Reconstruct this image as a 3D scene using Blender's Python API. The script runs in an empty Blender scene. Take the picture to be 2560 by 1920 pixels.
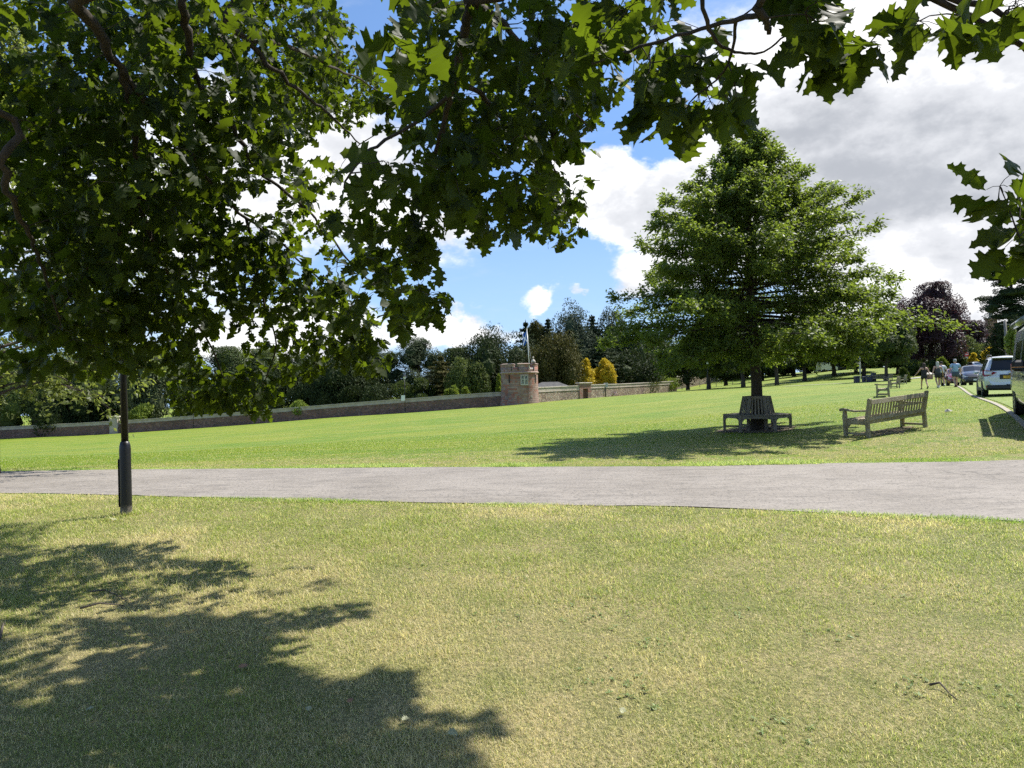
import bpy, bmesh, math, random
import numpy as np
from mathutils import Vector, Matrix

scene = bpy.context.scene
COL = scene.collection
R = math.radians
rng = np.random.default_rng(7)
random.seed(7)

# ------------------------------------------------------------------ camera
F_PX, W_PX, H_PX = 1775.0, 2560.0, 1920.0
ROLL = R(1.2)
EYE = 1.6
CAM = np.array([0.0, 0.0, EYE])
C_R = np.array([math.cos(ROLL), 0.0, -math.sin(ROLL)])
C_U = np.array([math.sin(ROLL), 0.0, math.cos(ROLL)])
C_F = np.array([0.0, 1.0, 0.0])
cam_data = bpy.data.cameras.new("camera")
cam_data.sensor_fit = 'HORIZONTAL'
cam_data.sensor_width = 36.0
cam_data.lens = 36.0 * F_PX / W_PX
cam_data.clip_start = 0.05
cam_data.clip_end = 3000.0
cam = bpy.data.objects.new("camera", cam_data)
COL.objects.link(cam)
M = Matrix.Identity(4)
for i in range(3):
    M[i][0], M[i][1], M[i][2], M[i][3] = C_R[i], C_U[i], -C_F[i], CAM[i]
cam.matrix_world = M
scene.camera = cam

# ------------------------------------------------------------------ light
SUN_AZ, SUN_EL = 58.0, 54.0          # azimuth to the right of the view direction (+Y)
scene.view_settings.view_transform = 'Standard'
scene.view_settings.look = 'None'
scene.view_settings.gamma = 1.0
scene.view_settings.use_curve_mapping = False
scene.view_settings.exposure = 0.90
SKY_STRENGTH = 0.10
sd = bpy.data.lights.new("sun", 'SUN')
sd.energy = 4.9
sd.angle = R(0.53)
sd.color = (1.0, 0.955, 0.88)
sun = bpy.data.objects.new("sun", sd)
COL.objects.link(sun)
sdir = Vector((math.sin(R(SUN_AZ)) * math.cos(R(SUN_EL)), math.cos(R(SUN_AZ)) * math.cos(R(SUN_EL)), math.sin(R(SUN_EL))))
sun.rotation_euler = sdir.to_track_quat('Z', 'Y').to_euler()
sun.location = (20, 20, 40)

scene.render.engine = 'CYCLES'
cy = scene.cycles
cy.max_bounces = 8
cy.diffuse_bounces = 3
cy.glossy_bounces = 3
cy.transmission_bounces = 5
cy.transparent_max_bounces = 8
cy.caustics_reflective = False
cy.caustics_refractive = False
cy.use_adaptive_sampling = True
cy.adaptive_threshold = 0.02
cy.use_denoising = False


def ray_dir(px, py):
    d = ((px - 1280.0) / F_PX) * C_R + ((960.0 - py) / F_PX) * C_U + C_F
    return d


def P(px, py, D):
    """point seen at photo pixel (px, py) at the distance D along the view"""
    return CAM + D * ray_dir(px, py)


def P2(x, y, D):
    """same, for coordinates read off the 2212 px wide view of the photo"""
    k = 2560.0 / 2212.0
    return P(x * k, y * k, D)


def AE(px, py):
    d = ray_dir(px, py)
    d = d / np.linalg.norm(d)
    return math.atan2(d[0], d[1]), math.asin(d[2])


# ------------------------------------------------------------------ node helper
class NT:
    def __init__(self, tree):
        self.t = tree
        tree.nodes.clear()

    def n(self, typ, **kw):
        nd = self.t.nodes.new(typ)
        for k, v in kw.items():
            if k == 'inp':
                for a, b in v.items():
                    self.set(nd, a, b)
            else:
                setattr(nd, k, v)
        return nd

    def set(self, nd, a, b):
        s = nd.inputs[a]
        if hasattr(b, 'is_output') or isinstance(b, bpy.types.NodeSocket):
            self.t.links.new(b, s)
        else:
            if isinstance(b, (tuple, list)) and len(b) == 3 and s.type == 'RGBA':
                b = (*b, 1.0)
            s.default_value = b

    def m(self, op, a, b=None, c=None, clamp=False):
        nd = self.t.nodes.new('ShaderNodeMath')
        nd.operation = op
        nd.use_clamp = clamp
        self.set(nd, 0, a)
        if b is not None:
            self.set(nd, 1, b)
        if c is not None:
            self.set(nd, 2, c)
        return nd.outputs[0]

    def mix(self, f, a, b, mode='MIX'):
        nd = self.t.nodes.new('ShaderNodeMix')
        nd.data_type = 'RGBA'
        nd.blend_type = mode
        nd.clamp_factor = True
        self.set(nd, 0, f)
        self.set(nd, 6, a)
        self.set(nd, 7, b)
        return nd.outputs[2]

    def ss(self, v, lo, hi, a=0.0, b=1.0):
        nd = self.t.nodes.new('ShaderNodeMapRange')
        nd.interpolation_type = 'SMOOTHSTEP'
        self.set(nd, 0, v)
        for i, x in enumerate((lo, hi, a, b)):
            self.set(nd, 1 + i, x)
        return nd.outputs[0]

    def noise(self, vec, scale, detail=4.0, rough=0.55, dist=0.0):
        nd = self.t.nodes.new('ShaderNodeTexNoise')
        if vec is not None:
            self.set(nd, 'Vector', vec)
        nd.inputs['Scale'].default_value = scale
        nd.inputs['Detail'].default_value = detail
        nd.inputs['Roughness'].default_value = rough
        nd.inputs['Distortion'].default_value = dist
        return nd.outputs[0]

    def vmul(self, vec, s):
        nd = self.t.nodes.new('ShaderNodeVectorMath')
        nd.operation = 'MULTIPLY'
        self.set(nd, 0, vec)
        nd.inputs[1].default_value = s
        return nd.outputs[0]


# ------------------------------------------------------------------ world: sky and clouds
world = bpy.data.worlds.new("World")
scene.world = world
world.use_nodes = True
n = NT(world.node_tree)
tc = n.n('ShaderNodeTexCoord')
direc = tc.outputs['Generated']
sky = n.n('ShaderNodeTexSky')
sky.sky_type = 'NISHITA'
sky.sun_disc = False
sky.sun_elevation = R(SUN_EL)
sky.sun_rotation = R(SUN_AZ)
sky.altitude = 100.0
sky.air_density = 1.0
sky.dust_density = 0.3
sky.ozone_density = 2.0
sep = n.n('ShaderNodeSeparateXYZ', inp={0: direc})
az = n.m('ARCTAN2', sep.outputs[0], sep.outputs[1])
el = n.m('ARCSINE', n.m('MINIMUM', n.m('MAXIMUM', sep.outputs[2], -1.0), 1.0))
flat = n.vmul(direc, (1.0, 1.0, 1.6))
wn = n.n('ShaderNodeTexNoise', inp={'Vector': flat, 'Scale': 5.0, 'Detail': 7.0, 'Roughness': 0.6})
wsep = n.n('ShaderNodeSeparateXYZ', inp={0: wn.outputs['Color']})
azw = n.m('ADD', az, n.m('MULTIPLY', n.m('SUBTRACT', wsep.outputs[0], 0.5), 0.20))
elw = n.m('ADD', el, n.m('MULTIPLY', n.m('SUBTRACT', wsep.outputs[1], 0.5), 0.17))


def blob(px, py, sx, sy, amp, warped=True):
    a, e = AE(px, py)
    A, E = (azw, elw) if warped else (az, el)
    u = n.m('DIVIDE', n.m('SUBTRACT', A, a), sx / F_PX)
    v = n.m('DIVIDE', n.m('SUBTRACT', E, e), sy / F_PX)
    q = n.m('ADD', n.m('MULTIPLY', u, u), n.m('MULTIPLY', v, v))
    return n.m('MULTIPLY', n.m('EXPONENT', n.m('MULTIPLY', q, -1.0)), amp)


def total(items):
    s = items[0]
    for i in items[1:]:
        s = n.m('ADD', s, i)
    return s


CLOUDS = [  # px, py, half width, half height, amount
    (2230, 330, 330, 210, 1.5), (2520, 250, 330, 300, 1.3), (2450, 90, 260, 150, 1.0), (2080, 180, 110, 120, .9),
    (2380, 615, 260, 60, .9), (2150, 480, 260, 80, .8), (2420, 740, 240, 52, 1.25), (2260, 780, 160, 60, 1.0), (2560, 690, 120, 60, .9),
    (1520, 450, 125, 110, 1.35), (1600, 560, 130, 65, 1.0), (1450, 430, 80, 70, .5), (1760, 430, 120, 70, .85), (1880, 400, 110, 100, .8), (1700, 560, 170, 80, .6),
    (1585, 672, 75, 32, .8), (1700, 660, 130, 45, .55), (1366, 724, 56, 20, .85), (1398, 736, 40, 14, .4), (1466, 731, 26, 13, .7), (1190, 765, 45, 14, .3),
    (1200, 835, 140, 36, .95), (1080, 850, 110, 40, .8), (1000, 580, 170, 90, .9), (860, 400, 190, 110, 1.1), (760, 480, 150, 130, .8), (1130, 590, 100, 50, .5),
    (620, 820, 170, 60, .9), (800, 800, 160, 60, .7), (560, 300, 120, 60, .4), (1800, 90, 160, 100, .42), (1300, 650, 150, 30, .28), (350, 500, 300, 200, .7), (1420, 800, 300, 26, .22),
    (-900, 500, 900, 300, .5), (3700, 500, 800, 300, .5),
]
BLUE = [(1610, 320, 120, 60, .8), (1060, 180, 130, 130, .5), (2310, 655, 160, 15, .55), (1330, 640, 260, 90, .35), (1480, 640, 130, 40, .35), (1650, 720, 120, 60, .3)]
cov = total([blob(*c) for c in CLOUDS])
cov = n.m('SUBTRACT', cov, total([blob(*c) for c in BLUE]))
nz1 = n.noise(flat, 7.0, 10.0, 0.62)
nz2 = n.noise(flat, 22.0, 8.0, 0.6)
rear = n.ss(sep.outputs[1], 0.15, -0.3, 0.0, 0.32)      # half covered behind the camera
high = n.ss(el, R(35), R(55), 0.0, 0.05)
cov = n.m('ADD', n.m('ADD', cov, rear), high)
d0 = n.m('ADD', cov, n.m('MULTIPLY', n.m('SUBTRACT', nz1, 0.5), 1.5))
d0 = n.m('ADD', d0, n.m('MULTIPLY', n.m('SUBTRACT', nz2, 0.5), 0.35))
dens = n.ss(d0, 0.26, 0.85)
# grey undersides, and relief from the light of the sun
GREY = [(2230, 480, 360, 120, .8), (2500, 420, 280, 170, .75), (2080, 370, 210, 130, .65), (2000, 290, 110, 90, .35), (1610, 570, 130, 70, .45), (1640, 470, 70, 90, .3), (2420, 640, 260, 45, .35), (1240, 868, 120, 16, .3), (2380, 795, 170, 40, .3), (1830, 480, 120, 70, .35), (2300, 330, 250, 120, .25),
        (2420, 735, 230, 50, -.7), (2250, 775, 150, 50, -.5), (1510, 420, 110, 70, -.45), (2000, 170, 160, 70, -.4), (2380, 80, 260, 70, -.45), (2400, 605, 260, 40, -.35), (1240, 835, 130, 25, -.4)]
grey = total([blob(*c) for c in GREY])
nz3 = n.noise(flat, 5.5, 8.0, 0.55, 0.4)
off = n.n('ShaderNodeVectorMath', operation='ADD', inp={0: flat, 1: (0.022, 0.0, 0.05)}).outputs[0]
relief = n.m('SUBTRACT', n.noise(flat, 7.0, 10.0, 0.62), n.noise(off, 7.0, 5.0, 0.55))
relief2 = n.m('SUBTRACT', n.noise(flat, 17.0, 8.0, 0.6), n.noise(n.n('ShaderNodeVectorMath', operation='ADD', inp={0: flat, 1: (0.01, 0.0, 0.022)}).outputs[0], 17.0, 4.0, 0.55))
grey = n.m('ADD', n.m('MULTIPLY', n.ss(grey, 0.0, 1.6), 1.0), n.m('MULTIPLY', n.ss(grey, 0.0, -0.6), -0.45))
grey = n.m('ADD', grey, n.m('MULTIPLY', n.m('SUBTRACT', nz3, 0.47), 1.1))
grey = n.m('SUBTRACT', grey, n.m('MULTIPLY', relief, 2.3))
grey = n.m('SUBTRACT', grey, n.m('MULTIPLY', relief2, 1.4))
grey = n.m('ADD', grey, n.m('MULTIPLY', n.ss(d0, 0.6, 2.2), 0.22))
ccol = n.mix(n.ss(grey, -0.25, 0.45), (6.9, 6.9, 6.9), (4.75, 4.85, 5.1))
ccol = n.mix(n.ss(grey, 0.25, 1.55), ccol, (2.85, 3.0, 3.3))
hs = n.n('ShaderNodeHueSaturation', inp={'Saturation': 1.10, 'Value': 1.0, 'Color': sky.outputs[0]})
skyc = n.mix(n.ss(el, R(2), R(30), 0.92, 0.15), hs.outputs[0], n.mix(n.ss(el, R(0), R(22)), (2.7, 4.2, 6.2), (0.95, 2.0, 5.2)))
veil = n.ss(n.noise(n.vmul(direc, (1.5, 1.5, 6.0)), 4.0, 9.0, 0.65), 0.50, 0.85, 0.0, 0.35)
skyc = n.mix(veil, skyc, (5.0, 5.2, 5.6))
fin = n.mix(dens, skyc, ccol)
bg = n.n('ShaderNodeBackground', inp={'Color': fin, 'Strength': SKY_STRENGTH})
wo = n.n('ShaderNodeOutputWorld', inp={'Surface': bg.outputs[0]})

# ------------------------------------------------------------------ mesh builder
class MB:
    def __init__(self):
        self.v, self.f, self.s = [], [], []

    def add(self, verts, faces, smooth=False):
        o = len(self.v)
        self.v.extend([tuple(map(float, p)) for p in verts])
        self.f.extend([tuple(i + o for i in f) for f in faces])
        self.s.extend([smooth] * len(faces))
        return self

    def box(self, c, size, rz=0.0, rx=0.0, ry=0.0, bevel=0.0):
        hx, hy, hz = size[0] / 2, size[1] / 2, size[2] / 2
        rot = Matrix.Rotation(rz, 3, 'Z') @ Matrix.Rotation(ry, 3, 'Y') @ Matrix.Rotation(rx, 3, 'X')
        b = min(bevel, hx * .9, hy * .9, hz * .9)
        if b <= 0:
            pts = [(sx * hx, sy * hy, sz * hz) for sz in (-1, 1) for sx, sy in ((-1, -1), (1, -1), (1, 1), (-1, 1))]
            fs = [(3, 2, 1, 0), (4, 5, 6, 7), (0, 1, 5, 4), (1, 2, 6, 5), (2, 3, 7, 6), (3, 0, 4, 7)]
        else:
            bm = bmesh.new()
            bmesh.ops.create_cube(bm, size=1.0)
            for v in bm.verts:
                v.co.x *= 2 * hx; v.co.y *= 2 * hy; v.co.z *= 2 * hz
            bmesh.ops.bevel(bm, geom=bm.edges[:], offset=b, segments=1, affect='EDGES')
            bm.verts.index_update()
            pts = [v.co.copy() for v in bm.verts]
            fs = [[v.index for v in f.verts] for f in bm.faces]
            bm.free()
        c = Vector(c)
        return self.add([c + rot @ Vector(p) for p in pts], fs)

    def bar(self, a, b, w, h, up=(0, 0, 1), bevel=0.0):
        """rectangular bar from a to b, w across, h along up"""
        a, b = Vector(a), Vector(b)
        d = (b - a)
        L = d.length
        d.normalize()
        x = d.cross(Vector(up))
        if x.length < 1e-5:
            x = Vector((1, 0, 0))
        x.normalize()
        z = x.cross(d)
        m = Matrix((x, d, z)).transposed()
        t = MB().box((0, 0, 0), (w, L, h), bevel=bevel)
        c = (a + b) / 2
        return self.add([c + m @ Vector(p) for p in t.v], t.f)

    def tube(self, pts, radii, k=8, caps=True, smooth=True):
        pts = [Vector(p) for p in pts]
        if not hasattr(radii, '__len__'):
            radii = [radii] * len(pts)
        ring, verts, faces = None, [], []
        ref = None
        for i, p in enumerate(pts):
            t = (pts[min(i + 1, len(pts) - 1)] - pts[max(i - 1, 0)])
            t = t.normalized() if t.length > 1e-9 else Vector((0, 0, 1))
            if ref is None:
                ref = t.orthogonal().normalized()
            ref = (ref - t * ref.dot(t))
            ref = ref.normalized() if ref.length > 1e-6 else t.orthogonal().normalized()
            bn = t.cross(ref)
            for j in range(k):
                a = 2 * math.pi * j / k
                verts.append(p + (ref * math.cos(a) + bn * math.sin(a)) * radii[i])
        for i in range(len(pts) - 1):
            for j in range(k):
                a, b = i * k + j, i * k + (j + 1) % k
                faces.append((a, b, b + k, a + k))
        if caps:
            faces.append(tuple(range(k - 1, -1, -1)))
            faces.append(tuple(range((len(pts) - 1) * k, len(pts) * k)))
        return self.add(verts, faces, smooth)

    def lathe(self, prof, k=24, c=(0, 0, 0), axis='z', smooth=True, a0=0.0, a1=2 * math.pi):
        """prof: (radius, height) list"""
        full = abs(a1 - a0 - 2 * math.pi) < 1e-6
        kk = k if full else k + 1
        verts, faces = [], []
        for r, h in prof:
            for j in range(kk):
                a = a0 + (a1 - a0) * j / k
                p = (r * math.cos(a), r * math.sin(a), h)
                if axis == 'x':
                    p = (h, p[0], p[1])
                elif axis == 'y':
                    p = (p[1], h, p[0])
                verts.append((p[0] + c[0], p[1] + c[1], p[2] + c[2]))
        for i in range(len(prof) - 1):
            for j in range(k):
                a, b = i * kk + j, i * kk + (j + 1) % kk
                faces.append((a, b, b + kk, a + kk))
        return self.add(verts, faces, smooth)

    def prism(self, poly, h, m=None, smooth=False):
        """poly in xy, extruded to z=h, then moved by the matrix m"""
        k = len(poly)
        v = [Vector((p[0], p[1], 0)) for p in poly] + [Vector((p[0], p[1], h)) for p in poly]
        f = [tuple(range(k - 1, -1, -1)), tuple(range(k, 2 * k))]
        f += [(i, (i + 1) % k, (i + 1) % k + k, i + k) for i in range(k)]
        if m is not None:
            v = [m @ p for p in v]
        return self.add(v, f, smooth)

    def blob(self, c, r, seed=0, amp=0.15, sub=2):
        bm = bmesh.new()
        bmesh.ops.create_icosphere(bm, subdivisions=sub, radius=1.0)
        rr = random.Random(seed)
        pts = []
        ph = [rr.uniform(0, 6.28) for _ in range(6)]
        for v in bm.verts:
            s = 1 + amp * (math.sin(3 * v.co.x + ph[0]) + math.sin(4 * v.co.y + ph[1]) + math.sin(3.5 * v.co.z + ph[2])) / 2
            pts.append((c[0] + v.co.x * r[0] * s, c[1] + v.co.y * r[1] * s, c[2] + v.co.z * r[2] * s))
        bm.verts.index_update()
        fs = [[v.index for v in f.verts] for f in bm.faces]
        bm.free()
        return self.add(pts, fs, True)

    def build(self, name, mat, parent=None, loc=None, rz=None, autosmooth=None):
        me = bpy.data.meshes.new(name)
        me.from_pydata(self.v, [], self.f)
        me.polygons.foreach_set('use_smooth', self.s)
        if mat is not None:
            me.materials.append(mat)
        me.update()
        if autosmooth:
            me.polygons.foreach_set('use_smooth', [True] * len(self.f))
            bm = bmesh.new(); bm.from_mesh(me)
            bm.normal_update()
            for e in bm.edges:
                if len(e.link_faces) == 2 and e.calc_face_angle(3.0) > autosmooth:
                    e.smooth = False
            bm.to_mesh(me); bm.free()
        o = bpy.data.objects.new(name, me)
        COL.objects.link(o)
        if parent is not None:
            o.parent = parent
        if loc is not None:
            o.location = loc
        if rz is not None:
            o.rotation_euler = (0, 0, rz)
        return o


def np_mesh(name, V, F, mat, parent=None, colors=None, smooth=False):
    """V (n,3), F (m,k) all faces the same size; colors (n,3) optional"""
    me = bpy.data.meshes.new(name)
    V = np.asarray(V, np.float32); F = np.asarray(F, np.int32)
    m, k = F.shape
    me.vertices.add(len(V)); me.loops.add(m * k); me.polygons.add(m)
    me.vertices.foreach_set('co', V.ravel())
    me.loops.foreach_set('vertex_index', F.ravel())
    me.polygons.foreach_set('loop_start', np.arange(0, m * k, k, dtype=np.int32))
    me.polygons.foreach_set('loop_total', np.full(m, k, np.int32))
    me.polygons.foreach_set('use_smooth', np.full(m, smooth, bool))
    if colors is not None:
        ca = me.color_attributes.new('tint', 'FLOAT_COLOR', 'POINT')
        c4 = np.ones((len(V), 4), np.float32); c4[:, :3] = colors
        ca.data.foreach_set('color', c4.ravel())
    me.materials.append(mat)
    me.update(calc_edges=True)
    me.validate()
    o = bpy.data.objects.new(name, me)
    COL.objects.link(o)
    if parent is not None:
        o.parent = parent
    return o


def tag(o, label=None, cat=None, group=None, kind=None):
    if label: o['label'] = label
    if cat: o['category'] = cat
    if group: o['group'] = group
    if kind: o['kind'] = kind
    return o


def thing(name, label, cat, loc=(0, 0, 0), rz=0.0, group=None):
    o = bpy.data.objects.new(name, None)
    o.empty_display_size = 0.2
    COL.objects.link(o)
    o.location = [float(x) for x in loc]
    o.rotation_euler = (0, 0, rz)
    return tag(o, label, cat, group)


def copy_tree(o, parent=None):
    c = o.copy()
    COL.objects.link(c)
    c.parent = parent
    for ch in list(o.children):
        copy_tree(ch, c)
    return c


def dup(root, loc, rz, label, group=None, scale=None):
    c = copy_tree(root)
    c.location = [float(x) for x in loc]
    c.rotation_euler = (0, 0, rz)
    c['label'] = label
    if group: c['group'] = group
    if scale: c.scale = (scale,) * 3
    return c


# ------------------------------------------------------------------ materials
def mat_new(name):
    m = bpy.data.materials.new(name)
    m.use_nodes = True
    return m, NT(m.node_tree)


def mat(name, c1, c2=None, scale=8.0, rough=0.6, metal=0.0, spec=0.5, bump=0.0, bscale=None, coat=0.0, detail=5.0, contrast=(0.35, 0.65), stretch=(1, 1, 1), coord='Object', c3=None, s3=40.0, t3=(0.55, 0.7)):
    m, n = mat_new(name)
    tcn = n.n('ShaderNodeTexCoord')
    vec = n.vmul(tcn.outputs[coord], stretch)
    p = n.n('ShaderNodeBsdfPrincipled')
    col = c1
    if c2 is not None:
        nz = n.noise(vec, scale, detail, 0.6)
        col = n.mix(n.ss(nz, *contrast), c1, c2)
        if c3 is not None:
            col = n.mix(n.ss(n.noise(vec, s3, 4.0, 0.6), *t3), col, c3)
    n.set(p, 'Base Color', col)
    n.set(p, 'Roughness', rough)
    n.set(p, 'Metallic', metal)
    n.set(p, 'Specular IOR Level', spec)
    if coat:
        n.set(p, 'Coat Weight', coat); n.set(p, 'Coat Roughness', 0.05)
    if bump:
        b = n.n('ShaderNodeBump', inp={'Strength': bump, 'Distance': 0.02, 'Height': n.noise(vec, bscale or scale * 2, 6.0, 0.65)})
        n.set(p, 'Normal', b.outputs[0])
    n.n('ShaderNodeOutputMaterial', inp={'Surface': p.outputs[0]})
    return m


def leaf_mat(name, dark, light, trans, tfac=0.45, rough=0.42, spec=0.5, wscale=0.0, wcol=None, fine=0.0):
    """leaves: each leaf its own shade, light passing through"""
    m, n = mat_new(name)
    g = n.n('ShaderNodeNewGeometry')
    rnd = g.outputs['Random Per Island']
    col = n.mix(rnd, dark, light)
    tcol = n.mix(rnd, tuple(x * .8 for x in trans), trans)
    if wscale:
        tcn = n.n('ShaderNodeTexCoord')
        w = n.ss(n.noise(tcn.outputs['Object'], wscale, 3.0, 0.6), 0.42, 0.62)
        col = n.mix(n.m('MULTIPLY', w, 0.8), col, wcol)
    p = n.n('ShaderNodeBsdfPrincipled', inp={'Base Color': col, 'Roughness': rough, 'Specular IOR Level': spec})
    t = n.n('ShaderNodeBsdfTranslucent', inp={'Color': tcol})
    mx = n.n('ShaderNodeMixShader', inp={0: tfac, 1: p.outputs[0], 2: t.outputs[0]})
    n.n('ShaderNodeOutputMaterial', inp={'Surface': mx.outputs[0]})
    return m


# ------------------------------------------------------------------ terrain height
# (photo pixel x, y, distance) of points where the ground can be read off
GP = [(2170, 1091, 16.3), (2312, 1075, 17.2), (1893, 1070, 19.8), (2226, 991, 39), (2248, 969, 55), (2268, 956, 74), (2310, 971, 45),
      (2545, 1021, 19), (2461, 988, 31), (2402, 964, 53), (1300, 1011, 138), (1190, 1019, 141), (1050, 1030, 146), (850, 1042, 153), (650, 1059, 158), (443, 1074, 163), (221, 1088, 168),
      (0, 1099, 165), (1400, 1001, 148), (1500, 994, 160), (1600, 988, 175), (1690, 979, 192), (1770, 966, 205), (2150, 954, 112), (1800, 973, 120), (1950, 966, 118), (2060, 958, 114),
      (2425, 910, 155), (2330, 930, 140), (2100, 925, 175), (2000, 940, 165), (2560, 905, 150), (1860, 958, 190), (2250, 940, 125), (2560, 990, 32), (2620, 960, 60),
      (600, 1090, 80), (250, 1112, 90), (1000, 1053, 75), (1350, 1043, 62), (1800, 1013, 52), (0, 1140, 40), (500, 1125, 40), (1000, 1095, 36), (1400, 1085, 32)]
gx, gy, gz = [], [], []
for px_, py_, D_ in GP:
    q = P(px_, py_, D_)
    gx.append(q[0]); gy.append(q[1]); gz.append(q[2])
for x in (-14, -9, -5, 0, 5, 9):
    for y in (-6, 0, 4, 8, 11):
        gx.append(x); gy.append(y); gz.append(0.0)
for x, z in ((-9, -.02), (-3, .0), (3, .03), (9, .07)):
    gx.append(x); gy.append(14.0); gz.append(z)
for x, y, z in ((14, 10, .35), (14, 0, .3), (30, 0, .8), (-40, 10, -1.2), (-60, 60, -4), (-150, 150, -10), (-120, 260, -9), (0, 300, -4), (120, 300, 4), (200, 150, 8), (100, 40, 3), (60, 10, 1.6),
                (-40, 220, -6), (60, 240, 1), (-260, 380, -10), (0, 420, -4), (260, 400, 6), (-100, -60, -2), (100, -60, 3), (0, -60, 0)):
    gx.append(x); gy.append(y); gz.append(z)
gx, gy, gz = map(np.array, (gx, gy, gz))


def _phi(r2):
    return np.sqrt(r2 + 36.0)


_n = len(gx)
_A = np.zeros((_n + 3, _n + 3))
_A[:_n, :_n] = _phi((gx[:, None] - gx) ** 2 + (gy[:, None] - gy) ** 2) - np.eye(_n) * 1.6
_A[:_n, _n:] = np.stack([np.ones(_n), gx, gy], 1)
_A[_n:, :_n] = _A[:_n, _n:].T
_w = np.linalg.solve(_A, np.concatenate([gz, np.zeros(3)]))


def H(x, y):
    x = np.asarray(x, float); y = np.asarray(y, float)
    sh = x.shape
    x = x.ravel(); y = y.ravel()
    out = np.empty(len(x))
    for i in range(0, len(x), 20000):
        a, b = x[i:i + 20000], y[i:i + 20000]
        out[i:i + 20000] = _phi((a[:, None] - gx) ** 2 + (b[:, None] - gy) ** 2) @ _w[:_n] + _w[_n] + _w[_n + 1] * a + _w[_n + 2] * b
    return out.reshape(sh)


def h(x, y):
    return float(H(np.array([x]), np.array([y]))[0])


def GD(px, D, dz=0.0):
    """ground point under photo column px at distance D (roll taken into account)"""
    x = P(px, 960, D)[0]
    for _ in range(6):
        z = h(x, D)
        t = np.array([x, D, z]) - CAM
        u = t @ C_R / t[1] * F_PX + 1280
        x += (px - u) / F_PX * D
    return np.array([x, D, h(x, D) + dz])


def G(px, py):
    """ground point seen at a photo pixel"""
    d = ray_dir(px, py)
    D = np.linspace(1.5, 260, 3000)
    x, y, z = CAM[0] + D * d[0], D, CAM[2] + D * d[2]
    below = np.where(z < H(x, y))[0]
    if len(below) == 0:
        return GD(px, 200)
    i = below[0]
    return np.array([x[i], y[i], h(x[i], y[i])])


def proj(p):
    t = np.asarray(p, float) - CAM
    return 1280 + t @ C_R / t[1] * F_PX, 960 - t @ C_U / t[1] * F_PX


# value noise shared by blades and debris
_lat = rng.random((256, 256))


def vnoise(x, y, s):
    x = x * s + 1000; y = y * s + 1000
    i, j = np.floor(x).astype(int), np.floor(y).astype(int)
    fx, fy = x - i, y - j
    fx, fy = fx * fx * (3 - 2 * fx), fy * fy * (3 - 2 * fy)
    L = lambda a, b: _lat[a % 256, b % 256]
    return (L(i, j) * (1 - fx) + L(i + 1, j) * fx) * (1 - fy) + (L(i, j + 1) * (1 - fx) + L(i + 1, j + 1) * fx) * fy

# ------------------------------------------------------------------ ground, path, road, kerb
def graded(a, b, step0, grow):
    out, x, s = [], 0.0, step0
    while x < b:
        out.append(x); x += s; s = min(s * grow, 12.0)
    out.append(b)
    neg, x, s = [], 0.0, step0
    while x < -a:
        x += s; s = min(s * grow, 12.0)
        neg.append(-min(x, -a))
    return np.array(sorted(set(neg + out)))


xs = graded(-420, 420, 0.6, 1.045)
ys = graded(-80, 620, 0.6, 1.03)
GXm, GYm = np.meshgrid(xs, ys)
GZm = H(GXm, GYm)
Vg = np.stack([GXm.ravel(), GYm.ravel(), GZm.ravel()], 1)
nx_, ny_ = len(xs), len(ys)
ii = np.arange(nx_ * ny_).reshape(ny_, nx_)
Fg = np.stack([ii[:-1, :-1].ravel(), ii[:-1, 1:].ravel(), ii[1:, 1:].ravel(), ii[1:, :-1].ravel()], 1)

# path edges in the photo (px, py)
FAR_E = [(-500, 1187), (0, 1180), (500, 1174), (1100, 1170), (1700, 1167), (2100, 1160), (2560, 1151), (3100, 1135)]
NEAR_E = [(-500, 1225), (0, 1234), (330, 1241), (700, 1250), (1270, 1262), (1700, 1271), (2130, 1285), (2400, 1298), (2560, 1308), (3000, 1345)]


def edge_xy(E):
    pts = np.array([G(*e)[:2] for e in E])
    return pts


far_xy, near_xy = edge_xy(FAR_E), edge_xy(NEAR_E)


def far_y(x):
    return np.interp(x, far_xy[:, 0], far_xy[:, 1])


def near_y(x):
    return np.interp(x, near_xy[:, 0], near_xy[:, 1])


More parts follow.
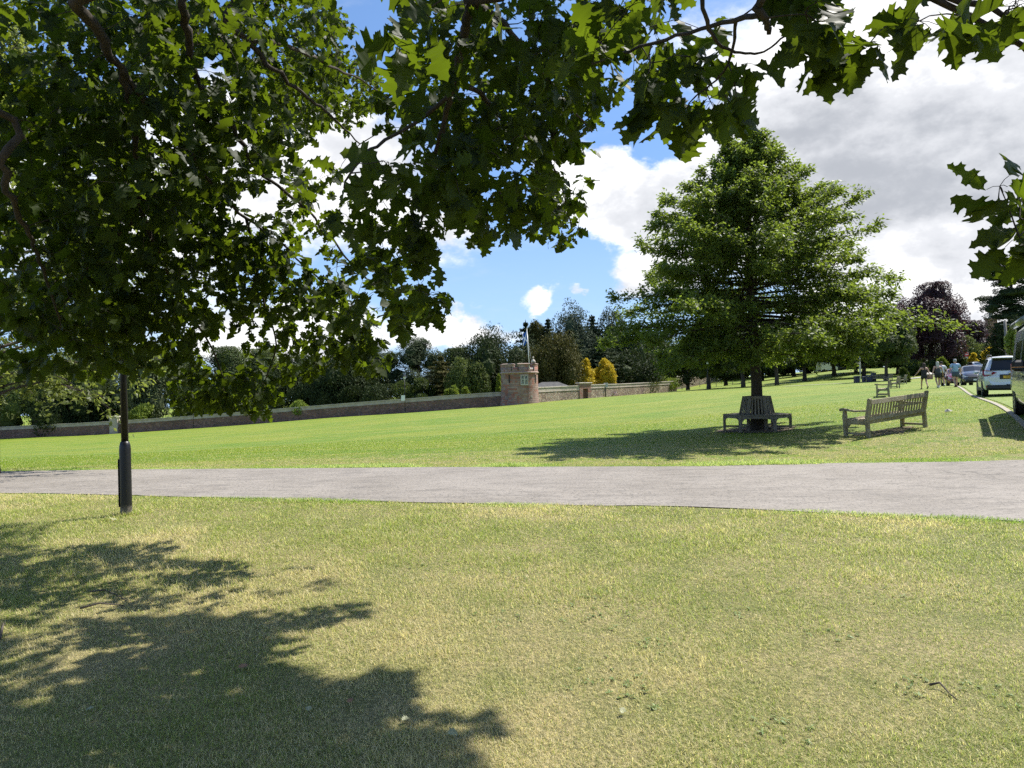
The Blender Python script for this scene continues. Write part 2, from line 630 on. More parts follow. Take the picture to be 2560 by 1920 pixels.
def grass_mat():
    m, n = mat_new("lawn_grass")
    g = n.n('ShaderNodeNewGeometry')
    pos = g.outputs['Position']
    sp = n.n('ShaderNodeSeparateXYZ', inp={0: pos})
    near = n.ss(sp.outputs[1], 10.0, 13.0, 1.0, 0.0)
    big = n.noise(pos, 0.55, 5.0, 0.6)
    mid = n.noise(pos, 2.3, 5.0, 0.62)
    fine = n.noise(n.vmul(pos, (1.0, 0.8, 1)), 42.0, 4.0, 0.7)
    fine2 = n.noise(n.vmul(pos, (1.0, 0.45, 1)), 9.0, 6.0, 0.75)
    # dry lawn on this side of the path
    dryf = n.ss(n.m('ADD', n.m('MULTIPLY', big, 0.6), n.m('MULTIPLY', mid, 0.4)), 0.37, 0.60)
    a = n.mix(dryf, (0.215, 0.222, 0.06), (0.39, 0.32, 0.155))
    a = n.mix(n.ss(fine, 0.38, 0.68), n.mix(1.0, a, (0.42, 0.46, 0.38), 'MULTIPLY'), a)
    # greener lawn beyond it
    far1 = n.noise(n.vmul(pos, (0.5, 1.0, 1)), 0.16, 7.0, 0.62)
    far2 = n.noise(n.vmul(pos, (0.35, 1.6, 1)), 0.9, 6.0, 0.7)
    b = n.mix(n.ss(far1, 0.40, 0.62), (0.120, 0.200, 0.006), (0.192, 0.232, 0.013))
    b = n.mix(n.ss(far2, 0.45, 0.66), b, (0.26, 0.26, 0.05))
    b = n.mix(n.ss(fine2, 0.36, 0.62), n.mix(1.0, b, (0.62, 0.72, 0.55), 'MULTIPLY'), b)
    edge = n.m('MULTIPLY', n.ss(sp.outputs[1], 15.5, 19.0, 0.75, 0.0), n.ss(mid, 0.35, 0.6))
    b = n.mix(edge, b, (0.25, 0.215, 0.085))
    col = n.mix(near, b, a)
    # worn pale streaks on the far lawn
    col = n.mix(n.m('MULTIPLY', n.ss(n.noise(n.vmul(pos, (0.05, 0.35, 1)), 1.0, 4.0, 0.6), 0.62, 0.75), 0.35), col, (0.33, 0.31, 0.13))
    bump = n.n('ShaderNodeBump', inp={'Strength': 0.75, 'Distance': 0.05, 'Height': n.m('ADD', fine, n.m('MULTIPLY', fine2, 1.4))})
    p = n.n('ShaderNodeBsdfPrincipled', inp={'Base Color': col, 'Roughness': 0.75, 'Specular IOR Level': 0.25, 'Normal': bump.outputs[0]})
    n.n('ShaderNodeOutputMaterial', inp={'Surface': p.outputs[0]})
    return m


M_LAWN = grass_mat()
ground = np_mesh('ground', Vg, Fg, M_LAWN, smooth=True)
tag(ground, kind='structure')


def asphalt(name, c1, c2, dark, crack=True):
    m, n = mat_new(name)
    g = n.n('ShaderNodeNewGeometry')
    pos = g.outputs['Position']
    big = n.noise(pos, 0.6, 5.0, 0.6)
    grain = n.noise(pos, 90.0, 3.0, 0.7)
    grit = n.noise(n.vmul(pos, (1, .6, 1)), 28.0, 4.0, 0.75)
    col = n.mix(n.ss(big, 0.35, 0.65), c1, c2)
    col = n.mix(n.ss(grit, 0.50, 0.33), col, dark)
    col = n.mix(n.m('MULTIPLY', n.ss(n.noise(n.vmul(pos, (.35, 1.3, 1)), 7.0, 5, .7), .52, .68), .55), col, tuple(x * 1.25 for x in c2))
    col = n.mix(n.m('MULTIPLY', n.ss(n.noise(n.vmul(pos, (.3, 1.0, 1)), 5.0, 6, .75), .50, .36), .5), col, dark)
    col = n.mix(n.m('MULTIPLY', n.ss(grain, 0.45, 0.7), 0.5), col, tuple(x * 1.35 for x in c2))
    col = n.mix(n.m('MULTIPLY', n.ss(n.noise(n.vmul(pos, (.12, 1, 1)), 2.2, 4, .6), .55, .75), .35), col, dark)
    hgt = n.m('ADD', grit, n.m('MULTIPLY', grain, 0.6))
    if crack:
        v = n.n('ShaderNodeTexVoronoi', feature='DISTANCE_TO_EDGE', inp={'Vector': n.n('ShaderNodeVectorMath', operation='ADD', inp={0: pos, 1: n.vmul(n.n('ShaderNodeTexNoise', inp={'Vector': pos, 'Scale': 3.0}).outputs['Color'], (.5, .5, 0))}).outputs[0], 'Scale': 0.9})
        line = n.ss(v.outputs['Distance'], 0.004, 0.016, 1.0, 0.0)
        where = n.ss(n.m('ADD', n.m('MULTIPLY', n.noise(pos, 0.4, 3), 8.0), n.n('ShaderNodeSeparateXYZ', inp={0: pos}).outputs[0]), 9.0, 11.0)
        col = n.mix(n.m('MULTIPLY', n.m('MULTIPLY', line, where), 0.35), col, tuple(x * .45 for x in dark))
    bmp = n.n('ShaderNodeBump', inp={'Strength': 0.6, 'Distance': 0.008, 'Height': hgt})
    p = n.n('ShaderNodeBsdfPrincipled', inp={'Base Color': col, 'Roughness': 0.85, 'Specular IOR Level': 0.3, 'Normal': bmp.outputs[0]})
    n.n('ShaderNodeOutputMaterial', inp={'Surface': p.outputs[0]})
    return m


M_PATH = asphalt("path_asphalt", (0.195, 0.173, 0.147), (0.248, 0.222, 0.192), (0.085, 0.078, 0.070))
M_ROAD = asphalt("road_asphalt", (0.20, 0.19, 0.18), (0.24, 0.23, 0.215), (0.12, 0.115, 0.11), crack=False)
xs_p = np.arange(-24, 26, 0.35)
rows = 9
Vp = []
wob = lambda x, k: 0.10 * (vnoise(x, x * 0 + k, 1.1) - .5) + 0.06 * (vnoise(x, x * 0 + k, 4.0) - .5)
fy, ny2 = far_y(xs_p) + wob(xs_p, 3.3), near_y(xs_p) + wob(xs_p, 9.1)
for r_ in range(rows):
    t = r_ / (rows - 1)
    yy = ny2 * (1 - t) + fy * t
    Vp.append(np.stack([xs_p, yy, H(xs_p, yy) + 0.012 + 0.02 * math.sin(math.pi * t)], 1))
Vp = np.concatenate(Vp)
ip = np.arange(rows * len(xs_p)).reshape(rows, len(xs_p))
Fp = np.stack([ip[:-1, :-1].ravel(), ip[:-1, 1:].ravel(), ip[1:, 1:].ravel(), ip[1:, :-1].ravel()], 1)
path = np_mesh('path', Vp, Fp, M_PATH, smooth=True)
tag(path, kind='structure')


def ribbon(name, pts, width, m, lift=0.02, thick=0.0, step=1.5):
    """strip of constant width following the ground through the xy points"""
    pts = [np.array(p[:2], float) for p in pts]
    dense = []
    for a, b in zip(pts[:-1], pts[1:]):
        k = max(2, int(np.linalg.norm(b - a) / step))
        dense += [a + (b - a) * i / k for i in range(k)]
    dense.append(pts[-1])
    mb = MB()
    L, Rr = [], []
    for i, p in enumerate(dense):
        d = dense[min(i + 1, len(dense) - 1)] - dense[max(i - 1, 0)]
        d /= np.linalg.norm(d)
        nn = np.array([-d[1], d[0]])
        L.append(p + nn * width / 2); Rr.append(p - nn * width / 2)
    V = []
    for a, b in zip(L, Rr):
        V += [(a[0], a[1], h(*a) + lift), (b[0], b[1], h(*b) + lift)]
    nq = len(dense)
    F = [(2 * i, 2 * i + 1, 2 * i + 3, 2 * i + 2) for i in range(nq - 1)]
    if thick:
        o = len(V)
        V += [(p[0], p[1], p[2] - thick) for p in V[:o]]
        F += [(2 * i + 2, 2 * i + 2 + o, 2 * i + o, 2 * i) for i in range(nq - 1)]
        F += [(2 * i + 1, 2 * i + 1 + o, 2 * i + 3 + o, 2 * i + 3) for i in range(nq - 1)]
    mb.add(V, F)
    o = mb.build(name, m)
    return tag(o, kind='structure')


M_KERB = mat("kerb_stone", (0.34, 0.30, 0.235), (0.25, 0.225, 0.165), 3.0, rough=0.9, bump=0.4, bscale=30, coord='Object')
KA, KB = G(2590, 1072), G(2352, 952)
kd = (KB - KA)[:2] / np.linalg.norm((KB - KA)[:2])
KS, KE = G(2545, 1049)[:2], G(2370, 962)[:2]
ribbon('kerb_strip', [KS - (KE - KS) * .25, KS, KE, KE + (KE - KS) * .12], 0.13, M_KERB, lift=0.03, thick=0.2, step=0.8)
# rough grass verge where the cars stand, with bare grey gravel
M_VERGE = mat("verge_gravel", (0.19, 0.23, 0.04), (0.11, 0.17, 0.018), 5.0, rough=0.9, bump=0.8, bscale=14, coord='Object', c3=(0.30, 0.28, 0.21), s3=4.0, t3=(0.62, 0.72))
kn = np.array([kd[1], -kd[0]])
VERGE = [KS - (KE - KS) * .25 + kn * 2.0, KE + (KE - KS) * .12 + kn * 2.0]
ribbon('verge', VERGE, 3.6, M_VERGE, lift=0.016, step=0.8)
ribbon('road', [KA[:2] - kd * 3 + kn * 7.0, KB[:2] + kn * 7.0, P(2420, 915, 120)[:2] + np.array([3.0, 0]), P(2425, 908, 150)[:2], P(2440, 900, 200)[:2]], 6.4, M_ROAD, lift=0.05)
ribbon('side_road', [P(2300, 930, 132)[:2], P(2400, 915, 136)[:2], P(2500, 905, 140)[:2]], 9.0, M_ROAD, lift=0.06)
M_FPATH = mat("far_path", (0.33, 0.31, 0.28), (0.26, 0.25, 0.22), 1.0, rough=0.9)
ribbon('footpath', [GD(1960, 108)[:2], GD(2060, 103)[:2], GD(2150, 100)[:2], GD(2260, 104)[:2], GD(2330, 112)[:2]], 2.2, M_FPATH, lift=0.06)

# ------------------------------------------------------------------ grass blades
def blades(xy, length, width, lean, cols, rg):
    k = len(xy)
    a = rg.uniform(0, 2 * np.pi, k)
    z0 = H(xy[:, 0], xy[:, 1])
    base = np.stack([xy[:, 0], xy[:, 1], z0 - 0.004], 1)
    side = np.stack([np.cos(a), np.sin(a), np.zeros(k)], 1) * (width / 2)[:, None]
    b = a + np.pi / 2 + rg.uniform(-.5, .5, k)
    ln = np.stack([np.cos(b) * np.sin(lean), np.sin(b) * np.sin(lean), np.cos(lean)], 1)
    ln2 = ln.copy(); ln2[:, 2] *= 0.55; ln2[:, :2] *= 1.5
    mid = base + ln * (length * .55)[:, None]
    tip = mid + ln2 * (length * .5)[:, None]
    V = np.stack([base - side, base + side, mid + side * .75, mid - side * .75, tip], 1).reshape(-1, 3)
    o = (np.arange(k) * 5)[:, None]
    F = np.concatenate([o + np.array([0, 1, 2]), o + np.array([0, 2, 3]), o + np.array([3, 2, 4])])
    C = np.repeat(cols, 5, 0)
    return V, F, C


def grass_blade_mat():
    m, n = mat_new("grass_blade")
    at = n.n('ShaderNodeAttribute', attribute_name='tint')
    p = n.n('ShaderNodeBsdfPrincipled', inp={'Base Color': at.outputs[0], 'Roughness': 0.5, 'Specular IOR Level': 0.4})
    t = n.n('ShaderNodeBsdfTranslucent', inp={'Color': n.mix(1.0, at.outputs[0], (1.25, 1.3, 0.9), 'MULTIPLY')})
    mx = n.n('ShaderNodeMixShader', inp={0: 0.5, 1: p.outputs[0], 2: t.outputs[0]})
    n.n('ShaderNodeOutputMaterial', inp={'Surface': mx.outputs[0]})
    return m


M_BLADE = grass_blade_mat()
GREEN1, GREEN2 = np.array([.26, .34, .07]), np.array([.43, .47, .13])
STRAW1, STRAW2 = np.array([.80, .70, .42]), np.array([.64, .55, .28])


def blade_cols(x, y, rg, dry_bias=0.0):
    k = len(x)
    d = 0.55 * vnoise(x, y, 0.55) + 0.3 * vnoise(x + 9, y, 1.7) + 0.15 * vnoise(x, y + 5, 5.0)
    d = np.clip((d - 0.40) / 0.20, 0, 1) + dry_bias
    straw = rg.random(k) < np.clip(0.24 + 0.58 * d, 0, .95)
    t = rg.random(k)[:, None]
    c = np.where(straw[:, None], STRAW1 * t + STRAW2 * (1 - t), GREEN1 * t + GREEN2 * (1 - t))
    return c * rg.uniform(.66, 1.14, k)[:, None]


rg = np.random.default_rng(11)
parts = []
# dense near lawn: even on the ground, thinner with distance
NB = 520000
D = 2.55 + (13.0 - 2.55) * rg.random(NB * 2) ** 1.35
X = (rg.random(NB * 2) * 2 - 1) * (0.80 * D + 1.2)
keep = (D < near_y(X) - 0.02)
D, X = D[keep][:NB], X[keep][:NB]
sc = np.clip(D / 5.0, 0.75, 2.0)
L = rg.uniform(.020, .050, len(D)) * np.clip(sc, 0.85, 1.3)
L *= 0.6 + 0.9 * vnoise(X, D, 2.6) * (.6 + .8 * vnoise(X + 3, D, 9.0))
parts.append(blades(np.stack([X, D], 1), L, rg.uniform(.0020, .0040, len(D)) * sc, rg.uniform(.25, 1.35, len(D)), blade_cols(X, D, rg), rg))
# lusher fringes on both sides of the path
for fn, sgn, cnt, ln in ((near_y, -1, 30000, (.03, .075)), (far_y, 1, 60000, (.04, .12))):
    x = rg.uniform(-14, 14, cnt)
    off = rg.random(cnt) ** 1.6 * (.28 if sgn < 0 else .55)
    off = off - .11 * np.clip(vnoise(x, x * 0 + 7, 2.2) * 2.2 - 1.0, 0, 1) * rg.random(cnt)
    y = fn(x) + sgn * (off - 0.03) + 0.05 * (vnoise(x, x * 0, 1.3) - .5)
    tall = np.clip(vnoise(x, x * 0 + 2, .8) * 1.7 - .35, 0.15, 1.2)
    c = blade_cols(x, y, rg, -0.45) * np.array([.85, 1.05, .8])
    parts.append(blades(np.stack([x, y], 1), rg.uniform(*ln, cnt) * tall, rg.uniform(.004, .009, cnt), rg.uniform(.1, 1.0, cnt), c, rg))
# longer grass left round the foot of the lamp post
lf = G(316, 1291)
a_, r_ = rg.uniform(0, 6.28, 700), .072 + .13 * rg.random(700) ** 1.8
xl, yl = lf[0] + r_ * np.cos(a_), lf[1] + r_ * np.sin(a_)
parts.append(blades(np.stack([xl, yl], 1), rg.uniform(.03, .11, 700), rg.uniform(.003, .006, 700), rg.uniform(.1, .9, 700), blade_cols(xl, yl, rg, .1), rg))
# mown lawn beyond the path
cnt = 170000
y = 13.0 + 24 * rg.random(cnt) ** 1.5
x = (rg.random(cnt) * 2 - 1) * (.74 * y)
kp = y > far_y(x) + .1
x, y = x[kp], y[kp]
g_ = rg.random(len(x))[:, None]
c = np.array([.15, .26, .010]) * g_ + np.array([.245, .295, .024]) * (1 - g_)
st = (rg.random(len(x)) < 0.10 + .25 * (y < 17.5))[:, None]
c = np.where(st, STRAW2 * 1.05, c)
parts.append(blades(np.stack([x, y], 1), rg.uniform(.03, .055, len(x)), rg.uniform(.005, .010, len(x)) * (y / 18), rg.uniform(.2, 1.2, len(x)), c, rg))
off, Vs, Fs, Cs = 0, [], [], []
for V, F, C in parts:
    Vs.append(V); Fs.append(F + off); Cs.append(C); off += len(V)
grass = np_mesh('grass', np.concatenate(Vs), np.concatenate(Fs), M_BLADE, colors=np.concatenate(Cs))
tag(grass, 'mown lawn blades, partly dry and straw coloured', 'grass', kind='stuff')

# ------------------------------------------------------------------ stone walls and round tower
def stone_mat(name, cols, mortar, scale, stretch=(1, 1, 1), bump=0.6, rnd=0.9, stain=None, courses=None):
    m, n = mat_new(name)
    tcn = n.n('ShaderNodeTexCoord')
    pos = tcn.outputs['Object']
    wob = n.n('ShaderNodeTexNoise', inp={'Vector': pos, 'Scale': 2.0, 'Detail': 3.0})
    vec = n.n('ShaderNodeVectorMath', operation='ADD', inp={0: n.vmul(pos, stretch), 1: n.vmul(wob.outputs['Color'], (.35, .35, .35))}).outputs[0]
    v = n.n('ShaderNodeTexVoronoi', inp={'Vector': vec, 'Scale': scale, 'Randomness': rnd})
    e = n.n('ShaderNodeTexVoronoi', feature='DISTANCE_TO_EDGE', inp={'Vector': vec, 'Scale': scale, 'Randomness': rnd})
    r = n.n('ShaderNodeSeparateXYZ', inp={0: v.outputs['Color']})
    if courses:
        # squared stones laid in courses round the tower: angle and height give the row and the stone
        radius, ch, cw = courses
        s3 = n.n('ShaderNodeSeparateXYZ', inp={0: pos})
        w3 = n.n('ShaderNodeSeparateXYZ', inp={0: n.n('ShaderNodeTexNoise', inp={'Vector': pos, 'Scale': 1.3, 'Detail': 3.0}).outputs['Color']})
        vv = n.m('DIVIDE', n.m('ADD', s3.outputs[2], n.m('MULTIPLY', w3.outputs[0], .12)), ch)
        row = n.m('FLOOR', vv)
        rr = n.n('ShaderNodeTexWhiteNoise', noise_dimensions='1D', inp={'W': row})
        uu = n.m('DIVIDE', n.m('MULTIPLY', n.m('ARCTAN2', s3.outputs[1], s3.outputs[0]), radius), n.m('MULTIPLY', n.m('ADD', rr.outputs['Value'], .7), cw))
        uu = n.m('ADD', uu, n.m('ADD', n.m('MULTIPLY', rr.outputs['Value'], 17.0), n.m('MULTIPLY', w3.outputs[1], .5)))
        cell = n.n('ShaderNodeCombineXYZ', inp={0: n.m('FLOOR', uu), 1: row, 2: 3.0})
        r = n.n('ShaderNodeSeparateXYZ', inp={0: n.n('ShaderNodeTexWhiteNoise', noise_dimensions='3D', inp={'Vector': cell.outputs[0]}).outputs['Color']})
        fu, fv = n.m('FRACT', uu), n.m('FRACT', vv)
        eu = n.m('MULTIPLY', n.m('MINIMUM', fu, n.m('SUBTRACT', 1.0, fu)), cw / ch)
        ev = n.m('MINIMUM', fv, n.m('SUBTRACT', 1.0, fv))
        edge = n.m('MINIMUM', eu, ev)
    else:
        edge = None
    ramp = n.n('ShaderNodeValToRGB', inp={0: r.outputs[0]})
    cr = ramp.color_ramp
    cr.interpolation = 'CONSTANT'
    for i, c in enumerate(cols):
        if i < 2:
            cr.elements[i].position = i / len(cols); cr.elements[i].color = (*c, 1)
        else:
            cr.elements.new(i / len(cols)).color = (*c, 1)
    big = n.noise(pos, 0.35, 5.0, 0.6)
    col = n.mix(n.ss(big, 0.35, 0.65), ramp.outputs[0], n.mix(1.0, ramp.outputs[0], (.72, .70, .70), 'MULTIPLY'))
    if stain:
        col = n.mix(n.ss(n.noise(pos, 0.22, 4.0, 0.6), 0.5, 0.66, 0, .75), col, stain)
    mort = n.ss(e.outputs['Distance'] if edge is None else edge, 0.02, 0.09 if edge is None else 0.13, 1.0, 0.0)
    col = n.mix(mort, col, mortar)
    hgt = n.m('SUBTRACT', n.noise(pos, 9.0, 4.0), n.m('MULTIPLY', mort, 1.2))
    b = n.n('ShaderNodeBump', inp={'Strength': bump, 'Distance': 0.06, 'Height': hgt})
    p = n.n('ShaderNodeBsdfPrincipled', inp={'Base Color': col, 'Roughness': 0.9, 'Specular IOR Level': 0.2, 'Normal': b.outputs[0]})
    n.n('ShaderNodeOutputMaterial', inp={'Surface': p.outputs[0]})
    return m


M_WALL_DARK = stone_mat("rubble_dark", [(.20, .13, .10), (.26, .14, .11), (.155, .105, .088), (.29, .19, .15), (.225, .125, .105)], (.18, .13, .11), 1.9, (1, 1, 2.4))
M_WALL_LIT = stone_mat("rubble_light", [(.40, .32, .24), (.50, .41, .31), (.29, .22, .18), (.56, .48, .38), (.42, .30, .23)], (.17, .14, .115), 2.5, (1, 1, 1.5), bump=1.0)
M_COPING = mat("coping_stone", (.54, .48, .40), (.38, .34, .29), 1.2, rough=.9, bump=.5, bscale=6, c3=(.14, .13, .11), s3=3.0)
M_BAND = mat("wall_band", (.44, .38, .31), (.33, .28, .23), 0.9, rough=.9, bump=.5, bscale=5, c3=(.42, .38, .31), s3=4.0)
M_TOWER = stone_mat("tower_stone", [(.36, .205, .155), (.33, .145, .105), (.39, .285, .23), (.28, .195, .16), (.36, .245, .195), (.36, .155, .11), (.32, .225, .18)], (.22, .17, .145), 1.15, (1, 1, 2.3), bump=.5, rnd=.75, stain=(.32, .235, .195), courses=(3.6, .36, .62))
M_CAP = mat("parapet_stone", (.40, .29, .235), (.30, .22, .18), 1.5, rough=.9, bump=.4, bscale=6)
M_DARKHOLE = mat("dark_opening", (.02, .018, .016), rough=.9)
M_DOOR = mat("old_door_wood", (.13, .055, .035), (.10, .04, .03), 3.0, rough=.7, stretch=(6, 6, .5))
M_WHITE = mat("white_paint", (.72, .71, .68), (.60, .59, .56), 3.0, rough=.5)
M_SLATE = mat("slate_roof", (.085, .083, .082), (.13, .128, .122), 2.0, rough=.9, spec=.1, bump=.5, bscale=8)


def wall(name, label, pts, height, thick, m, mcop, mband, band_h=0.0, cat='wall'):
    """pts: ground points (x, y, z); the top follows the ground"""
    o3 = thing(name, label, cat, pts[0])
    p0 = np.array(pts[0])
    dense = []
    for a, b in zip(pts[:-1], pts[1:]):
        k = max(2, int(np.linalg.norm(np.array(b)[:2] - np.array(a)[:2]) / 3.0))
        dense += [np.array(a) + (np.array(b) - np.array(a)) * i / k for i in range(k)]
    dense.append(np.array(pts[-1]))
    dense = [d - p0 for d in dense]
    # smooth the top line
    zt = np.array([d[2] for d in dense]) + height
    zt = np.convolve(np.pad(zt, 4, 'edge'), np.ones(9) / 9, 'valid')

    def strip(nm, z0, z1, th, mm):
        V, F = [], []
        for i, d in enumerate(dense):
            t = dense[min(i + 1, len(dense) - 1)] - dense[max(i - 1, 0)]
            t = t / np.linalg.norm(t[:2])
            nn = np.array([-t[1], t[0], 0]) * th / 2
            a = d[2] - 0.6 if z0 is None else zt[i] + z0
            b = zt[i] + z1
            for s, z in ((1, a), (-1, a), (-1, b), (1, b)):
                V.append((d[0] + nn[0] * s, d[1] + nn[1] * s, z))
        for i in range(len(dense) - 1):
            q = i * 4
            for j in range(4):
                F.append((q + j, q + (j + 1) % 4, q + 4 + (j + 1) % 4, q + 4 + j))
        F.append((3, 2, 1, 0)); e = (len(dense) - 1) * 4; F.append((e, e + 1, e + 2, e + 3))
        MB().add(V, F).build(nm, mm, o3)

    if band_h:
        strip('masonry', None, -0.28 - band_h, thick, m)
        strip('string_course', -0.28 - band_h, -0.20 - band_h, thick + .16, mcop)
        strip('band', -0.20 - band_h, -0.20, thick + .03, mband)
        strip('coping', -0.20, 0.0, thick + .22, mcop)
    else:
        strip('masonry', None, -0.24, thick, m)
        strip('coping', -0.24, 0.0, thick + .2, mcop)
    return o3


TW = GD(1300, 139)
TWR = 3.62
WL = [GD(px, D) for px, D in ((-330, 182), (-100, 176), (130, 170), (300, 166), (443, 163), (650, 158), (850, 153), (1050, 146))]
WL.append(np.array([TW[0] - TWR + .4, TW[1] + 1.6, h(TW[0] - TWR, TW[1] + 1.6)]))
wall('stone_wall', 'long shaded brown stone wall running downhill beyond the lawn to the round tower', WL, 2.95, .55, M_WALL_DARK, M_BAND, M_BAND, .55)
WR = [np.array([TW[0] + TWR - .5, TW[1] + 1.0, h(TW[0] + TWR, TW[1])])] + [GD(px, D) for px, D in ((1400, 147.5), (1446, 152.5))]
WR2 = [GD(px, D) for px, D in ((1475, 155.5), (1540, 165), (1600, 176), (1650, 185), (1690, 192))]
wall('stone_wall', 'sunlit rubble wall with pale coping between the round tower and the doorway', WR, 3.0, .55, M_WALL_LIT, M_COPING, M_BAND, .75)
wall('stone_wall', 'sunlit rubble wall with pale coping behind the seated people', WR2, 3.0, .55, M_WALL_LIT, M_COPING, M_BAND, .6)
WU = [P(px, py, D) for px, py, D in ((1690, 972, 206), (1735, 964, 214), (1775, 957, 222), (1830, 948, 232))]
wall('stone_wall', 'pinkish stretch of wall climbing the bank behind the park trees', WU, 3.4, .5, M_WALL_LIT, M_COPING, M_BAND, 0)

# door bay in the wall
pa, pb = WR[-1], WR2[0]
bay = thing('door_bay', 'stone doorway with a dark red wooden door in the sunlit wall', 'doorway', pa)
dv = (pb - pa); bw = np.linalg.norm(dv[:2]); ang = math.atan2(dv[1], dv[0])
bay.rotation_euler = (0, 0, ang)
mb = MB(); mb.box((bw * .14, 0, 1.2), (bw * .28, .8, 4.2)); mb.box((bw * .86, 0, 1.2), (bw * .28, .8, 4.2)); mb.box((bw * .5, 0, 2.75), (bw * .44, .8, 1.1))
mb.build('surround', M_TOWER, bay)
MB().box((bw / 2, 0, 3.42), (bw + .5, 1.15, .24), bevel=.05).build('cap', M_COPING, bay)
d_ = MB(); d_.box((bw * .5, .05, .72), (bw * .44, .12, 2.96)).build('door', M_DOOR, bay)

# left gate pier
gp = GD(288, 166)
gate = thing('gate_pier', 'pale stone gate pier with a small opening in the shaded wall', 'gate pier', gp, 0.0)
MB().box((0, -.15, 1.6), (1.9, 1.1, 4.6)).build('shaft', M_BAND, gate)
MB().box((0, -.15, 3.98), (2.5, 1.5, .24), bevel=.06).build('cap', M_COPING, gate)
MB().box((1.9, -.30, .95), (1.0, .16, 2.4)).build('opening', M_DARKHOLE, gate)

# round tower -------------------------------------------------
tower = thing('round_tower', 'round red sandstone tower with battlements at the bend in the wall', 'tower', TW)
T = MB()
T.lathe([(TWR + .35, -1.5), (TWR + .22, .2), (TWR + .05, 1.2), (TWR - .04, 6.0)], 64)
T.build('shaft', M_TOWER, tower)
MB().lathe([(TWR - .1, 5.98), (TWR + .14, 6.02), (TWR + .2, 6.2), (TWR + .06, 6.32), (TWR - .1, 6.34)], 64).build('string_course', M_CAP, tower)
T = MB()
T.lathe([(TWR - .02, 6.3), (TWR + .04, 7.22), (TWR - .42, 7.22), (TWR - .45, 6.6), (0.01, 6.55)], 64)
T.build('parapet', M_TOWER, tower)
gaps = [-88, -42, 10.5 - 30, 10.5 + 52, 100, 145, 190, 235]   # degrees from the viewer's side (0 = towards camera)
gaps = [-76, -11, 40, 92, 140, 188, 236]
gapw = 6.0
for i, g0 in enumerate(gaps):
    g1 = gaps[(i + 1) % len(gaps)] + (360 if i == len(gaps) - 1 else 0)
    a0, a1 = R(g0 + gapw - 90), R(g1 - gapw - 90)
    k = max(3, int((a1 - a0) / .12))
    mer = MB()
    prof = [(TWR - .40, 7.20), (TWR + .045, 7.20), (TWR + .05, 7.72), (TWR - .40, 7.72), (TWR - .40, 7.20)]
    mer.lathe(prof, k, a0=a0, a1=a1, smooth=False)
    for j in (0, k):
        idx = [q * (k + 1) + j for q in range(4)]
        mer.f.append(tuple(idx if j else idx[::-1])); mer.s.append(False)
    mo = mer.build('merlon', M_TOWER, tower)
    cp = MB()
    cp.lathe([(TWR - .46, 7.72), (TWR + .13, 7.722), (TWR + .13, 7.84), (TWR - .2, 7.93), (TWR - .46, 7.86), (TWR - .46, 7.72)], k, a0=a0 - .012, a1=a1 + .012, smooth=False)
    for j in (0, k):
        idx = [q * (k + 1) + j for q in range(5)]
        cp.f.append(tuple(idx if j else idx[::-1])); cp.s.append(False)
    cp.build('coping', M_CAP, mo)


def on_tower(deg, z, r=None):
    r = TWR if r is None else r
    a = R(deg - 90)
    return Vector((r * math.cos(a), r * math.sin(a), z)), R(deg)


# twin lancet window
pc, ra = on_tower(14, 4.75, TWR - .02)
win = thing('window', None, None)
win.parent = tower; win.location = pc; win.rotation_euler = (0, 0, ra)
fr = MB()
fr.box((0, .1, 0), (1.62, .36, 2.1)); fr.build('surround', M_CAP, win)
M_WFRAME = mat("window_frame", (.48, .48, .42), rough=.6)
M_WGLASS = mat("window_glass", (.05, .06, .06), rough=.15, spec=.6)
for sx in (-.36, .36):
    arch = [(-.30, -.9), (.30, -.9), (.30, .35)] + [(.30 - .30 * t, .35 + .5 * math.sqrt(max(0, 1 - (1 - t) ** 2))) for t in (.25, .5, .75, 1)] + [(-.30 + .3 * (1 - t), .35 + .5 * math.sqrt(max(0, 1 - t ** 2))) for t in (.0,)] + [(-.30 * t, .35 + .5 * math.sqrt(max(0, 1 - t ** 2))) for t in (.25, .5, .75, 1)]
    arch = [p for i, p in enumerate(arch) if i == 0 or p != arch[i - 1]]
    mx = Matrix.Translation((sx, -.085, 0)) @ Matrix.Rotation(R(90), 4, 'X')
    MB().prism(arch, .02, mx).build('pane', M_WGLASS, win)
    lt = MB()
    for x0, z0, x1, z1, w in ((-.31, -.9, -.31, .4, .09), (.31, -.9, .31, .4, .09), (-.34, -.92, .34, -.92, .16), (-.31, .05, .31, .05, .07)):
        lt.bar((sx + x0, -.14, z0), (sx + x1, -.14, z1), w, .05, up=(0, 1, 0))
    for t in np.linspace(-.9, .1, 5):
        lt.bar((sx - .3, -.13, t), (sx + .3, -.13, t + .3), .03, .03, up=(0, 1, 0)); lt.bar((sx + .3, -.13, t), (sx - .3, -.13, t + .3), .03, .03, up=(0, 1, 0))
    ap = [(-.31, .4), (-.27, .62), (-.15, .80), (0, .90), (.15, .80), (.27, .62), (.31, .4)]
    for (x0, z0), (x1, z1) in zip(ap[:-1], ap[1:]):
        lt.bar((sx + x0, -.14, z0), (sx + x1, -.14, z1), .08, .05, up=(0, 1, 0))
    lt.build('frame', M_WFRAME, win)
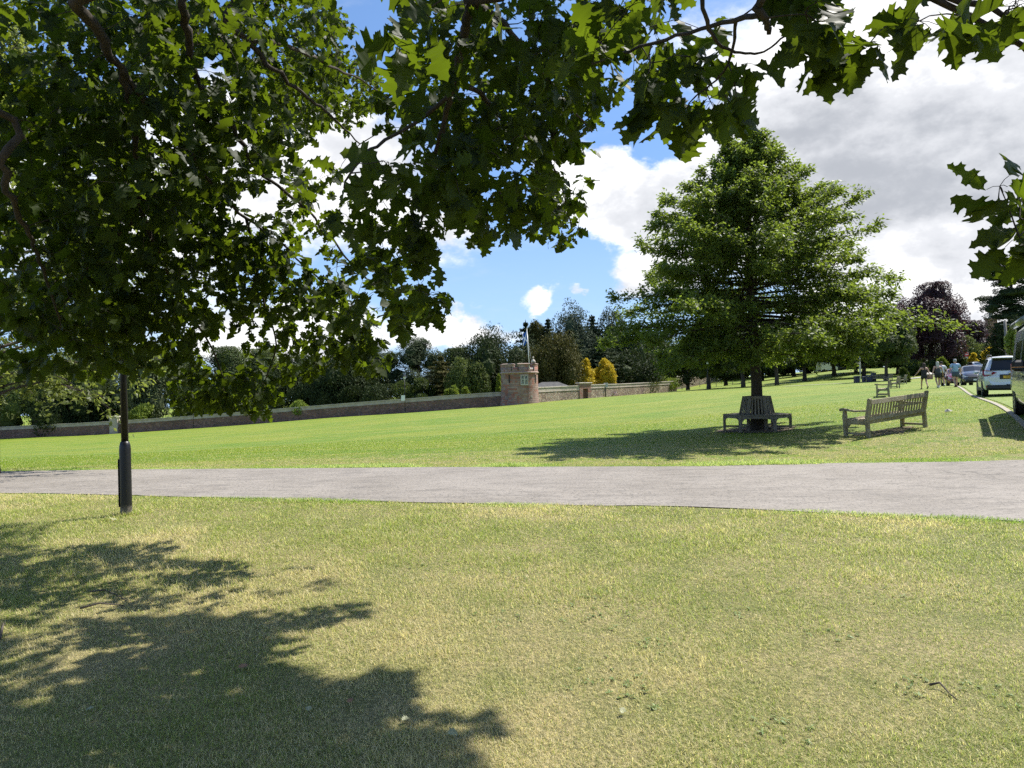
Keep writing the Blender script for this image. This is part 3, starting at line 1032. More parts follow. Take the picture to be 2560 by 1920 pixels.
# arrow slits, projecting bartizan corbels at both sides, drain slots
for deg, z, hh in ((-33, 5.0, 1.6), (58, 4.9, 1.5)):
    pc, ra = on_tower(deg, z, TWR + .0)
    sl = MB().box((0, 0, 0), (.2, .14, hh)).build('arrow_slit', M_DARKHOLE, tower, pc, ra)
    MB().box((0, -.02, hh / 2 + .16), (.5, .2, .26)).build('lintel', M_TOWER, sl)
for deg in (-25, -4, 50):
    pc, ra = on_tower(deg, 6.95, TWR + .03)
    MB().box((0, 0, 0), (.14, .10, .75)).build('drain_slot', M_DARKHOLE, tower, pc, ra)
pc, ra = on_tower(38, 1.5, TWR + .04)
MB().box((0, 0, 0), (.36, .1, .36)).build('plaque', M_COPING, tower, pc, ra)

# flagpole and flag
M_POLE = mat("pole_white", (.70, .70, .68), rough=.4)
fb, _ = on_tower(31, 6.95, TWR + .12)
fbase = Vector(TW) + fb
top = Vector(P(1317, 822, 138.2))
fp = thing('flagpole', 'white leaning flagpole on the tower parapet with a halyard', 'flagpole', fbase)
tv = top - fbase
MB().tube([(0, 0, 0), tv * .5, tv], [.085, .07, .05], 10).lathe([(.01, .22), (.1, .1), (.01, -.05)], 10, c=tuple(tv)).build('pole', M_POLE, fp)
MB().tube([(0, 0, 0), (.12, 0, -.05), (.65, .35, -.02)], .06, 8).build('bracket', M_POLE, fp)
MB().tube([tv * .97, tv * .5 + Vector((.22, .1, 0)), Vector((.5, .3, .6))], .018, 5).build('halyard', M_POLE, fp)
fm, n = mat_new("flag_cloth")
tcn = n.n('ShaderNodeTexCoord')
sp = n.n('ShaderNodeSeparateXYZ', inp={0: tcn.outputs['UV']})
d1 = n.m('ABSOLUTE', n.m('SUBTRACT', sp.outputs[0], sp.outputs[1]))
d2 = n.m('ABSOLUTE', n.m('SUBTRACT', n.m('ADD', sp.outputs[0], sp.outputs[1]), 1.0))
cross = n.ss(n.m('MINIMUM', d1, d2), 0.10, 0.12, 1.0, 0.0)
fc = n.mix(cross, (.02, .12, .42), (.78, .80, .84))
p = n.n('ShaderNodeBsdfPrincipled', inp={'Base Color': fc, 'Roughness': .8})
tr = n.n('ShaderNodeBsdfTranslucent', inp={'Color': fc})
n.n('ShaderNodeOutputMaterial', inp={'Surface': n.n('ShaderNodeMixShader', inp={0: .35, 1: p.outputs[0], 2: tr.outputs[0]}).outputs[0]})
nu, nv = 14, 9
V, F, UV = [], [], []
hoist0 = tv * .955; hoist1 = tv * .67
for i in range(nu):
    u = i / (nu - 1)
    for j in range(nv):
        v = j / (nv - 1)
        b = hoist1.lerp(hoist0, v)
        # drooping cloth: it hangs down and away to the left in folds
        V.append(b + Vector((-.95 * u - .05 * math.sin(9 * u + 3 * v) , .25 * math.sin(7 * u + 2 * v) * u, -1.0 * u * (1.05 - .15 * v) + .10 * math.sin(8 * u) * u)))
        UV.append((u, v))
for i in range(nu - 1):
    for j in range(nv - 1):
        a = i * nv + j
        F.append((a, a + nv, a + nv + 1, a + 1))
fo = MB().add(V, F, True).build('flag', fm, None, fbase)
uvl = fo.data.uv_layers.new(name='uv')
for l in fo.data.loops:
    uvl.data[l.index].uv = UV[l.vertex_index]
so = fo.modifiers.new('cloth', 'SOLIDIFY'); so.thickness = .01
tag(fo, 'blue flag with a white diagonal cross drooping from the tower flagpole', 'flag')
# little domed finial on the parapet
pf, _ = on_tower(52, 7.9, TWR - .2)
fin_ = thing('finial', 'small pale domed finial topped by a ball on the tower parapet', 'finial', Vector(TW) + pf)
MB().lathe([(.42, -.2), (.40, .12), (.36, .18)], 16).build('base', M_DOOR, fin_)
MB().lathe([(.44, .16), (.45, .3), (.36, .55), (.2, .72), (.08, .78), (.05, .95), (.14, 1.0), (.19, 1.12), (.14, 1.26), (.01, 1.32)], 16).build('dome', M_COPING, fin_)

# hipped slate roof of a garden house behind the wall
gh = P(1376, 985, 158); gh[2] = h(gh[0], gh[1])
gho = thing('garden_house', 'low garden house with a grey hipped roof just over the wall', 'building', gh)
MB().box((0, 0, 1.4), (8.4, 4.4, 3.4)).build('walls', M_TOWER, gho)
e_, r_ = 3.1, 4.3
MB().add([(-4.6, -2.6, e_), (4.6, -2.6, e_), (4.6, 2.6, e_), (-4.6, 2.6, e_), (-1.8, 0, r_), (1.8, 0, r_)], [(0, 1, 5, 4), (1, 2, 5), (2, 3, 4, 5), (3, 0, 4), (3, 2, 1, 0)]).build('roof', M_SLATE, gho)
# distant castle turrets above the wood
M_CASTLE = stone_mat("castle_stone", [(.34, .31, .28), (.30, .27, .25), (.37, .34, .31)], (.25, .23, .21), .8, (1, 1, 2))
for px, top_y, bot, D_, rr, lab in ((846, 852, 930, 232, 1.5, 'taller far grey castle turret rising above the wood'), (880, 858, 930, 238, 1.5, 'slimmer far castle turret peeping over the wood')):
    b = P(px, bot, D_); b[2] = h(b[0], b[1]); t_ = P(px, top_y, D_); hh = t_[2] - b[2]
    tt = thing('castle_turret', lab, 'turret', b, group=None)
    MB().lathe([(rr, -3), (rr, hh - 1.1), (rr + .25, hh - .95), (rr + .25, hh - .3), (rr - .25, hh - .3), (.01, hh - .5)], 20).build('shaft', M_CASTLE, tt)
    for q in range(8):
        a = q * math.pi / 4
        MB().box(((rr + .0) * math.cos(a), (rr + .0) * math.sin(a), hh - .05), (.45, .6, .5), rz=a).build('merlon', M_CASTLE, tt)

# ------------------------------------------------------------------ benches
M_WOOD = mat("weathered_wood", (.34, .285, .17), (.22, .185, .11), 5.0, rough=.85, bump=.5, bscale=30, stretch=(1, 1, 1), c3=(.42, .39, .30), s3=22.0, t3=(.56, .66))
M_WOOD2 = mat("weathered_wood_grey", (.22, .19, .135), (.14, .122, .088), 5.0, rough=.85, bump=.5, bscale=30, c3=(.21, .19, .15), s3=26.0, t3=(.56, .66))
M_BRONZE = mat("bronze_plate", (.12, .10, .055), rough=.4, metal=.7)


def make_bench(label, loc, rz, L=1.8, m=None, group=None, lean=0.0):
    m = m or M_WOOD
    b = thing('park_bench', label, 'bench', loc, rz, group)
    b.rotation_euler = (0, lean, rz)
    dp = .56                                    # seat faces +y, back posts at y=0
    for sx in (-1, 1):
        x = sx * (L / 2 - .04)
        p = MB()
        p.bar((x, -.02, -.05), (x, .0, .44), .075, .085, up=(0, 1, 0), bevel=.006)
        p.bar((x, .0, .44), (x, -.09, .90), .075, .075, up=(0, 1, 0), bevel=.006)
        p.lathe([(.001, -.0375), (.037, -.0375), (.037, .0375), (.001, .0375)], 14, c=(x, -.09, .90), axis='x', smooth=False)
        p.build('rear_leg', m, b)
        f = MB()
        prof = [(-.04, -.05), (.04, -.05), (.042, .40), (.052, .47), (.045, .53), (.030, .58), (.034, .63), (-.036, .63), (-.034, .56), (-.046, .50), (-.04, .42)]
        mx = Matrix.Translation((x - .035, dp, 0)) @ Matrix(((0, 0, 1, 0), (1, 0, 0, 0), (0, 1, 0, 0), (0, 0, 0, 1)))
        f.prism(prof, .07, mx).build('front_leg', m, b)
        a = MB()
        arm = [(-.04, .63), (.10, .625), (.28, .615), (.42, .625), (.52, .645), (.62, .66), (.67, .645), (.68, .615), (.655, .585), (.60, .60), (.52, .60), (.40, .585), (.25, .575), (.10, .585), (-.04, .59)]
        mx = Matrix.Translation((x - .045, 0, .04)) @ Matrix(((0, 0, 1, 0), (1, 0, 0, 0), (0, 1, 0, 0), (0, 0, 0, 1)))
        a.prism(arm, .09, mx).build('armrest', m, b)
        s = MB()
        s.bar((x, .02, .37), (x, dp, .37), .045, .10, bevel=.004)
        br = [(0, 0), (.10, .12), (.0, .12)]
        mx = Matrix.Translation((x - .02, dp - .04, .20)) @ Matrix(((0, 0, 1, 0), (-1, 0, 0, 0), (0, 1, 0, 0), (0, 0, 0, 1)))
        s.prism(br, .04, mx).build('side_rail', m, b)
        MB().bar((x, .02, .11), (x, dp, .11), .04, .05, bevel=.004).build('stretcher', m, b)
    s = MB()
    for i in range(6):
        y = .075 + i * .088
        s.box((0, y + .0, .435 + .012 * math.cos(i * 1.0)), (L - .1 if i < 5 else L - .16, .076, .024), bevel=.005)
    s.build('seat', m, b)
    s = MB()
    s.box((0, dp, .375), (L - .14, .03, .09)); s.box((0, .03, .375), (L - .14, .03, .085))
    for sx in (-1, 1):
        br = [(0, 0), (.13, .0), (.0, -.13)]
        mx = Matrix.Translation((sx * (L / 2 - .08), dp + .012, .33)) @ Matrix(((-sx, 0, 0, 0), (0, 0, -1, 0), (0, 1, 0, 0), (0, 0, 0, 1)))
        s.prism(br, .03, mx)
    s.build('seat_rail', m, b)
    bk = MB()
    bk.bar((-L / 2 + .08, -.076, .84), (L / 2 - .08, -.076, .84), .05, .115, up=(0, .19, 1), bevel=.008)
    bk.bar((-L / 2 + .08, .0, .45), (L / 2 - .08, .0, .45), .05, .085, up=(0, .19, 1), bevel=.006)
    ns = 20
    for i in range(ns):
        x = -L / 2 + .14 + i * (L - .28) / (ns - 1)
        bk.bar((x, .0, .47), (x, -.072, .80), .020, .046, up=(1, 0, 0))
    bk.build('backrest', m, b)
    MB().box((L * .16, -.036, .66), (L * .42, .02, .052), rx=R(-12)).build('plaque', m, b)
    return b


def rz_from(a, b):
    return math.atan2(b[1] - a[1], b[0] - a[0])


def bench_between(pa, Da, pb, Db, label, m=None, L=None):
    """rear posts at two photo columns and distances; the seat faces away from the camera side"""
    a, b = GD(pa, Da), GD(pb, Db)
    c = (a + b) / 2
    LL = L or np.linalg.norm(b[:2] - a[:2]) + .08
    lean = -math.atan2(b[2] - a[2], np.linalg.norm(b[:2] - a[:2]))
    return make_bench(label, (c[0], c[1], min(a[2], b[2]) * .5 + c[2] * .5), rz_from(a, b), LL, m, lean=lean)


B1 = bench_between(2170, 16.35, 2312, 17.45, 'lichen-spotted slatted bench seen from behind, nearest to the camera')
GRP_B = 'wooden benches along the verge'
B1['group'] = GRP_B
M_SOIL = mat("worn_soil", (.17, .13, .075), (.22, .18, .09), 6.0, rough=.95, bump=.6, bscale=20)
for nm, c_, a_, w_, l_ in (('bare_soil', B1.location, B1.rotation_euler[2], .75, 2.0),):
    q = MB()
    V = []
    for k in range(24):
        t = 2 * math.pi * k / 24
        r_ = 1 + .22 * math.sin(3 * t + 1) + .12 * math.sin(7 * t)
        x, y = math.cos(t) * l_ * .5 * r_, math.sin(t) * w_ * .5 * r_ + .3
        X, Y = c_[0] + x * math.cos(a_) - y * math.sin(a_), c_[1] + x * math.sin(a_) + y * math.cos(a_)
        V.append((X, Y, h(X, Y) + .006))
    V.append((sum(v[0] for v in V) / 24, sum(v[1] for v in V) / 24, sum(v[2] for v in V) / 24 + .002))
    q.add(V, [(k, (k + 1) % 24, 24) for k in range(24)])
    tag(q.build(nm, M_SOIL), kind='structure')


def bench_at(px, D, rz_deg, label, m=None):
    c = GD(px, D)
    b = dup(B1, c, R(rz_deg), label, GRP_B)
    return b


# second bench: its end is towards us (seat to the left); then a row of others
bench_at(2221, 39.6, 63, 'bench seen end-on just beyond the nearest bench')
bench_at(2245, 54.5, 66, 'third slatted bench of the row, beyond the end-on bench')
bench_at(2263, 72, 66, 'fourth small bench of the row beside a leafy bush')
bench_at(2198, 101, 8, 'far bench standing by the dark bins and tree trunk')
bench_at(2226, 100, 50, 'far bench half hidden behind a trunk beside the bins')
bw_ = GD(1536, 163); dup(B1, bw_, R(235), 'bench against the sunlit wall with people seated on it', 'benches by the wall')
bw2 = GD(1614, 176.5); dup(B1, bw2, R(235), 'pale empty bench against the shaded end of the sunlit wall', 'benches by the wall')
bw3 = P(1712, 972, 203); bw3[2] = h(bw3[0], bw3[1]) ; dup(B1, bw3, R(200), 'bench at the foot of the pinkish bank wall', 'benches by the wall')

# ------------------------------------------------------------------ hexagonal tree bench
TREE = GD(1893, 19.8)
tb = thing('tree_bench', 'hexagonal grey wooden bench built around the oak trunk', 'bench', TREE, R(12 - 90))
RO, RI, SH = .93, .45, .445
hexa = [i * math.pi / 3 for i in range(6)]
hexp = lambda r, i, z: Vector((r * math.cos(hexa[i % 6]), r * math.sin(hexa[i % 6]), z))
st = MB()
for k in range(5):
    r0 = RI + .02 + k * (RO - RI - .02) / 5; r1 = r0 + (RO - RI - .02) / 5 - .014
    for i in range(6):
        a, b_, c_, d_ = hexp(r0, i, SH), hexp(r1, i, SH), hexp(r1, i + 1, SH), hexp(r0, i + 1, SH)
        dn = Vector((0, 0, -.024))
        st.add([a, b_, c_, d_, a + dn, b_ + dn, c_ + dn, d_ + dn], [(0, 1, 2, 3), (7, 6, 5, 4), (1, 5, 6, 2), (3, 7, 4, 0), (0, 4, 5, 1), (2, 6, 7, 3)])
st.build('seat', M_WOOD2, tb)
ap = MB()
for i in range(6):
    a, b_ = hexp(RO - .05, i, SH - .065), hexp(RO - .05, i + 1, SH - .065)
    ap.bar(a, b_, .03, .075)
    # curved brackets at the legs
    d_ = (b_ - a).normalized()
    for p0, sgn in ((a, 1), (b_, -1)):
        for q in range(4):
            t0, t1 = q / 4, (q + 1) / 4
            f = lambda t: p0 + d_ * sgn * (.02 + .15 * (1 - math.cos(t * math.pi / 2))) + Vector((0, 0, -.19 + .17 * math.sin(t * math.pi / 2)))
            ap.bar(f(t0), f(t1), .03, .05)
ap.build('apron', M_WOOD2, tb)
for i in range(6):
    p = hexp(RO - .06, i, 0)
    MB().box((p.x, p.y, SH / 2 - .06), (.075, .075, SH + .05), rz=hexa[i], bevel=.006).build('outer_leg', M_WOOD2, tb)
    p = hexp(RI + .01, i, 0)
    MB().box((p.x, p.y, SH / 2 - .06), (.07, .07, SH + .05), rz=hexa[i], bevel=.006).build('inner_leg', M_WOOD2, tb)
    MB().bar(hexp(RI + .03, i, .10), hexp(RO - .08, i, .10), .035, .05).build('stretcher', M_WOOD2, tb)
    a, b_ = hexp(RI, i, SH), hexp(RI, i + 1, SH)
    a2, b2 = hexp(RI - .10, i, .93), hexp(RI - .10, i + 1, .93)
    bk = MB()
    bk.bar(a, a2 + (a2 - a) * .02, .075, .055, up=(math.cos(hexa[i]), math.sin(hexa[i]), 0))
    tp = lambda t, u: (a.lerp(b_, u)).lerp(a2.lerp(b2, u), t)
    bk.bar(tp(.95, .05), tp(.95, .95), .035, .07)
    for q in range(4):
        u = .2 + q * .2
        nrm = Vector((math.cos(hexa[i] + math.pi / 6), math.sin(hexa[i] + math.pi / 6), 0))
        bk.bar(tp(0, u), tp(.94, u), .046, .018, up=nrm)
    bk.build('backrest', M_WOOD2, tb)
q = MB(); V = []
for k in range(32):
    t = 2 * math.pi * k / 32; r_ = 1.0 + .10 * math.sin(3 * t) + .07 * math.sin(8 * t + 1)
    X, Y = TREE[0] + math.cos(t) * r_ * 1.05, TREE[1] + math.sin(t) * r_ * 1.05
    V.append((X, Y, h(X, Y) + .008))
V.append((TREE[0], TREE[1], TREE[2] + .03)); q.add(V, [(k, (k + 1) % 32, 32) for k in range(32)])
M_MULCH = mat("bark_soil", (.075, .055, .035), (.12, .085, .05), 8.0, rough=.95, bump=.9, bscale=25)
tag(q.build('bare_soil', M_MULCH), kind='structure')

# ------------------------------------------------------------------ street lamps
M_BLACK = mat("black_paint", (.005, .005, .006), (.010, .010, .010), 2.0, rough=.42, spec=.35, bump=.15, bscale=40)
mm, n = mat_new("black_paint_worn_foot")
tcn = n.n('ShaderNodeTexCoord'); sp = n.n('ShaderNodeSeparateXYZ', inp={0: tcn.outputs['Object']})
wear = n.ss(n.m('ADD', sp.outputs[2], n.m('MULTIPLY', n.m('SUBTRACT', n.noise(tcn.outputs['Object'], 14, 5, .7), .5), .30)), .02, .14, 1.0, 0.0)
cc = n.mix(wear, (.005, .005, .006), (.20, .17, .13))
p = n.n('ShaderNodeBsdfPrincipled', inp={'Base Color': cc, 'Roughness': n.m('ADD', n.m('MULTIPLY', wear, .4), .38)})
n.n('ShaderNodeOutputMaterial', inp={'Surface': p.outputs[0]})
M_BLACKFOOT = mm
M_LAMPDISC = mat("lamp_canopy", (.55, .54, .50), rough=.5)
M_CLEAR = mat("lamp_bowl", (.55, .56, .55), rough=.15, spec=.5)


def street_lamp(label, loc, hp, style='modern', group='street lamps in the park', s=1.0):
    o = thing('street_lamp', label, 'street lamp', loc, group=group)
    b = MB()
    b.lathe([(.071 * s, -.2), (.070 * s, .0), (.069 * s, .84), (.065 * s, .90), (.054 * s, .945), (.043 * s, .955)], 28)
    b.build('base', M_BLACKFOOT, o)
    if s <= 1.01:
        MB().box((-.071, 0, .42), (.012, .085, .62), bevel=.004).build('hatch', M_BLACK, o)
    MB().tube([(0, 0, .93), (0, 0, hp * .5), (0, 0, hp)], [.043 * s, .040 * s, .036 * s], 20, caps=True).build('pole', M_BLACK, o)
    ln = MB()
    if style == 'modern':
        ln.lathe([(.05, hp - .06), (.09, hp), (.16, hp + .10), (.20, hp + .28)], 24)
        ln.build('bowl', M_CLEAR, o)
        MB().lathe([(.01, hp + .50), (.12, hp + .45), (.25, hp + .36), (.29, hp + .31), (.29, hp + .285), (.20, hp + .28), (.01, hp + .28)], 28).build('canopy', M_LAMPDISC, o)
    else:
        ln.lathe([(.10 * s, hp), (.13 * s, hp + .1), (.20 * s, hp + .55), (.22 * s, hp + .6)], 8, smooth=False)
        ln.build('lantern', M_CLEAR, o)
        MB().lathe([(.26 * s, hp + .58), (.2 * s, hp + .75), (.06 * s, hp + .9), (.05 * s, hp + 1.0), (.01, hp + 1.1)], 8, smooth=False).build('hood', M_BLACK, o)
        MB().bar((-.3 * s, 0, hp - .45), (.3 * s, 0, hp - .45), .03 * s, .03 * s).build('ladder_bar', M_BLACK, o)
    return o


street_lamp('tall black lamp post with a thicker foot on the near lawn', G(316, 1291), 3.93)
L2 = GD(1013, 145.5)
street_lamp('slim dark lantern post in front of the shaded wall with a white sign on it', L2, 6.9, 'lantern', s=1.5)
street_lamp('slim dark lantern post by the edge of the tree shade', GD(1770, 128), 4.6, 'lantern', s=1.2)
street_lamp('thin dark post at the lower end of the shaded wall', GD(484, 160), 4.0, 'lantern', s=1.5)
M_SIGNW = mat("sign_white", (.75, .75, .73), rough=.4)
M_SIGNBACK = mat("sign_back_grey", (.42, .42, .41), rough=.5, metal=.3)
M_RED = mat("sign_red", (.62, .03, .03), rough=.4)
MB().box((0, 0, 0), (.75, .06, 1.1)).build('notice', M_SIGNW, None, (L2[0] - .35, L2[1] - .2, L2[2] + 3.1))
tag(bpy.data.objects['notice'], 'small white notice fixed to the lantern post by the shaded wall', 'notice')
sp_ = GD(1515, 160.5)
so_ = thing('sign_post', 'thin post with a grey square sign in front of the sunlit wall', 'sign', sp_)
MB().tube([(0, 0, -.1), (0, 0, 2.9)], .06, 8).build('pole', M_BLACK, so_)
MB().box((0, -.08, 2.7), (1.0, .06, 1.0), bevel=.02).build('plate', M_SIGNBACK, so_)
# white tapering sign pole by the bins
wp = GD(2151, 104)
wo_ = thing('sign_post', 'white pole with stacked pale plates beside the bins', 'sign', wp)
MB().tube([(0, 0, -.1), (0, 0, 4.2)], .05, 8).build('pole', M_SIGNW, wo_)
MB().box((-.05, -.07, 2.2), (.26, .05, 1.3), bevel=.02).build('plate', M_SIGNW, wo_)
MB().box((-.05, -.07, 3.25), (.32, .05, .45), bevel=.02).build('plate', M_SIGNBACK, wo_)
# no-entry sign on the side road
ne = P(2416, 912, 128); ne[2] = h(ne[0], ne[1])
neo = thing('road_sign', 'round red no-entry sign on a grey post by the side road', 'sign', ne)
dz = P(2417, 886, 128)[2] - ne[2]
MB().tube([(0, 0, -.2), (0, 0, dz + .2)], .06, 10).build('post', M_SIGNBACK, neo)
MB().lathe([(.001, -.02), (.40, -.02), (.40, .02), (.001, .02)], 28, c=(0, -.09, dz), axis='y', smooth=False).build('disc', M_RED, neo)
MB().box((0, -.125, dz), (.58, .02, .14)).build('bar', M_SIGNW, neo)
MB().box((0, -.09, dz - .62), (.5, .03, .32)).build('plate', M_SIGNBACK, neo)

# ------------------------------------------------------------------ bins and cabinets on the far path
M_BIN = mat("bin_plastic", (.045, .045, .055), (.03, .03, .036), 3.0, rough=.55)
M_BINLID = mat("bin_lid", (.16, .16, .165), rough=.4)


def bin_square(label, px, D, w, hh):
    o = thing('litter_bin', label, 'bin', GD(px, D))
    MB().box((0, 0, hh * .46), (w, w, hh * .92), bevel=.03).build('body', M_BIN, o)
    MB().box((0, 0, hh * .955), (w * 1.08, w * 1.08, hh * .07), bevel=.03).build('lid', M_BINLID, o)
    MB().box((0, -w * .505, hh * .78), (w * .6, .02, hh * .13)).build('opening', M_DARKHOLE, o)


def bin_round(label, px, D, r, hh):
    o = thing('litter_bin', label, 'bin', GD(px, D))
    MB().lathe([(r * .92, -.05), (r, .05), (r, hh * .74), (r * .96, hh * .76)], 20).build('body', M_BIN, o)
    for k in range(4):
        a = k * math.pi / 2 + .6
        MB().box((r * .9 * math.cos(a), r * .9 * math.sin(a), hh * .82), (.06, .06, hh * .18)).build('post', M_BIN, o)
    MB().lathe([(r * 1.02, hh * .88), (r * 1.02, hh * .92), (r * .8, hh * .98), (.01, hh)], 20).build('lid', M_BINLID, o)


bin_square('square dark bin standing alone left of the white pole', 2142, 101, .62, .95)
bin_round('short dark bollard bin just right of the white pole', 2160, 103, .3, .82)
bin_round('round domed dark bin beside the tall grey cabinet', 2174, 101, .42, 1.0)
cb = thing('cabinet', 'tall plain grey cabinet between the round bin and the far bench', 'cabinet', GD(2184, 101.5))
MB().box((0, 0, .62), (.6, .4, 1.3), bevel=.02).build('body', mat("cabinet_grey", (.10, .105, .115), rough=.6), cb)
MB().box((0, -.205, .62), (.5, .02, 1.1)).build('door', M_BIN, cb)
# brick planter with a pale pyramid top by the walkers
bp = GD(2323, 92)
bo = thing('brick_pillar', 'low brick pillar with a pale pyramid cap beyond the walking women', 'pillar', bp)
M_BRICK = stone_mat("red_brick", [(.34, .17, .12), (.38, .20, .15), (.30, .15, .11)], (.36, .30, .26), 4.0, (1, 1, 3))
MB().box((0, 0, .25), (.62, .62, .7)).build('shaft', M_BRICK, bo)
MB().add([(-.42, -.42, .6), (.42, -.42, .6), (.42, .42, .6), (-.42, .42, .6), (-.42, -.42, .67), (.42, -.42, .67), (.42, .42, .67), (-.42, .42, .67), (0, 0, .98)],
         [(3, 2, 1, 0), (0, 1, 5, 4), (1, 2, 6, 5), (2, 3, 7, 6), (3, 0, 4, 7), (4, 5, 8), (5, 6, 8), (6, 7, 8), (7, 4, 8)]).build('cap', mat("pale_cap", (.62, .55, .45), rough=.8), bo)
# telegraph pole
tpb = P(2521, 935, 100); tpb[2] = h(tpb[0], tpb[1]); tpt = P(2512, 802, 100)
tpo = thing('telegraph_pole', 'leaning grey timber pole in front of the dark conifer', 'pole', tpb)
M_POLEW = mat("pole_timber", (.22, .20, .18), (.16, .145, .13), 4, rough=.9)
MB().tube([(0, 0, -.5), tuple(tpt - tpb)], [.22, .17], 10).build('shaft', M_POLEW, tpo)
MB().bar(tuple(tpt - tpb + np.array([-.7, 0, -.5])), tuple(tpt - tpb + np.array([.7, 0, -.5])), .1, .1).build('crossarm', M_POLEW, tpo)
# brick house with a tall chimney behind the trees
hb = P(2478, 930, 150); hb[2] = h(hb[0], hb[1])
ho = thing('brick_house', 'red brick house with a tall chimney stack between the dark trees', 'house', hb)
zc = P(2474, 803, 150)[2] - hb[2]; zr = P(2474, 842, 150)[2] - hb[2]
MB().box((2.2, 3, zr * .40), (7.6, 6, zr * .85)).build('wall', M_BRICK, ho)
MB().add([(-1.9, -.4, zr * .82), (6.3, -.4, zr * .82), (6.3, 6.4, zr * .82), (-1.9, 6.4, zr * .82), (-1.9, 3, zr * 1.12), (6.3, 3, zr * 1.12)], [(0, 1, 5, 4), (2, 3, 4, 5), (0, 4, 3), (1, 2, 5), (3, 2, 1, 0)]).build('roof', M_SLATE, ho)
xc = P(2474, 850, 150)[0] - hb[0]
ch = MB(); ch.box((xc, -.6, zc * .5), (1.9, 1.1, zc + 1.0)); ch.box((xc, -.6, zc + .42), (2.2, 1.4, .35)); co = ch.build('chimney', M_BRICK, ho)
MB().lathe([(.45, zc + .5), (.40, zc + 1.7), (.48, zc + 1.85), (.25, zc + 2.4), (.2, zc + 2.7)], 12, c=(xc, -.6, 0)).build('chimney_pot', mat("pot_grey", (.30, .28, .26), rough=.8), co)
wf = MB().box((-.3, -.03, zr * .55), (.9, .1, 1.3)).build('window', M_WFRAME, ho)
MB().box((-.3, -.06, zr * .55), (.74, .08, 1.1)).build('pane', M_WGLASS, wf)
# hurdles and pale posts under the trees
M_RAIL = mat("pale_rail", (.40, .36, .29), rough=.8)
hf = P(1815, 966, 190); hf[2] = h(hf[0], hf[1])
fo_ = thing('post_fence', 'pale post and rail fence on the bank behind the park trees', 'fence', hf)
for k in range(7):
    MB().box((k * 2.2 - 7, 0, .5), (.14, .14, 1.5)).build('post', M_RAIL, fo_)
for z in (.5, 1.05):
    MB().box((-.4, -.08, z), (13.4, .06, .12)).build('rail', M_RAIL, fo_)

# ------------------------------------------------------------------ vehicles
def paint(name, c, metal=0.3, rough=0.3):
    m, n = mat_new(name)
    tcn = n.n('ShaderNodeTexCoord')
    sp = n.n('ShaderNodeSeparateXYZ', inp={0: tcn.outputs['Object']})
    dirt = n.m('MULTIPLY', n.ss(sp.outputs[2], .25, .75, .5, 0.0), n.ss(n.noise(tcn.outputs['Object'], 5, 5, .7), .35, .7))
    col = n.mix(dirt, c, (.16, .14, .11))
    p = n.n('ShaderNodeBsdfPrincipled', inp={'Base Color': col, 'Metallic': metal, 'Roughness': n.m('ADD', n.m('MULTIPLY', dirt, .4), rough), 'Coat Weight': .8, 'Coat Roughness': .06})
    n.n('ShaderNodeOutputMaterial', inp={'Surface': p.outputs[0]})
    return m


M_PSILVER = paint("silver_white_paint", (.60, .63, .68), .25, .32)
M_PBLACK = paint("black_car_paint", (.022, .024, .03), .1, .25)
M_PMAROON = paint("dark_red_car_paint", (.16, .012, .016), .1, .25)
M_PVAN = paint("grey_green_van_paint", (.23, .26, .245), .0, .45)
M_PGREY = paint("silver_grey_paint", (.30, .31, .33), .4, .3)
M_GLASS = mat("tinted_glass", (.012, .014, .018), rough=.08, spec=.45)
M_TYRE = mat("tyre_rubber", (.018, .018, .018), rough=.85)
M_RIM = mat("alloy_rim", (.32, .32, .33), rough=.35, metal=.7)
M_TRIM = mat("black_trim", (.02, .02, .021), rough=.6)
M_TAIL = mat("tail_light_red", (.30, .012, .02), rough=.15, spec=.8)
M_LENS = mat("clear_lens", (.55, .56, .58), rough=.1, spec=.8)
M_AMBER = mat("amber_lens", (.55, .22, .03), rough=.2)
M_CHROME = mat("chrome", (.6, .6, .62), rough=.15, metal=1.0)
M_PLATEY = mat("plate_yellow", (.62, .38, .03), rough=.5)
M_PLATEW = mat("plate_white", (.7, .7, .68), rough=.5)
M_INK = mat("plate_lettering", (.015, .015, .015), rough=.6)


def lettering(text, size, parent, loc, rot, m=None, depth=.002, name='lettering'):
    cu = bpy.data.curves.new(name, 'FONT')
    cu.body = text; cu.size = size; cu.extrude = depth
    cu.align_x = 'CENTER'; cu.align_y = 'CENTER'
    tmp = bpy.data.objects.new('lettering_curve', cu)
    COL.objects.link(tmp)
    bpy.context.view_layer.update()
    me = bpy.data.meshes.new_from_object(tmp.evaluated_get(bpy.context.evaluated_depsgraph_get()))
    bpy.data.objects.remove(tmp)
    me.materials.clear(); me.materials.append(m or M_INK)
    o = bpy.data.objects.new(name, me)
    COL.objects.link(o)
    o.parent = parent; o.location = loc; o.rotation_euler = rot
    return o


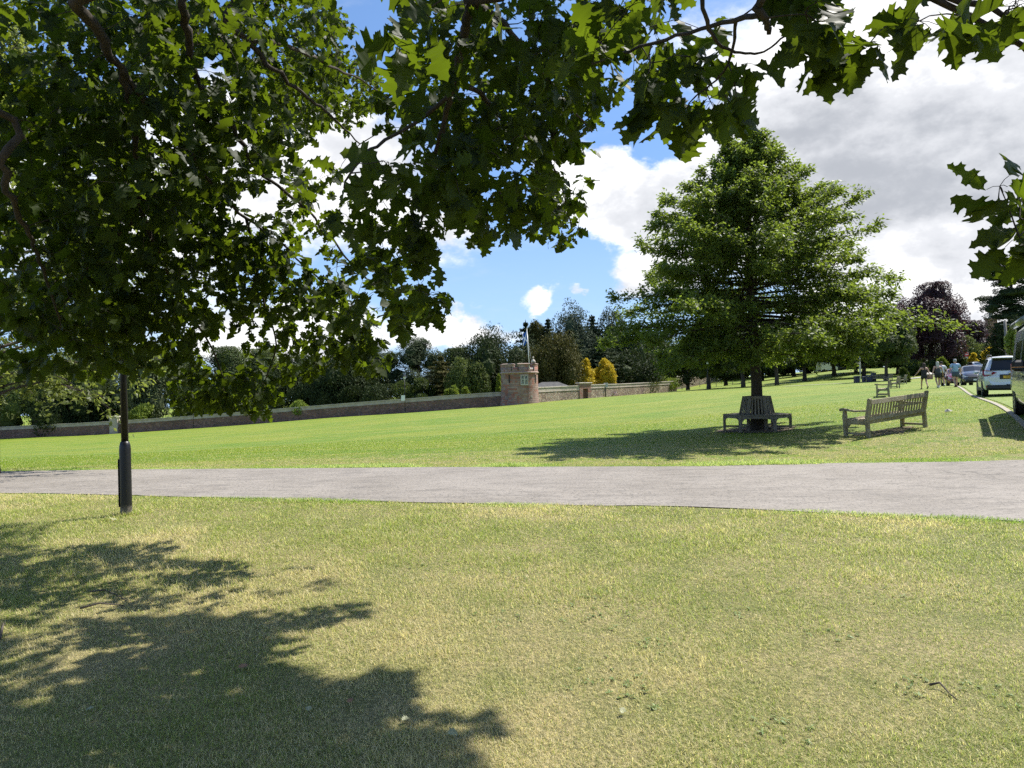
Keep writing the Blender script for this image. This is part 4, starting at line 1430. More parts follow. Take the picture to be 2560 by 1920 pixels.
def wheel(parent, x, y, r, w, side):
    o = MB().lathe([(r * .62, -w / 2), (r * .95, -w / 2), (r, -w * .36), (r, w * .36), (r * .95, w / 2), (r * .62, w / 2), (r * .62, -w / 2)], 28, c=(0, 0, 0), axis='x').build('wheel', M_TYRE, parent, (x, y, r - .015))
    rm = MB()
    rm.lathe([(r * .64, side * w * .45), (r * .60, side * w * .30), (r * .2, side * w * .25), (.001, side * w * .25)], 28, axis='x')
    rm.lathe([(r * .16, side * w * .22), (r * .15, side * w * .44), (.001, side * w * .45)], 16, axis='x')
    for k in range(7):
        a = 2 * math.pi * k / 7
        rm.bar((side * w * .42, math.cos(a) * r * .12, math.sin(a) * r * .12), (side * w * .44, math.cos(a) * r * .62, math.sin(a) * r * .62), r * .13, .03, up=(1, 0, 0))
    rm.build('rim', M_RIM, o)
    return o


class Car:
    """body lofted through stations along y (front +y). every station: y, bottom z, sill half width, belt z, belt half width, roof z, roof half width
    side rows: 0 bottom centre, 1 sill bottom, 2 sill side, 3 waist, 4 belt, 5 cant rail, 6 roof edge, 7 roof centre"""

    def __init__(self, root, st, paint_m):
        self.root, self.st, self.m = root, st, paint_m
        self.rows = []
        for y, zb, ws, zbelt, wb, zr, wr, crown in st:
            zm = zb + (zbelt - zb) * .50
            top = zr - zbelt
            self.rows.append([(0, y, zb), (ws * .93, y, zb), (ws, y, zb + .10), (max(ws, wb) + .015, y, zm), (wb, y, zbelt), (wr + (wb - wr) * .12, y, zr - top * .12 if top > .1 else zr - top * .3), (wr * .86, y, zr), (0, y, zr + crown)])

    def quad(self, i, j, s, off=0.0, a=0.0, b=1.0, c=0.0, d=1.0):
        """patch between stations i, i+1 (a..b) and rows j, j+1 (c..d), pushed out by off"""
        q = [Vector(self.rows[i][j]), Vector(self.rows[i + 1][j]), Vector(self.rows[i + 1][j + 1]), Vector(self.rows[i][j + 1])]
        f = lambda u, v: (q[0].lerp(q[1], u)).lerp(q[3].lerp(q[2], u), v)
        pts = [f(a, c), f(b, c), f(b, d), f(a, d)]
        nrm = (pts[2] - pts[0]).cross(pts[3] - pts[1])
        if nrm.length > 1e-9:
            nrm.normalize()
        ctr = Vector((0, (self.st[0][0] + self.st[-1][0]) / 2, .6))
        if nrm.dot((pts[0] + pts[2]) / 2 - ctr) < 0:
            nrm = -nrm
        pts = [p + nrm * off for p in pts]
        pts = [Vector((p.x * s, p.y, p.z)) for p in pts]
        return pts if s > 0 else pts[::-1]

    def body(self):
        mb = MB()
        nst = len(self.rows)
        for s in (1, -1):
            V, F = [], []
            for r in self.rows:
                V += [(p[0] * s, p[1], p[2]) for p in r]
            k = 8
            for i in range(nst - 1):
                for j in range(k - 1):
                    f = (i * k + j, i * k + k + j, i * k + k + j + 1, i * k + j + 1)
                    F.append(f if s > 0 else f[::-1])
            e = (nst - 1) * k
            F.append(tuple(range(k)) if s < 0 else tuple(range(k - 1, -1, -1)))
            F.append(tuple(e + i for i in (range(k - 1, -1, -1) if s < 0 else range(k))))
            mb.add(V, F, True)
        bm_o = mb.build('body', self.m, self.root, autosmooth=R(38))
        return bm_o

    def glass(self, name, patches, off=.006, m=None):
        """patches: (station i, row j, side, a, b, c, d)"""
        mb = MB()
        for pt in patches:
            i, j, s = pt[:3]
            a, b, c, d = pt[3:] if len(pt) > 3 else (0, 1, 0, 1)
            pts = self.quad(i, j, s, off, a, b, c, d)
            inn = self.quad(i, j, s, off - .012, a, b, c, d)
            mb.add(pts + inn, [(0, 1, 2, 3), (0, 4, 5, 1), (1, 5, 6, 2), (2, 6, 7, 3), (3, 7, 4, 0)])
        return mb.build(name, m or M_GLASS, self.root)

    def arches(self, ys, r, hw, zc):
        for y in ys:
            for s in (-1, 1):
                mb = MB()
                prof = [(r * 1.14, hw - .02), (r * 1.14, hw + .012), (r * 1.01, hw + .012), (r * .99, hw - .02)]
                mb.lathe([(a, b * s) for a, b in prof], 20, c=(0, y, zc), axis='x', a0=R(-25), a1=R(205), smooth=False)
                mb.lathe([(.001, (hw + .005) * s), (r * 1.12, (hw + .005) * s)], 26, c=(0, y, zc), axis='x')
                mb.build('wheel_arch', M_TRIM, self.root)


# ---- silver white SUV seen from behind
def build_suv(label, loc, rz):
    o = thing('parked_car', label, 'car', loc, rz, 'cars parked along the verge')
    #      y     zb   ws   zbelt  wb   zr   wr  crown
    st = [(-2.29, .52, .72, .78, .76, .82, .70, .0),
          (-2.25, .40, .80, .90, .84, 1.02, .80, .0),
          (-2.20, .34, .86, 1.02, .88, 1.12, .82, .01),
          (-2.12, .30, .89, 1.08, .885, 1.36, .74, .02),
          (-1.98, .28, .90, 1.09, .885, 1.60, .66, .03),
          (-1.80, .27, .905, 1.08, .885, 1.66, .65, .04),
          (-1.20, .26, .91, 1.06, .89, 1.70, .66, .05),
          (-.35, .25, .91, 1.03, .89, 1.715, .665, .05),
          (.35, .25, .91, 1.01, .89, 1.67, .65, .05),
          (.70, .25, .91, 1.0, .885, 1.52, .64, .05),
          (1.20, .25, .91, .98, .88, 1.12, .74, .05),
          (1.75, .26, .90, .93, .85, 1.02, .72, .04),
          (2.15, .30, .84, .82, .80, .88, .68, .03),
          (2.32, .36, .66, .66, .64, .70, .55, .0)]
    c = Car(o, st, M_PSILVER)
    c.body()
    side = lambda s: [(5, 4, s, .25, 1, .08, .95), (6, 4, s, 0, .95, .08, .95), (7, 4, s, .03, 1, .08, .95), (8, 4, s, 0, .95, .08, .95), (9, 4, s, 0, .75, .1, .9)]
    for s in (1, -1):
        c.glass('side_window', side(s))
    c.glass('windscreen', [(9, 5, 1), (9, 6, 1), (9, 5, -1), (9, 6, -1)])
    # rear window: raked panel wrapping the tailgate
    mb = MB()
    V = [(-.70, -2.205, 1.10), (.70, -2.205, 1.10), (.665, -2.165, 1.20), (.58, -2.01, 1.565), (.53, -1.985, 1.585), (-.53, -1.985, 1.585), (-.58, -2.01, 1.565), (-.665, -2.165, 1.20)]
    V = [(x, y - .055, z + .02) for x, y, z in V]
    mb.add(V + [(x, y + .05, z) for x, y, z in V], [tuple(range(7, -1, -1))] + [(i, (i + 1) % 8, 8 + (i + 1) % 8, 8 + i) for i in range(8)])
    mb.build('rear_window', M_GLASS, o)
    # tailgate panel
    mb = MB()
    g = [(-.74, 1.09), (-.80, 1.0), (-.72, .62), (-.60, .50), (.60, .50), (.72, .62), (.80, 1.0), (.74, 1.09)]
    yy = lambda z: -2.30 if z < 1.0 else -2.27 + (z - 1.0) * .35
    V = [(x, yy(z), z) for x, z in g]
    mb.add(V + [(x, y + .12, z) for x, y, z in V], [tuple(range(7, -1, -1))[::-1]] + [(i, (i + 1) % 8, 8 + (i + 1) % 8, 8 + i) for i in range(8)])
    tg = mb.build('tailgate', M_PSILVER, o, autosmooth=R(40))
    MB().box((0, -2.305, .50), (.26, .02, .05)).build('handle', M_TRIM, tg)
    MB().box((0, -2.30, .84), (.72, .035, .20), bevel=.02).build('plate_recess', M_TRIM, o)
    pl = MB().box((.02, -2.325, .83), (.52, .012, .111)).build('number_plate', M_PLATEY, o)
    lettering('SD65 ATZ'[:4] + ' A', .098, pl, (.02, -2.333, .83), (R(90), 0, 0))
    MB().lathe([(.001, -.012), (.05, -.012), (.05, .012), (.03, .014), (.001, .014)], 18, c=(0, -2.30, 1.0), axis='y').build('badge', M_CHROME, o)
    # spoiler, roof rails, lights, bumper
    MB().box((0, -2.03, 1.635), (1.24, .30, .05), rx=R(-6), bevel=.02).build('spoiler', M_PSILVER, o)
    for s in (-1, 1):
        MB().tube([(s * .60, -1.72, 1.69), (s * .60, -1.60, 1.765), (s * .61, -.3, 1.80), (s * .60, .35, 1.765), (s * .58, .5, 1.70)], .022, 8).build('roof_rail', M_TRIM, o)
        tl = MB()
        V = [(s * .46, -2.35, 1.02), (s * .86, -2.30, 1.14), (s * .945, -1.98, 1.13), (s * .945, -2.02, .93), (s * .90, -2.28, .86), (s * .64, -2.355, .92)]
        tl.add(V + [(x * .93, y + .15, z) for x, y, z in V], [(0, 1, 2, 3, 4, 5) if s > 0 else (5, 4, 3, 2, 1, 0)] + [((i, (i + 1) % 6, 6 + (i + 1) % 6, 6 + i)) for i in range(6)])
        t_ = tl.build('tail_light', M_TAIL, o)
        MB().box((s * .76, -2.33, .96), (.24, .03, .045), rz=s * .2).build('clear_strip', M_LENS, t_)
        MB().box((s * .78, -2.28, .44), (.14, .02, .07)).build('reflector', M_TAIL, o)
        mi = MB().box((s * 1.0, .62, 1.05), (.20, .12, .15), bevel=.04).build('door_mirror', M_PSILVER, o)
        MB().box((s * .93, -.05, .93), (.04, .16, .03), bevel=.01).build('door_handle', M_PSILVER, o)
        MB().box((s * .93, -.95, .95), (.04, .16, .03), bevel=.01).build('door_handle', M_PSILVER, o)
        MB().box((s * .915, 0, .30), (.05, 2.0, .14), bevel=.02).build('sill_trim', M_TRIM, o)
        hl = MB().box((s * .66, 2.16, .80), (.36, .22, .13), rz=-s * .5, bevel=.04).build('headlight', M_LENS, o)
    MB().box((0, -2.16, .40), (1.66, .32, .20), bevel=.05).build('bumper_trim', M_TRIM, o)
    MB().box((0, -1.9, .33), (1.3, .5, .10), bevel=.03).build('skid_plate', M_TRIM, o)
    MB().box((0, 2.22, .50), (1.3, .2, .25), bevel=.05).build('grille', M_TRIM, o)
    c.arches((-1.30, 1.36), .36, .905, .36)
    for y in (-1.30, 1.36):
        for s in (-1, 1):
            wheel(o, s * .82, y, .36, .23, s)
    MB().box((0, 0, .36), (1.5, 3.4, .2)).build('underside', M_TRIM, o)
    return o


def heading(deg):
    return -R(deg)


pR = GD(2461, 31.0)
AX = 29.5
dv2 = np.array([math.sin(R(AX)), math.cos(R(AX))]); sv = np.array([dv2[1], -dv2[0]])
c_ = pR[:2] + dv2 * 1.30 + sv * .84
build_suv('silver white off-roader with a yellow plate, parked on the verge facing away', (c_[0], c_[1], h(*c_)), heading(AX))


# ---- hatchbacks / saloons
def build_hatch(label, loc, rz, paint_m, plate=None, estate=False):
    o = thing('parked_car', label, 'car', loc, rz, 'cars parked along the verge')
    rr = 1.43 if not estate else 1.46
    st = [(-2.20, .40, .66, .66, .70, .72, .62, .0),
          (-2.12, .30, .82, .92, .82, 1.0, .74, .01),
          (-1.98, .24, .87, .97, .85, 1.08 if not estate else 1.30, .70, .03),
          (-1.50, .22, .89, .97, .865, 1.28 if not estate else 1.41, .62, .04),
          (-.80, .21, .90, .95, .87, rr - .02, .60, .04),
          (-.05, .21, .90, .93, .87, rr, .60, .04),
          (.30, .21, .90, .92, .87, rr - .06, .59, .04),
          (1.02, .21, .90, .90, .86, 1.02, .68, .05),
          (1.55, .22, .89, .84, .84, .93, .68, .05),
          (2.02, .25, .86, .72, .80, .80, .66, .03),
          (2.22, .30, .76, .60, .72, .66, .60, .01),
          (2.30, .36, .60, .54, .58, .57, .5, .0)]
    c = Car(o, st, paint_m)
    c.body()
    for s in (1, -1):
        c.glass('side_window', [(3, 4, s, .0, 1, .1, .92), (4, 4, s, 0, 1, .1, .92), (5, 4, s, .03, 1, .1, .92), (6, 4, s, 0, .6, .12, .9)])
    c.glass('windscreen', [(6, 5, 1, .05, .95, .0, 1), (6, 6, 1, .05, .95, 0, 1), (6, 5, -1, .05, .95, .0, 1), (6, 6, -1, .05, .95, 0, 1)])
    c.glass('rear_window', [(1, 6, 1), (1, 6, -1), (2, 6, 1), (2, 6, -1)])
    MB().box((0, 2.265, .57), (1.16, .10, .13), bevel=.02).build('grille', M_TRIM, o)
    MB().box((0, 2.25, .36), (1.45, .16, .16), bevel=.03).build('lower_grille', M_TRIM, o)
    MB().box((0, 2.325, .44), (.30, .02, .10), bevel=.01).build('badge', M_CHROME, o) if False else None
    pl = MB().box((0, 2.335, .42), (.52, .014, .111)).build('number_plate', M_PLATEW, o)
    if plate:
        lettering(plate, .09, pl, (0, 2.345, .42), (R(90), 0, R(180)))
    plr = MB().box((0, -2.21, .62), (.52, .02, .111)).build('number_plate', M_PLATEY, o)
    for s in (-1, 1):
        V = [(s * .42, 2.295, .60), (s * .70, 2.20, .68), (s * .85, 1.95, .76), (s * .86, 1.93, .66), (s * .74, 2.20, .58), (s * .44, 2.30, .55)]
        hl = MB().add(V + [(x * .9, y - .2, z) for x, y, z in V], [(0, 1, 2, 3, 4, 5) if s < 0 else (5, 4, 3, 2, 1, 0)] + [(i, (i + 1) % 6, 6 + (i + 1) % 6, 6 + i) for i in range(6)])
        hl.build('headlight', M_LENS, o)
        MB().lathe([(.001, 0), (.06, 0), (.06, .03), (.001, .03)], 14, c=(s * .68, 2.235, .36), axis='y').build('fog_light', M_LENS, o)
        MB().box((s * .98, .80, .96), (.20, .11, .13), bevel=.04).build('door_mirror', paint_m, o)
        MB().box((s * .78, -2.12, .86), (.22, .16, .12), rz=s * .3, bevel=.03).build('tail_light', M_TAIL, o)
        MB().box((s * .905, .0, .80), (.03, .15, .025)).build('door_handle', paint_m, o)
    c.arches((-1.32, 1.40), .325, .895, .325)
    for y in (-1.32, 1.40):
        for s in (-1, 1):
            wheel(o, s * .80, y, .325, .21, s)
    MB().box((0, 0, .32), (1.45, 3.2, .2)).build('underside', M_TRIM, o)
    return o


k_ = GD(2400, 50.5)
cc = k_[:2] + sv * .9 + dv2 * 2.2
build_hatch('black hatchback facing the camera on the verge ahead of the off-roader', (cc[0], cc[1], h(*cc)), heading(AX - 4) + math.pi, M_PBLACK, 'WE')
k_ = GD(2374, 56.5)
cc = k_[:2] + sv * .6 + dv2 * 3.2
build_hatch('dark red car mostly hidden behind the man in the blue shirt', (cc[0], cc[1], h(*cc)), heading(AX - 6) + math.pi, M_PMAROON)
k_ = P(2437, 906, 131)
build_hatch('silver estate car parked far up the side road near the brick house', (k_[0], k_[1], h(k_[0], k_[1]) + .07), heading(62), M_PGREY, estate=True)

# ---- camper van at the right edge
def build_van(label, loc, rz):
    o = thing('camper_van', label, 'van', loc, rz, 'vehicles parked by the kerb')
    st = [(-2.72, .50, .86, 1.14, .94, 2.02, .76, .02),
          (-2.66, .36, .93, 1.15, .965, 2.24, .82, .04),
          (-2.0, .30, .955, 1.15, .975, 2.29, .85, .05),
          (.0, .30, .96, 1.15, .975, 2.30, .85, .05),
          (1.05, .30, .96, 1.15, .975, 2.26, .84, .05),
          (1.40, .30, .96, 1.14, .97, 2.08, .82, .06),
          (1.75, .30, .96, 1.12, .96, 1.78, .80, .07),
          (2.10, .30, .96, 1.08, .94, 1.30, .78, .08),
          (2.40, .33, .95, 1.0, .91, 1.10, .76, .06),
          (2.62, .38, .90, .86, .86, .95, .72, .04),
          (2.72, .46, .76, .74, .74, .80, .62, .01)]
    c = Car(o, st, M_PVAN)
    c.body()
    for s in (1, -1):
        c.glass('side_window', [(5, 4, s, .1, 1, .10, .86), (6, 4, s, 0, .62, .12, .86)])
        c.glass('cabin_window', [(3, 4, s, .08, .95, .14, .72)])
        c.glass('rear_side_window', [(2, 4, s, .2, .9, .14, .72)])
        # swage mouldings and sill
        MB().box((s * .985, -.3, .90), (.02, 4.3, .03), bevel=.006).build('swage_line', M_PVAN, o)
        MB().box((s * .968, .05, .50), (.02, 2.4, .08), bevel=.01).build('side_moulding', M_PVAN, o)
        for z_ in (1.93, 2.02, 2.11):
            MB().box((s * (.972 - (z_ - 1.15) * .118), -.8, z_), (.02, 3.5, .025)).build('roof_rib', M_PVAN, o)
        mi = thing('door_mirror', None, None); mi.parent = o
        MB().box((s * 1.13, 1.62, 1.25), (.25, .13, .25), bevel=.05).build('housing', M_TRIM, mi)
        MB().box((s * 1.0, 1.64, 1.16), (.14, .07, .08)).build('arm', M_TRIM, mi)
        MB().box((s * 1.13, 1.622, 1.215), (.255, .132, .016)).build('amber_strip', M_AMBER, mi)
        MB().box((s * .76, 2.50, .88), (.30, .22, .22), rz=-s * .5, bevel=.05).build('headlight', M_LENS, o)
        MB().box((s * .94, -2.62, 1.05), (.06, .14, .6), bevel=.02).build('tail_light', M_TAIL, o)
        MB().box((s * .985, .80, 1.0), (.03, .18, .05), bevel=.01).build('door_handle', M_TRIM, o)
    c.glass('windscreen', [(i, j, s) for i in (5, 6) for j in (5, 6) for s in (1, -1)])
    # rolled awning on the roof side
    aw = MB().tube([(.92, -2.3, 2.33), (.92, 1.0, 2.33)], .085, 14)
    a_ = aw.build('awning', M_PVAN, o)
    MB().tube([(.92, -2.29, 2.33), (.92, -2.35, 2.33)], .095, 14).build('end_cap', M_TRIM, a_)
    MB().box((0, 2.66, .52), (1.6, .25, .3), bevel=.06).build('bumper', M_TRIM, o)
    MB().box((0, -2.70, .46), (1.8, .2, .25), bevel=.05).build('rear_bumper', M_TRIM, o)
    c.arches((-1.75, 1.60), .345, .965, .34)
    for y in (-1.75, 1.60):
        for s in (-1, 1):
            wheel(o, s * .86, y, .345, .235, s)
    MB().box((0, 0, .46), (1.7, 4.6, .25)).build('underside', M_TRIM, o)
    return o


w0 = GD(2541, 18.6)
AV = 31.0
dvv = np.array([math.sin(R(AV)), math.cos(R(AV))]); svv = np.array([dvv[1], -dvv[0]])
cc = w0[:2] + svv * .93 - dvv * 1.75
build_van('grey-green camper van with a rolled awning and black mirror at the kerb', (cc[0], cc[1], h(*w0[:2])), heading(AV) + math.pi)

# white vans half hidden under the far trees
def build_far_van(label, px, py, D, rz, m):
    q = P(px, py, D); q[2] = h(q[0], q[1])
    o = thing('parked_van', label, 'van', q, rz, 'vehicles under the far trees')
    MB().prism([(-2.5, .4), (2.4, .4), (2.5, 1.1), (1.6, 1.35), (1.0, 2.2), (-2.5, 2.3)], 1.9, Matrix.Translation((0, .95, 0)) @ Matrix.Rotation(R(90), 4, 'X')).build('body', m, o)
    for s in (-1, 1):
        MB().prism([(.2, 1.4), (1.45, 1.4), (.95, 2.05), (.2, 2.08)], .02, Matrix.Translation((0, s * .965, 0)) @ Matrix.Rotation(R(90), 4, 'X')).build('side_window', M_GLASS, o)
        for x in (-1.6, 1.6):
            MB().lathe([(.001, -.1), (.34, -.1), (.34, .1), (.001, .1)], 16, c=(x, s * .86, .33), axis='y').build('wheel', M_TYRE, o)
build_far_van('white van parked in the shade under the far trees', 2068, 927, 178, R(15), M_WHITE)
build_far_van('dark van parked in the shade right of the white van', 2120, 922, 182, R(10), M_PBLACK)

# ------------------------------------------------------------------ people
M_SKIN = mat("skin", (.50, .30, .22), (.44, .25, .18), 6.0, rough=.55)


def skin_graph(name, nodes, edges, m, parent, root=0, sub=1):
    me = bpy.data.meshes.new(name)
    me.from_pydata([n_[0] for n_ in nodes], edges, [])
    me.materials.append(m)
    o = bpy.data.objects.new(name, me)
    COL.objects.link(o)
    o.parent = parent
    o.modifiers.new('skin', 'SKIN')
    sv_ = me.skin_vertices[0].data
    for i, n_ in enumerate(nodes):
        r = n_[1]
        sv_[i].radius = (r, r) if not hasattr(r, '__len__') else r
        sv_[i].use_root = (i == root)
    sb = o.modifiers.new('smooth', 'SUBSURF'); sb.levels = sub; sb.render_levels = sub
    for p_ in me.polygons: p_.use_smooth = True
    o.modifiers['skin'].use_smooth_shade = True
    return o


def person(label, loc, rz, Ht, skin, shirt, shorts, shoes, hair, hair_len=0.0, stride=0.28, arms=((-.1, .12), (.12, .12)), sleeve=0.5, build_=1.0, seated=False, group=None, skirt=False):
    o = thing('person', label, 'person', loc, rz, group)
    s = Ht / 1.75
    V = lambda x, y, z: Vector((x * s, y * s, z * s))
    w = build_
    nodes, edges = [], []

    def add(p, r, prev=None):
        nodes.append((p, r if not hasattr(r, '__len__') else r))
        if prev is not None:
            edges.append((prev, len(nodes) - 1))
        return len(nodes) - 1
    hipz = .92 if not seated else .50
    up = hipz - .92
    pel = add(V(0, 0, hipz), (.135 * s * w, .11 * s * w))
    wai = add(V(0, .0, 1.08 + up), (.125 * s * w, .10 * s * w), pel)
    che = add(V(0, .01, 1.27 + up), (.150 * s * w, .105 * s * w), wai)
    sho = add(V(0, .0, 1.40 + up), (.115 * s * w, .08 * s), che)
    nek = add(V(0, .01, 1.49 + up), .052 * s, sho)
    chi = add(V(0, .035, 1.555 + up), .066 * s, nek)
    mid = add(V(0, .03, 1.64 + up), .082 * s, chi)
    top = add(V(0, .02, 1.70 + up), .062 * s, mid)
    nose = add(V(0, .125, 1.615 + up), .012 * s, mid)
    for sx in (-1, 1):
        add(V(sx * .086, .02, 1.62 + up), .014 * s, mid)
    arm_pts, leg_pts = {}, {}
    for side, sx in (('l', -1), ('r', 1)):
        fy, out = arms[0 if sx < 0 else 1]
        S = add(V(sx * .18 * w, 0, 1.40 + up), .055 * s * w, sho)
        e_p = V(sx * (.20 * w + out * .6), fy * .6 - .02, 1.12 + up)
        E = add(e_p, .041 * s, S)
        w_p = V(sx * (.20 * w + out * 1.2), fy * 1.5 + .03, .885 + up) if not seated else V(sx * .17, .36, .62)
        Wr = add(w_p, .028 * s, E)
        dn = (w_p - e_p).normalized()
        side_v = Vector((0, 1, 0)) - dn * dn.y
        side_v.normalize()
        pm = w_p + dn * .055 * s
        Pm = add(pm, (.034 * s, .018 * s), Wr)
        for fi, (off, ln) in enumerate(((-.027, .062), (-.009, .072), (.009, .068), (.026, .052))):
            b = pm + dn * .03 * s + side_v * off * s
            f1 = add(b, .0095 * s, Pm)
            nrm = Vector((-sx, 0, 0))
            f2 = add(b + dn * ln * .55 * s + nrm * .006 * s, .0085 * s, f1)
            add(b + dn * ln * .95 * s + nrm * .024 * s, .0075 * s, f2)
        t1 = add(w_p + dn * .03 * s + side_v * .036 * s, .011 * s, Wr)
        add(w_p + dn * .075 * s + side_v * .058 * s, .009 * s, t1)
        arm_pts[side] = (V(sx * .18 * w, 0, 1.40 + up), e_p, w_p)
        st_ = stride * (1 if sx < 0 else -1)
        hp = V(sx * .085 * w, 0, hipz - .06)
        if seated:
            kn, an = V(sx * .11, .44, .50), V(sx * .11, .48, .09)
        else:
            lift = max(0, -st_) * .35
            kn = V(sx * .095 * w, st_ * .5 + .05, .49 + lift * .25)
            an = V(sx * .09, st_ - (.10 if st_ < 0 else 0), .085 + lift)
        Hn = add(hp, .088 * s * w, pel)
        K = add(kn, .055 * s * (w * .5 + .5), Hn)
        cf = kn.lerp(an, .35) + Vector((0, -.012, 0)) * s
        C = add(cf, .050 * s * (w * .5 + .5), K)
        A = add(an, .034 * s, C)
        leg_pts[side] = (hp, kn, an, st_)
    skin_graph('body', nodes, edges, skin, o)
    # shirt
    sn = [(V(0, 0, .90 + up), (.170 * s * w, .145 * s * w)), (V(0, 0, 1.04 + up), (.166 * s * w, .142 * s * w)), (V(0, .01, 1.24 + up), (.178 * s * w, .132 * s * w)), (V(0, 0, 1.42 + up), (.125 * s * w, .088 * s)), (V(0, 0, 1.455 + up), .066 * s)]
    se = [(0, 1), (1, 2), (2, 3), (3, 4)]
    if sleeve > 0:
        for side in 'lr':
            a, b, _ = arm_pts[side]
            i = len(sn)
            sn.append((a, .070 * s * w)); sn.append((a.lerp(b, sleeve * 1.0), .062 * s * w))
            se += [(3, i), (i, i + 1)]
    skin_graph('shirt', sn, se, shirt, o)
    # shorts
    sn = [(V(0, 0, 1.06 + up), (.15 * s * w, .13 * s * w)), (V(0, 0, hipz - .02), (.172 * s * w, .142 * s * w))]
    se = [(0, 1)]
    for side in 'lr':
        a, b, _, _ = leg_pts[side]
        i = len(sn)
        q = .72 if not skirt else .62
        sn.append((a + Vector((0, 0, -.03 * s)), .112 * s * w)); sn.append((a.lerp(b, q if not seated else .9), (.104 if not skirt else .104) * s * w if not seated else .07 * s))
        se += [(1, i), (i, i + 1)]
    skin_graph('shorts', sn, se, shorts, o)
    for side in 'lr':
        _, kn, an, st_ = leg_pts[side]
        tilt = -.55 if (st_ < 0 and not seated) else 0.0
        sh = MB()
        pts = []
        prof = [(-.085, .030, .055), (-.05, .042, .10), (.0, .044, .095), (.06, .046, .06), (.13, .046, .05), (.175, .030, .04)]
        for y, hw, hz in prof:
            for a in range(10):
                t = 2 * math.pi * a / 10
                pts.append((hw * math.cos(t), y, max(-.0, hz / 2 + hz / 2 * math.sin(t))))
        F = []
        for i in range(5):
            for a in range(10):
                F.append((i * 10 + a, i * 10 + (a + 1) % 10, i * 10 + 10 + (a + 1) % 10, i * 10 + 10 + a))
        F.append(tuple(range(9, -1, -1))); F.append(tuple(50 + a for a in range(10)))
        rot = Matrix.Rotation(tilt, 3, 'X')
        base = an + Vector((0, 0, -.085 * s))
        piv = Vector((0, .0, .085))
        sh.add([base + (rot @ (Vector(p) - piv) + piv) * s for p in pts], F, True)
        sh.build('shoe', shoes, o)
    # hair
    hb_ = MB()
    rings = [(.001, 1.765), (.045, 1.758), (.078, 1.735), (.093, 1.695), (.098, 1.65), (.094, 1.60)]
    V_, F_ = [], []
    kk = 16
    for r, z in rings:
        for a in range(kk):
            t = 2 * math.pi * a / kk
            y = math.sin(t)
            zz = z
            if y > .3 and z < 1.68:
                zz = 1.69 - (1.69 - z) * .15
            V_.append((r * 1.0 * math.cos(t) * s, (.018 + r * 1.08 * y) * s, (zz + up) * s))
    if hair_len > 0:
        for q in range(1, 5):
            u = q / 4
            for a in range(kk):
                t = 2 * math.pi * a / kk
                y = math.sin(t)
                if y > .25:
                    V_.append(V_[-kk]); continue
                r = .094 * (1 + .18 * math.sin(u * 2.6)) * (1 - .45 * u)
                V_.append((r * math.cos(t) * 1.05 * s, (.0 + r * y * 1.05 - .035 * u) * s, (1.60 - hair_len * u + up) * s))
    nr = len(V_) // kk
    for i in range(nr - 1):
        for a in range(kk):
            F_.append((i * kk + a, i * kk + (a + 1) % kk, i * kk + kk + (a + 1) % kk, i * kk + kk + a))
    hb_.add(V_, F_, True).build('hair', hair, o)
    return o


cl = lambda nm, c: mat(nm, c, tuple(x * .8 for x in c), 9.0, rough=.8, bump=.3, bscale=25)
C_BLACK, C_CHAR = cl("black_cloth", (.02, .02, .024)), cl("charcoal_cloth", (.05, .055, .065))
C_WHITE, C_BLUE, C_NAVY = cl("white_cloth", (.62, .62, .66)), cl("light_blue_cloth", (.30, .44, .60)), cl("navy_cloth", (.06, .085, .125))
C_PINK, C_DENIM, C_GREYC = cl("dull_purple_cloth", (.18, .10, .16)), cl("denim_cloth", (.16, .30, .48)), cl("grey_cloth", (.35, .34, .33))
H_BROWN, H_BLOND, H_DARK, H_GREY = cl("brown_hair", (.05, .03, .02)), cl("silver_blond_hair", (.50, .47, .42)), cl("dark_hair", (.018, .014, .012)), cl("grey_hair", (.36, .36, .36))
S_BLACK, S_WHITE, S_BROWN = cl("black_shoe", (.025, .02, .02)), cl("white_shoe", (.65, .65, .66)), cl("dark_brown_shoe", (.06, .022, .018))
GP_ = 'people walking away along the verge'
walk = -R(12)
person('woman in black top and shorts with long dark hair, one arm held out, walking away', GD(2311, 45.2), walk, 1.66, M_SKIN, C_BLACK, C_BLACK, S_BLACK, H_BROWN, .30, .26, ((.12, .26), (-.1, .08)), 0, 1.08, group=GP_, skirt=True)
person('woman with long silver blond hair, charcoal vest and white shoes, walking away', GD(2345, 46.0), walk, 1.70, M_SKIN, C_CHAR, C_BLACK, S_WHITE, H_BLOND, .34, -.12, ((-.06, .10), (.10, .13)), 0, 1.14, group=GP_, skirt=True)
person('dark-haired man in white shirt and black shorts, partly behind the blond woman', GD(2354.5, 51.0), walk, 1.80, M_SKIN, C_WHITE, C_BLACK, S_WHITE, H_DARK, 0, .12, ((.08, .10), (-.08, .10)), 0.75, 1.2, group=GP_)
person('grey-haired man in light blue shirt and navy shorts, walking away by the kerb', GD(2389, 45.8), walk, 1.80, M_SKIN, C_BLUE, C_NAVY, S_BROWN, H_GREY, 0, -.10, ((-.06, .10), (.06, .10)), 0.75, 1.2, group=GP_)
bx = bpy.data.objects['park_bench']
for dx, lab, cs, hr in ((-.42, 'seated person in pale grey top on the bench by the sunlit wall', C_GREYC, H_GREY), (.38, 'seated person in purple top and blue jeans on the bench by the wall', C_PINK, H_DARK)):
    a = R(235)
    q = bw_ + np.array([math.cos(a) * dx - math.sin(a) * .20, math.sin(a) * dx + math.cos(a) * .20, 0])
    person(lab, (q[0], q[1], bw_[2] + .03), a, 1.72, M_SKIN, cs, C_DENIM, S_WHITE, hr, 0, 0, sleeve=.9, seated=True, group='people seated by the wall')

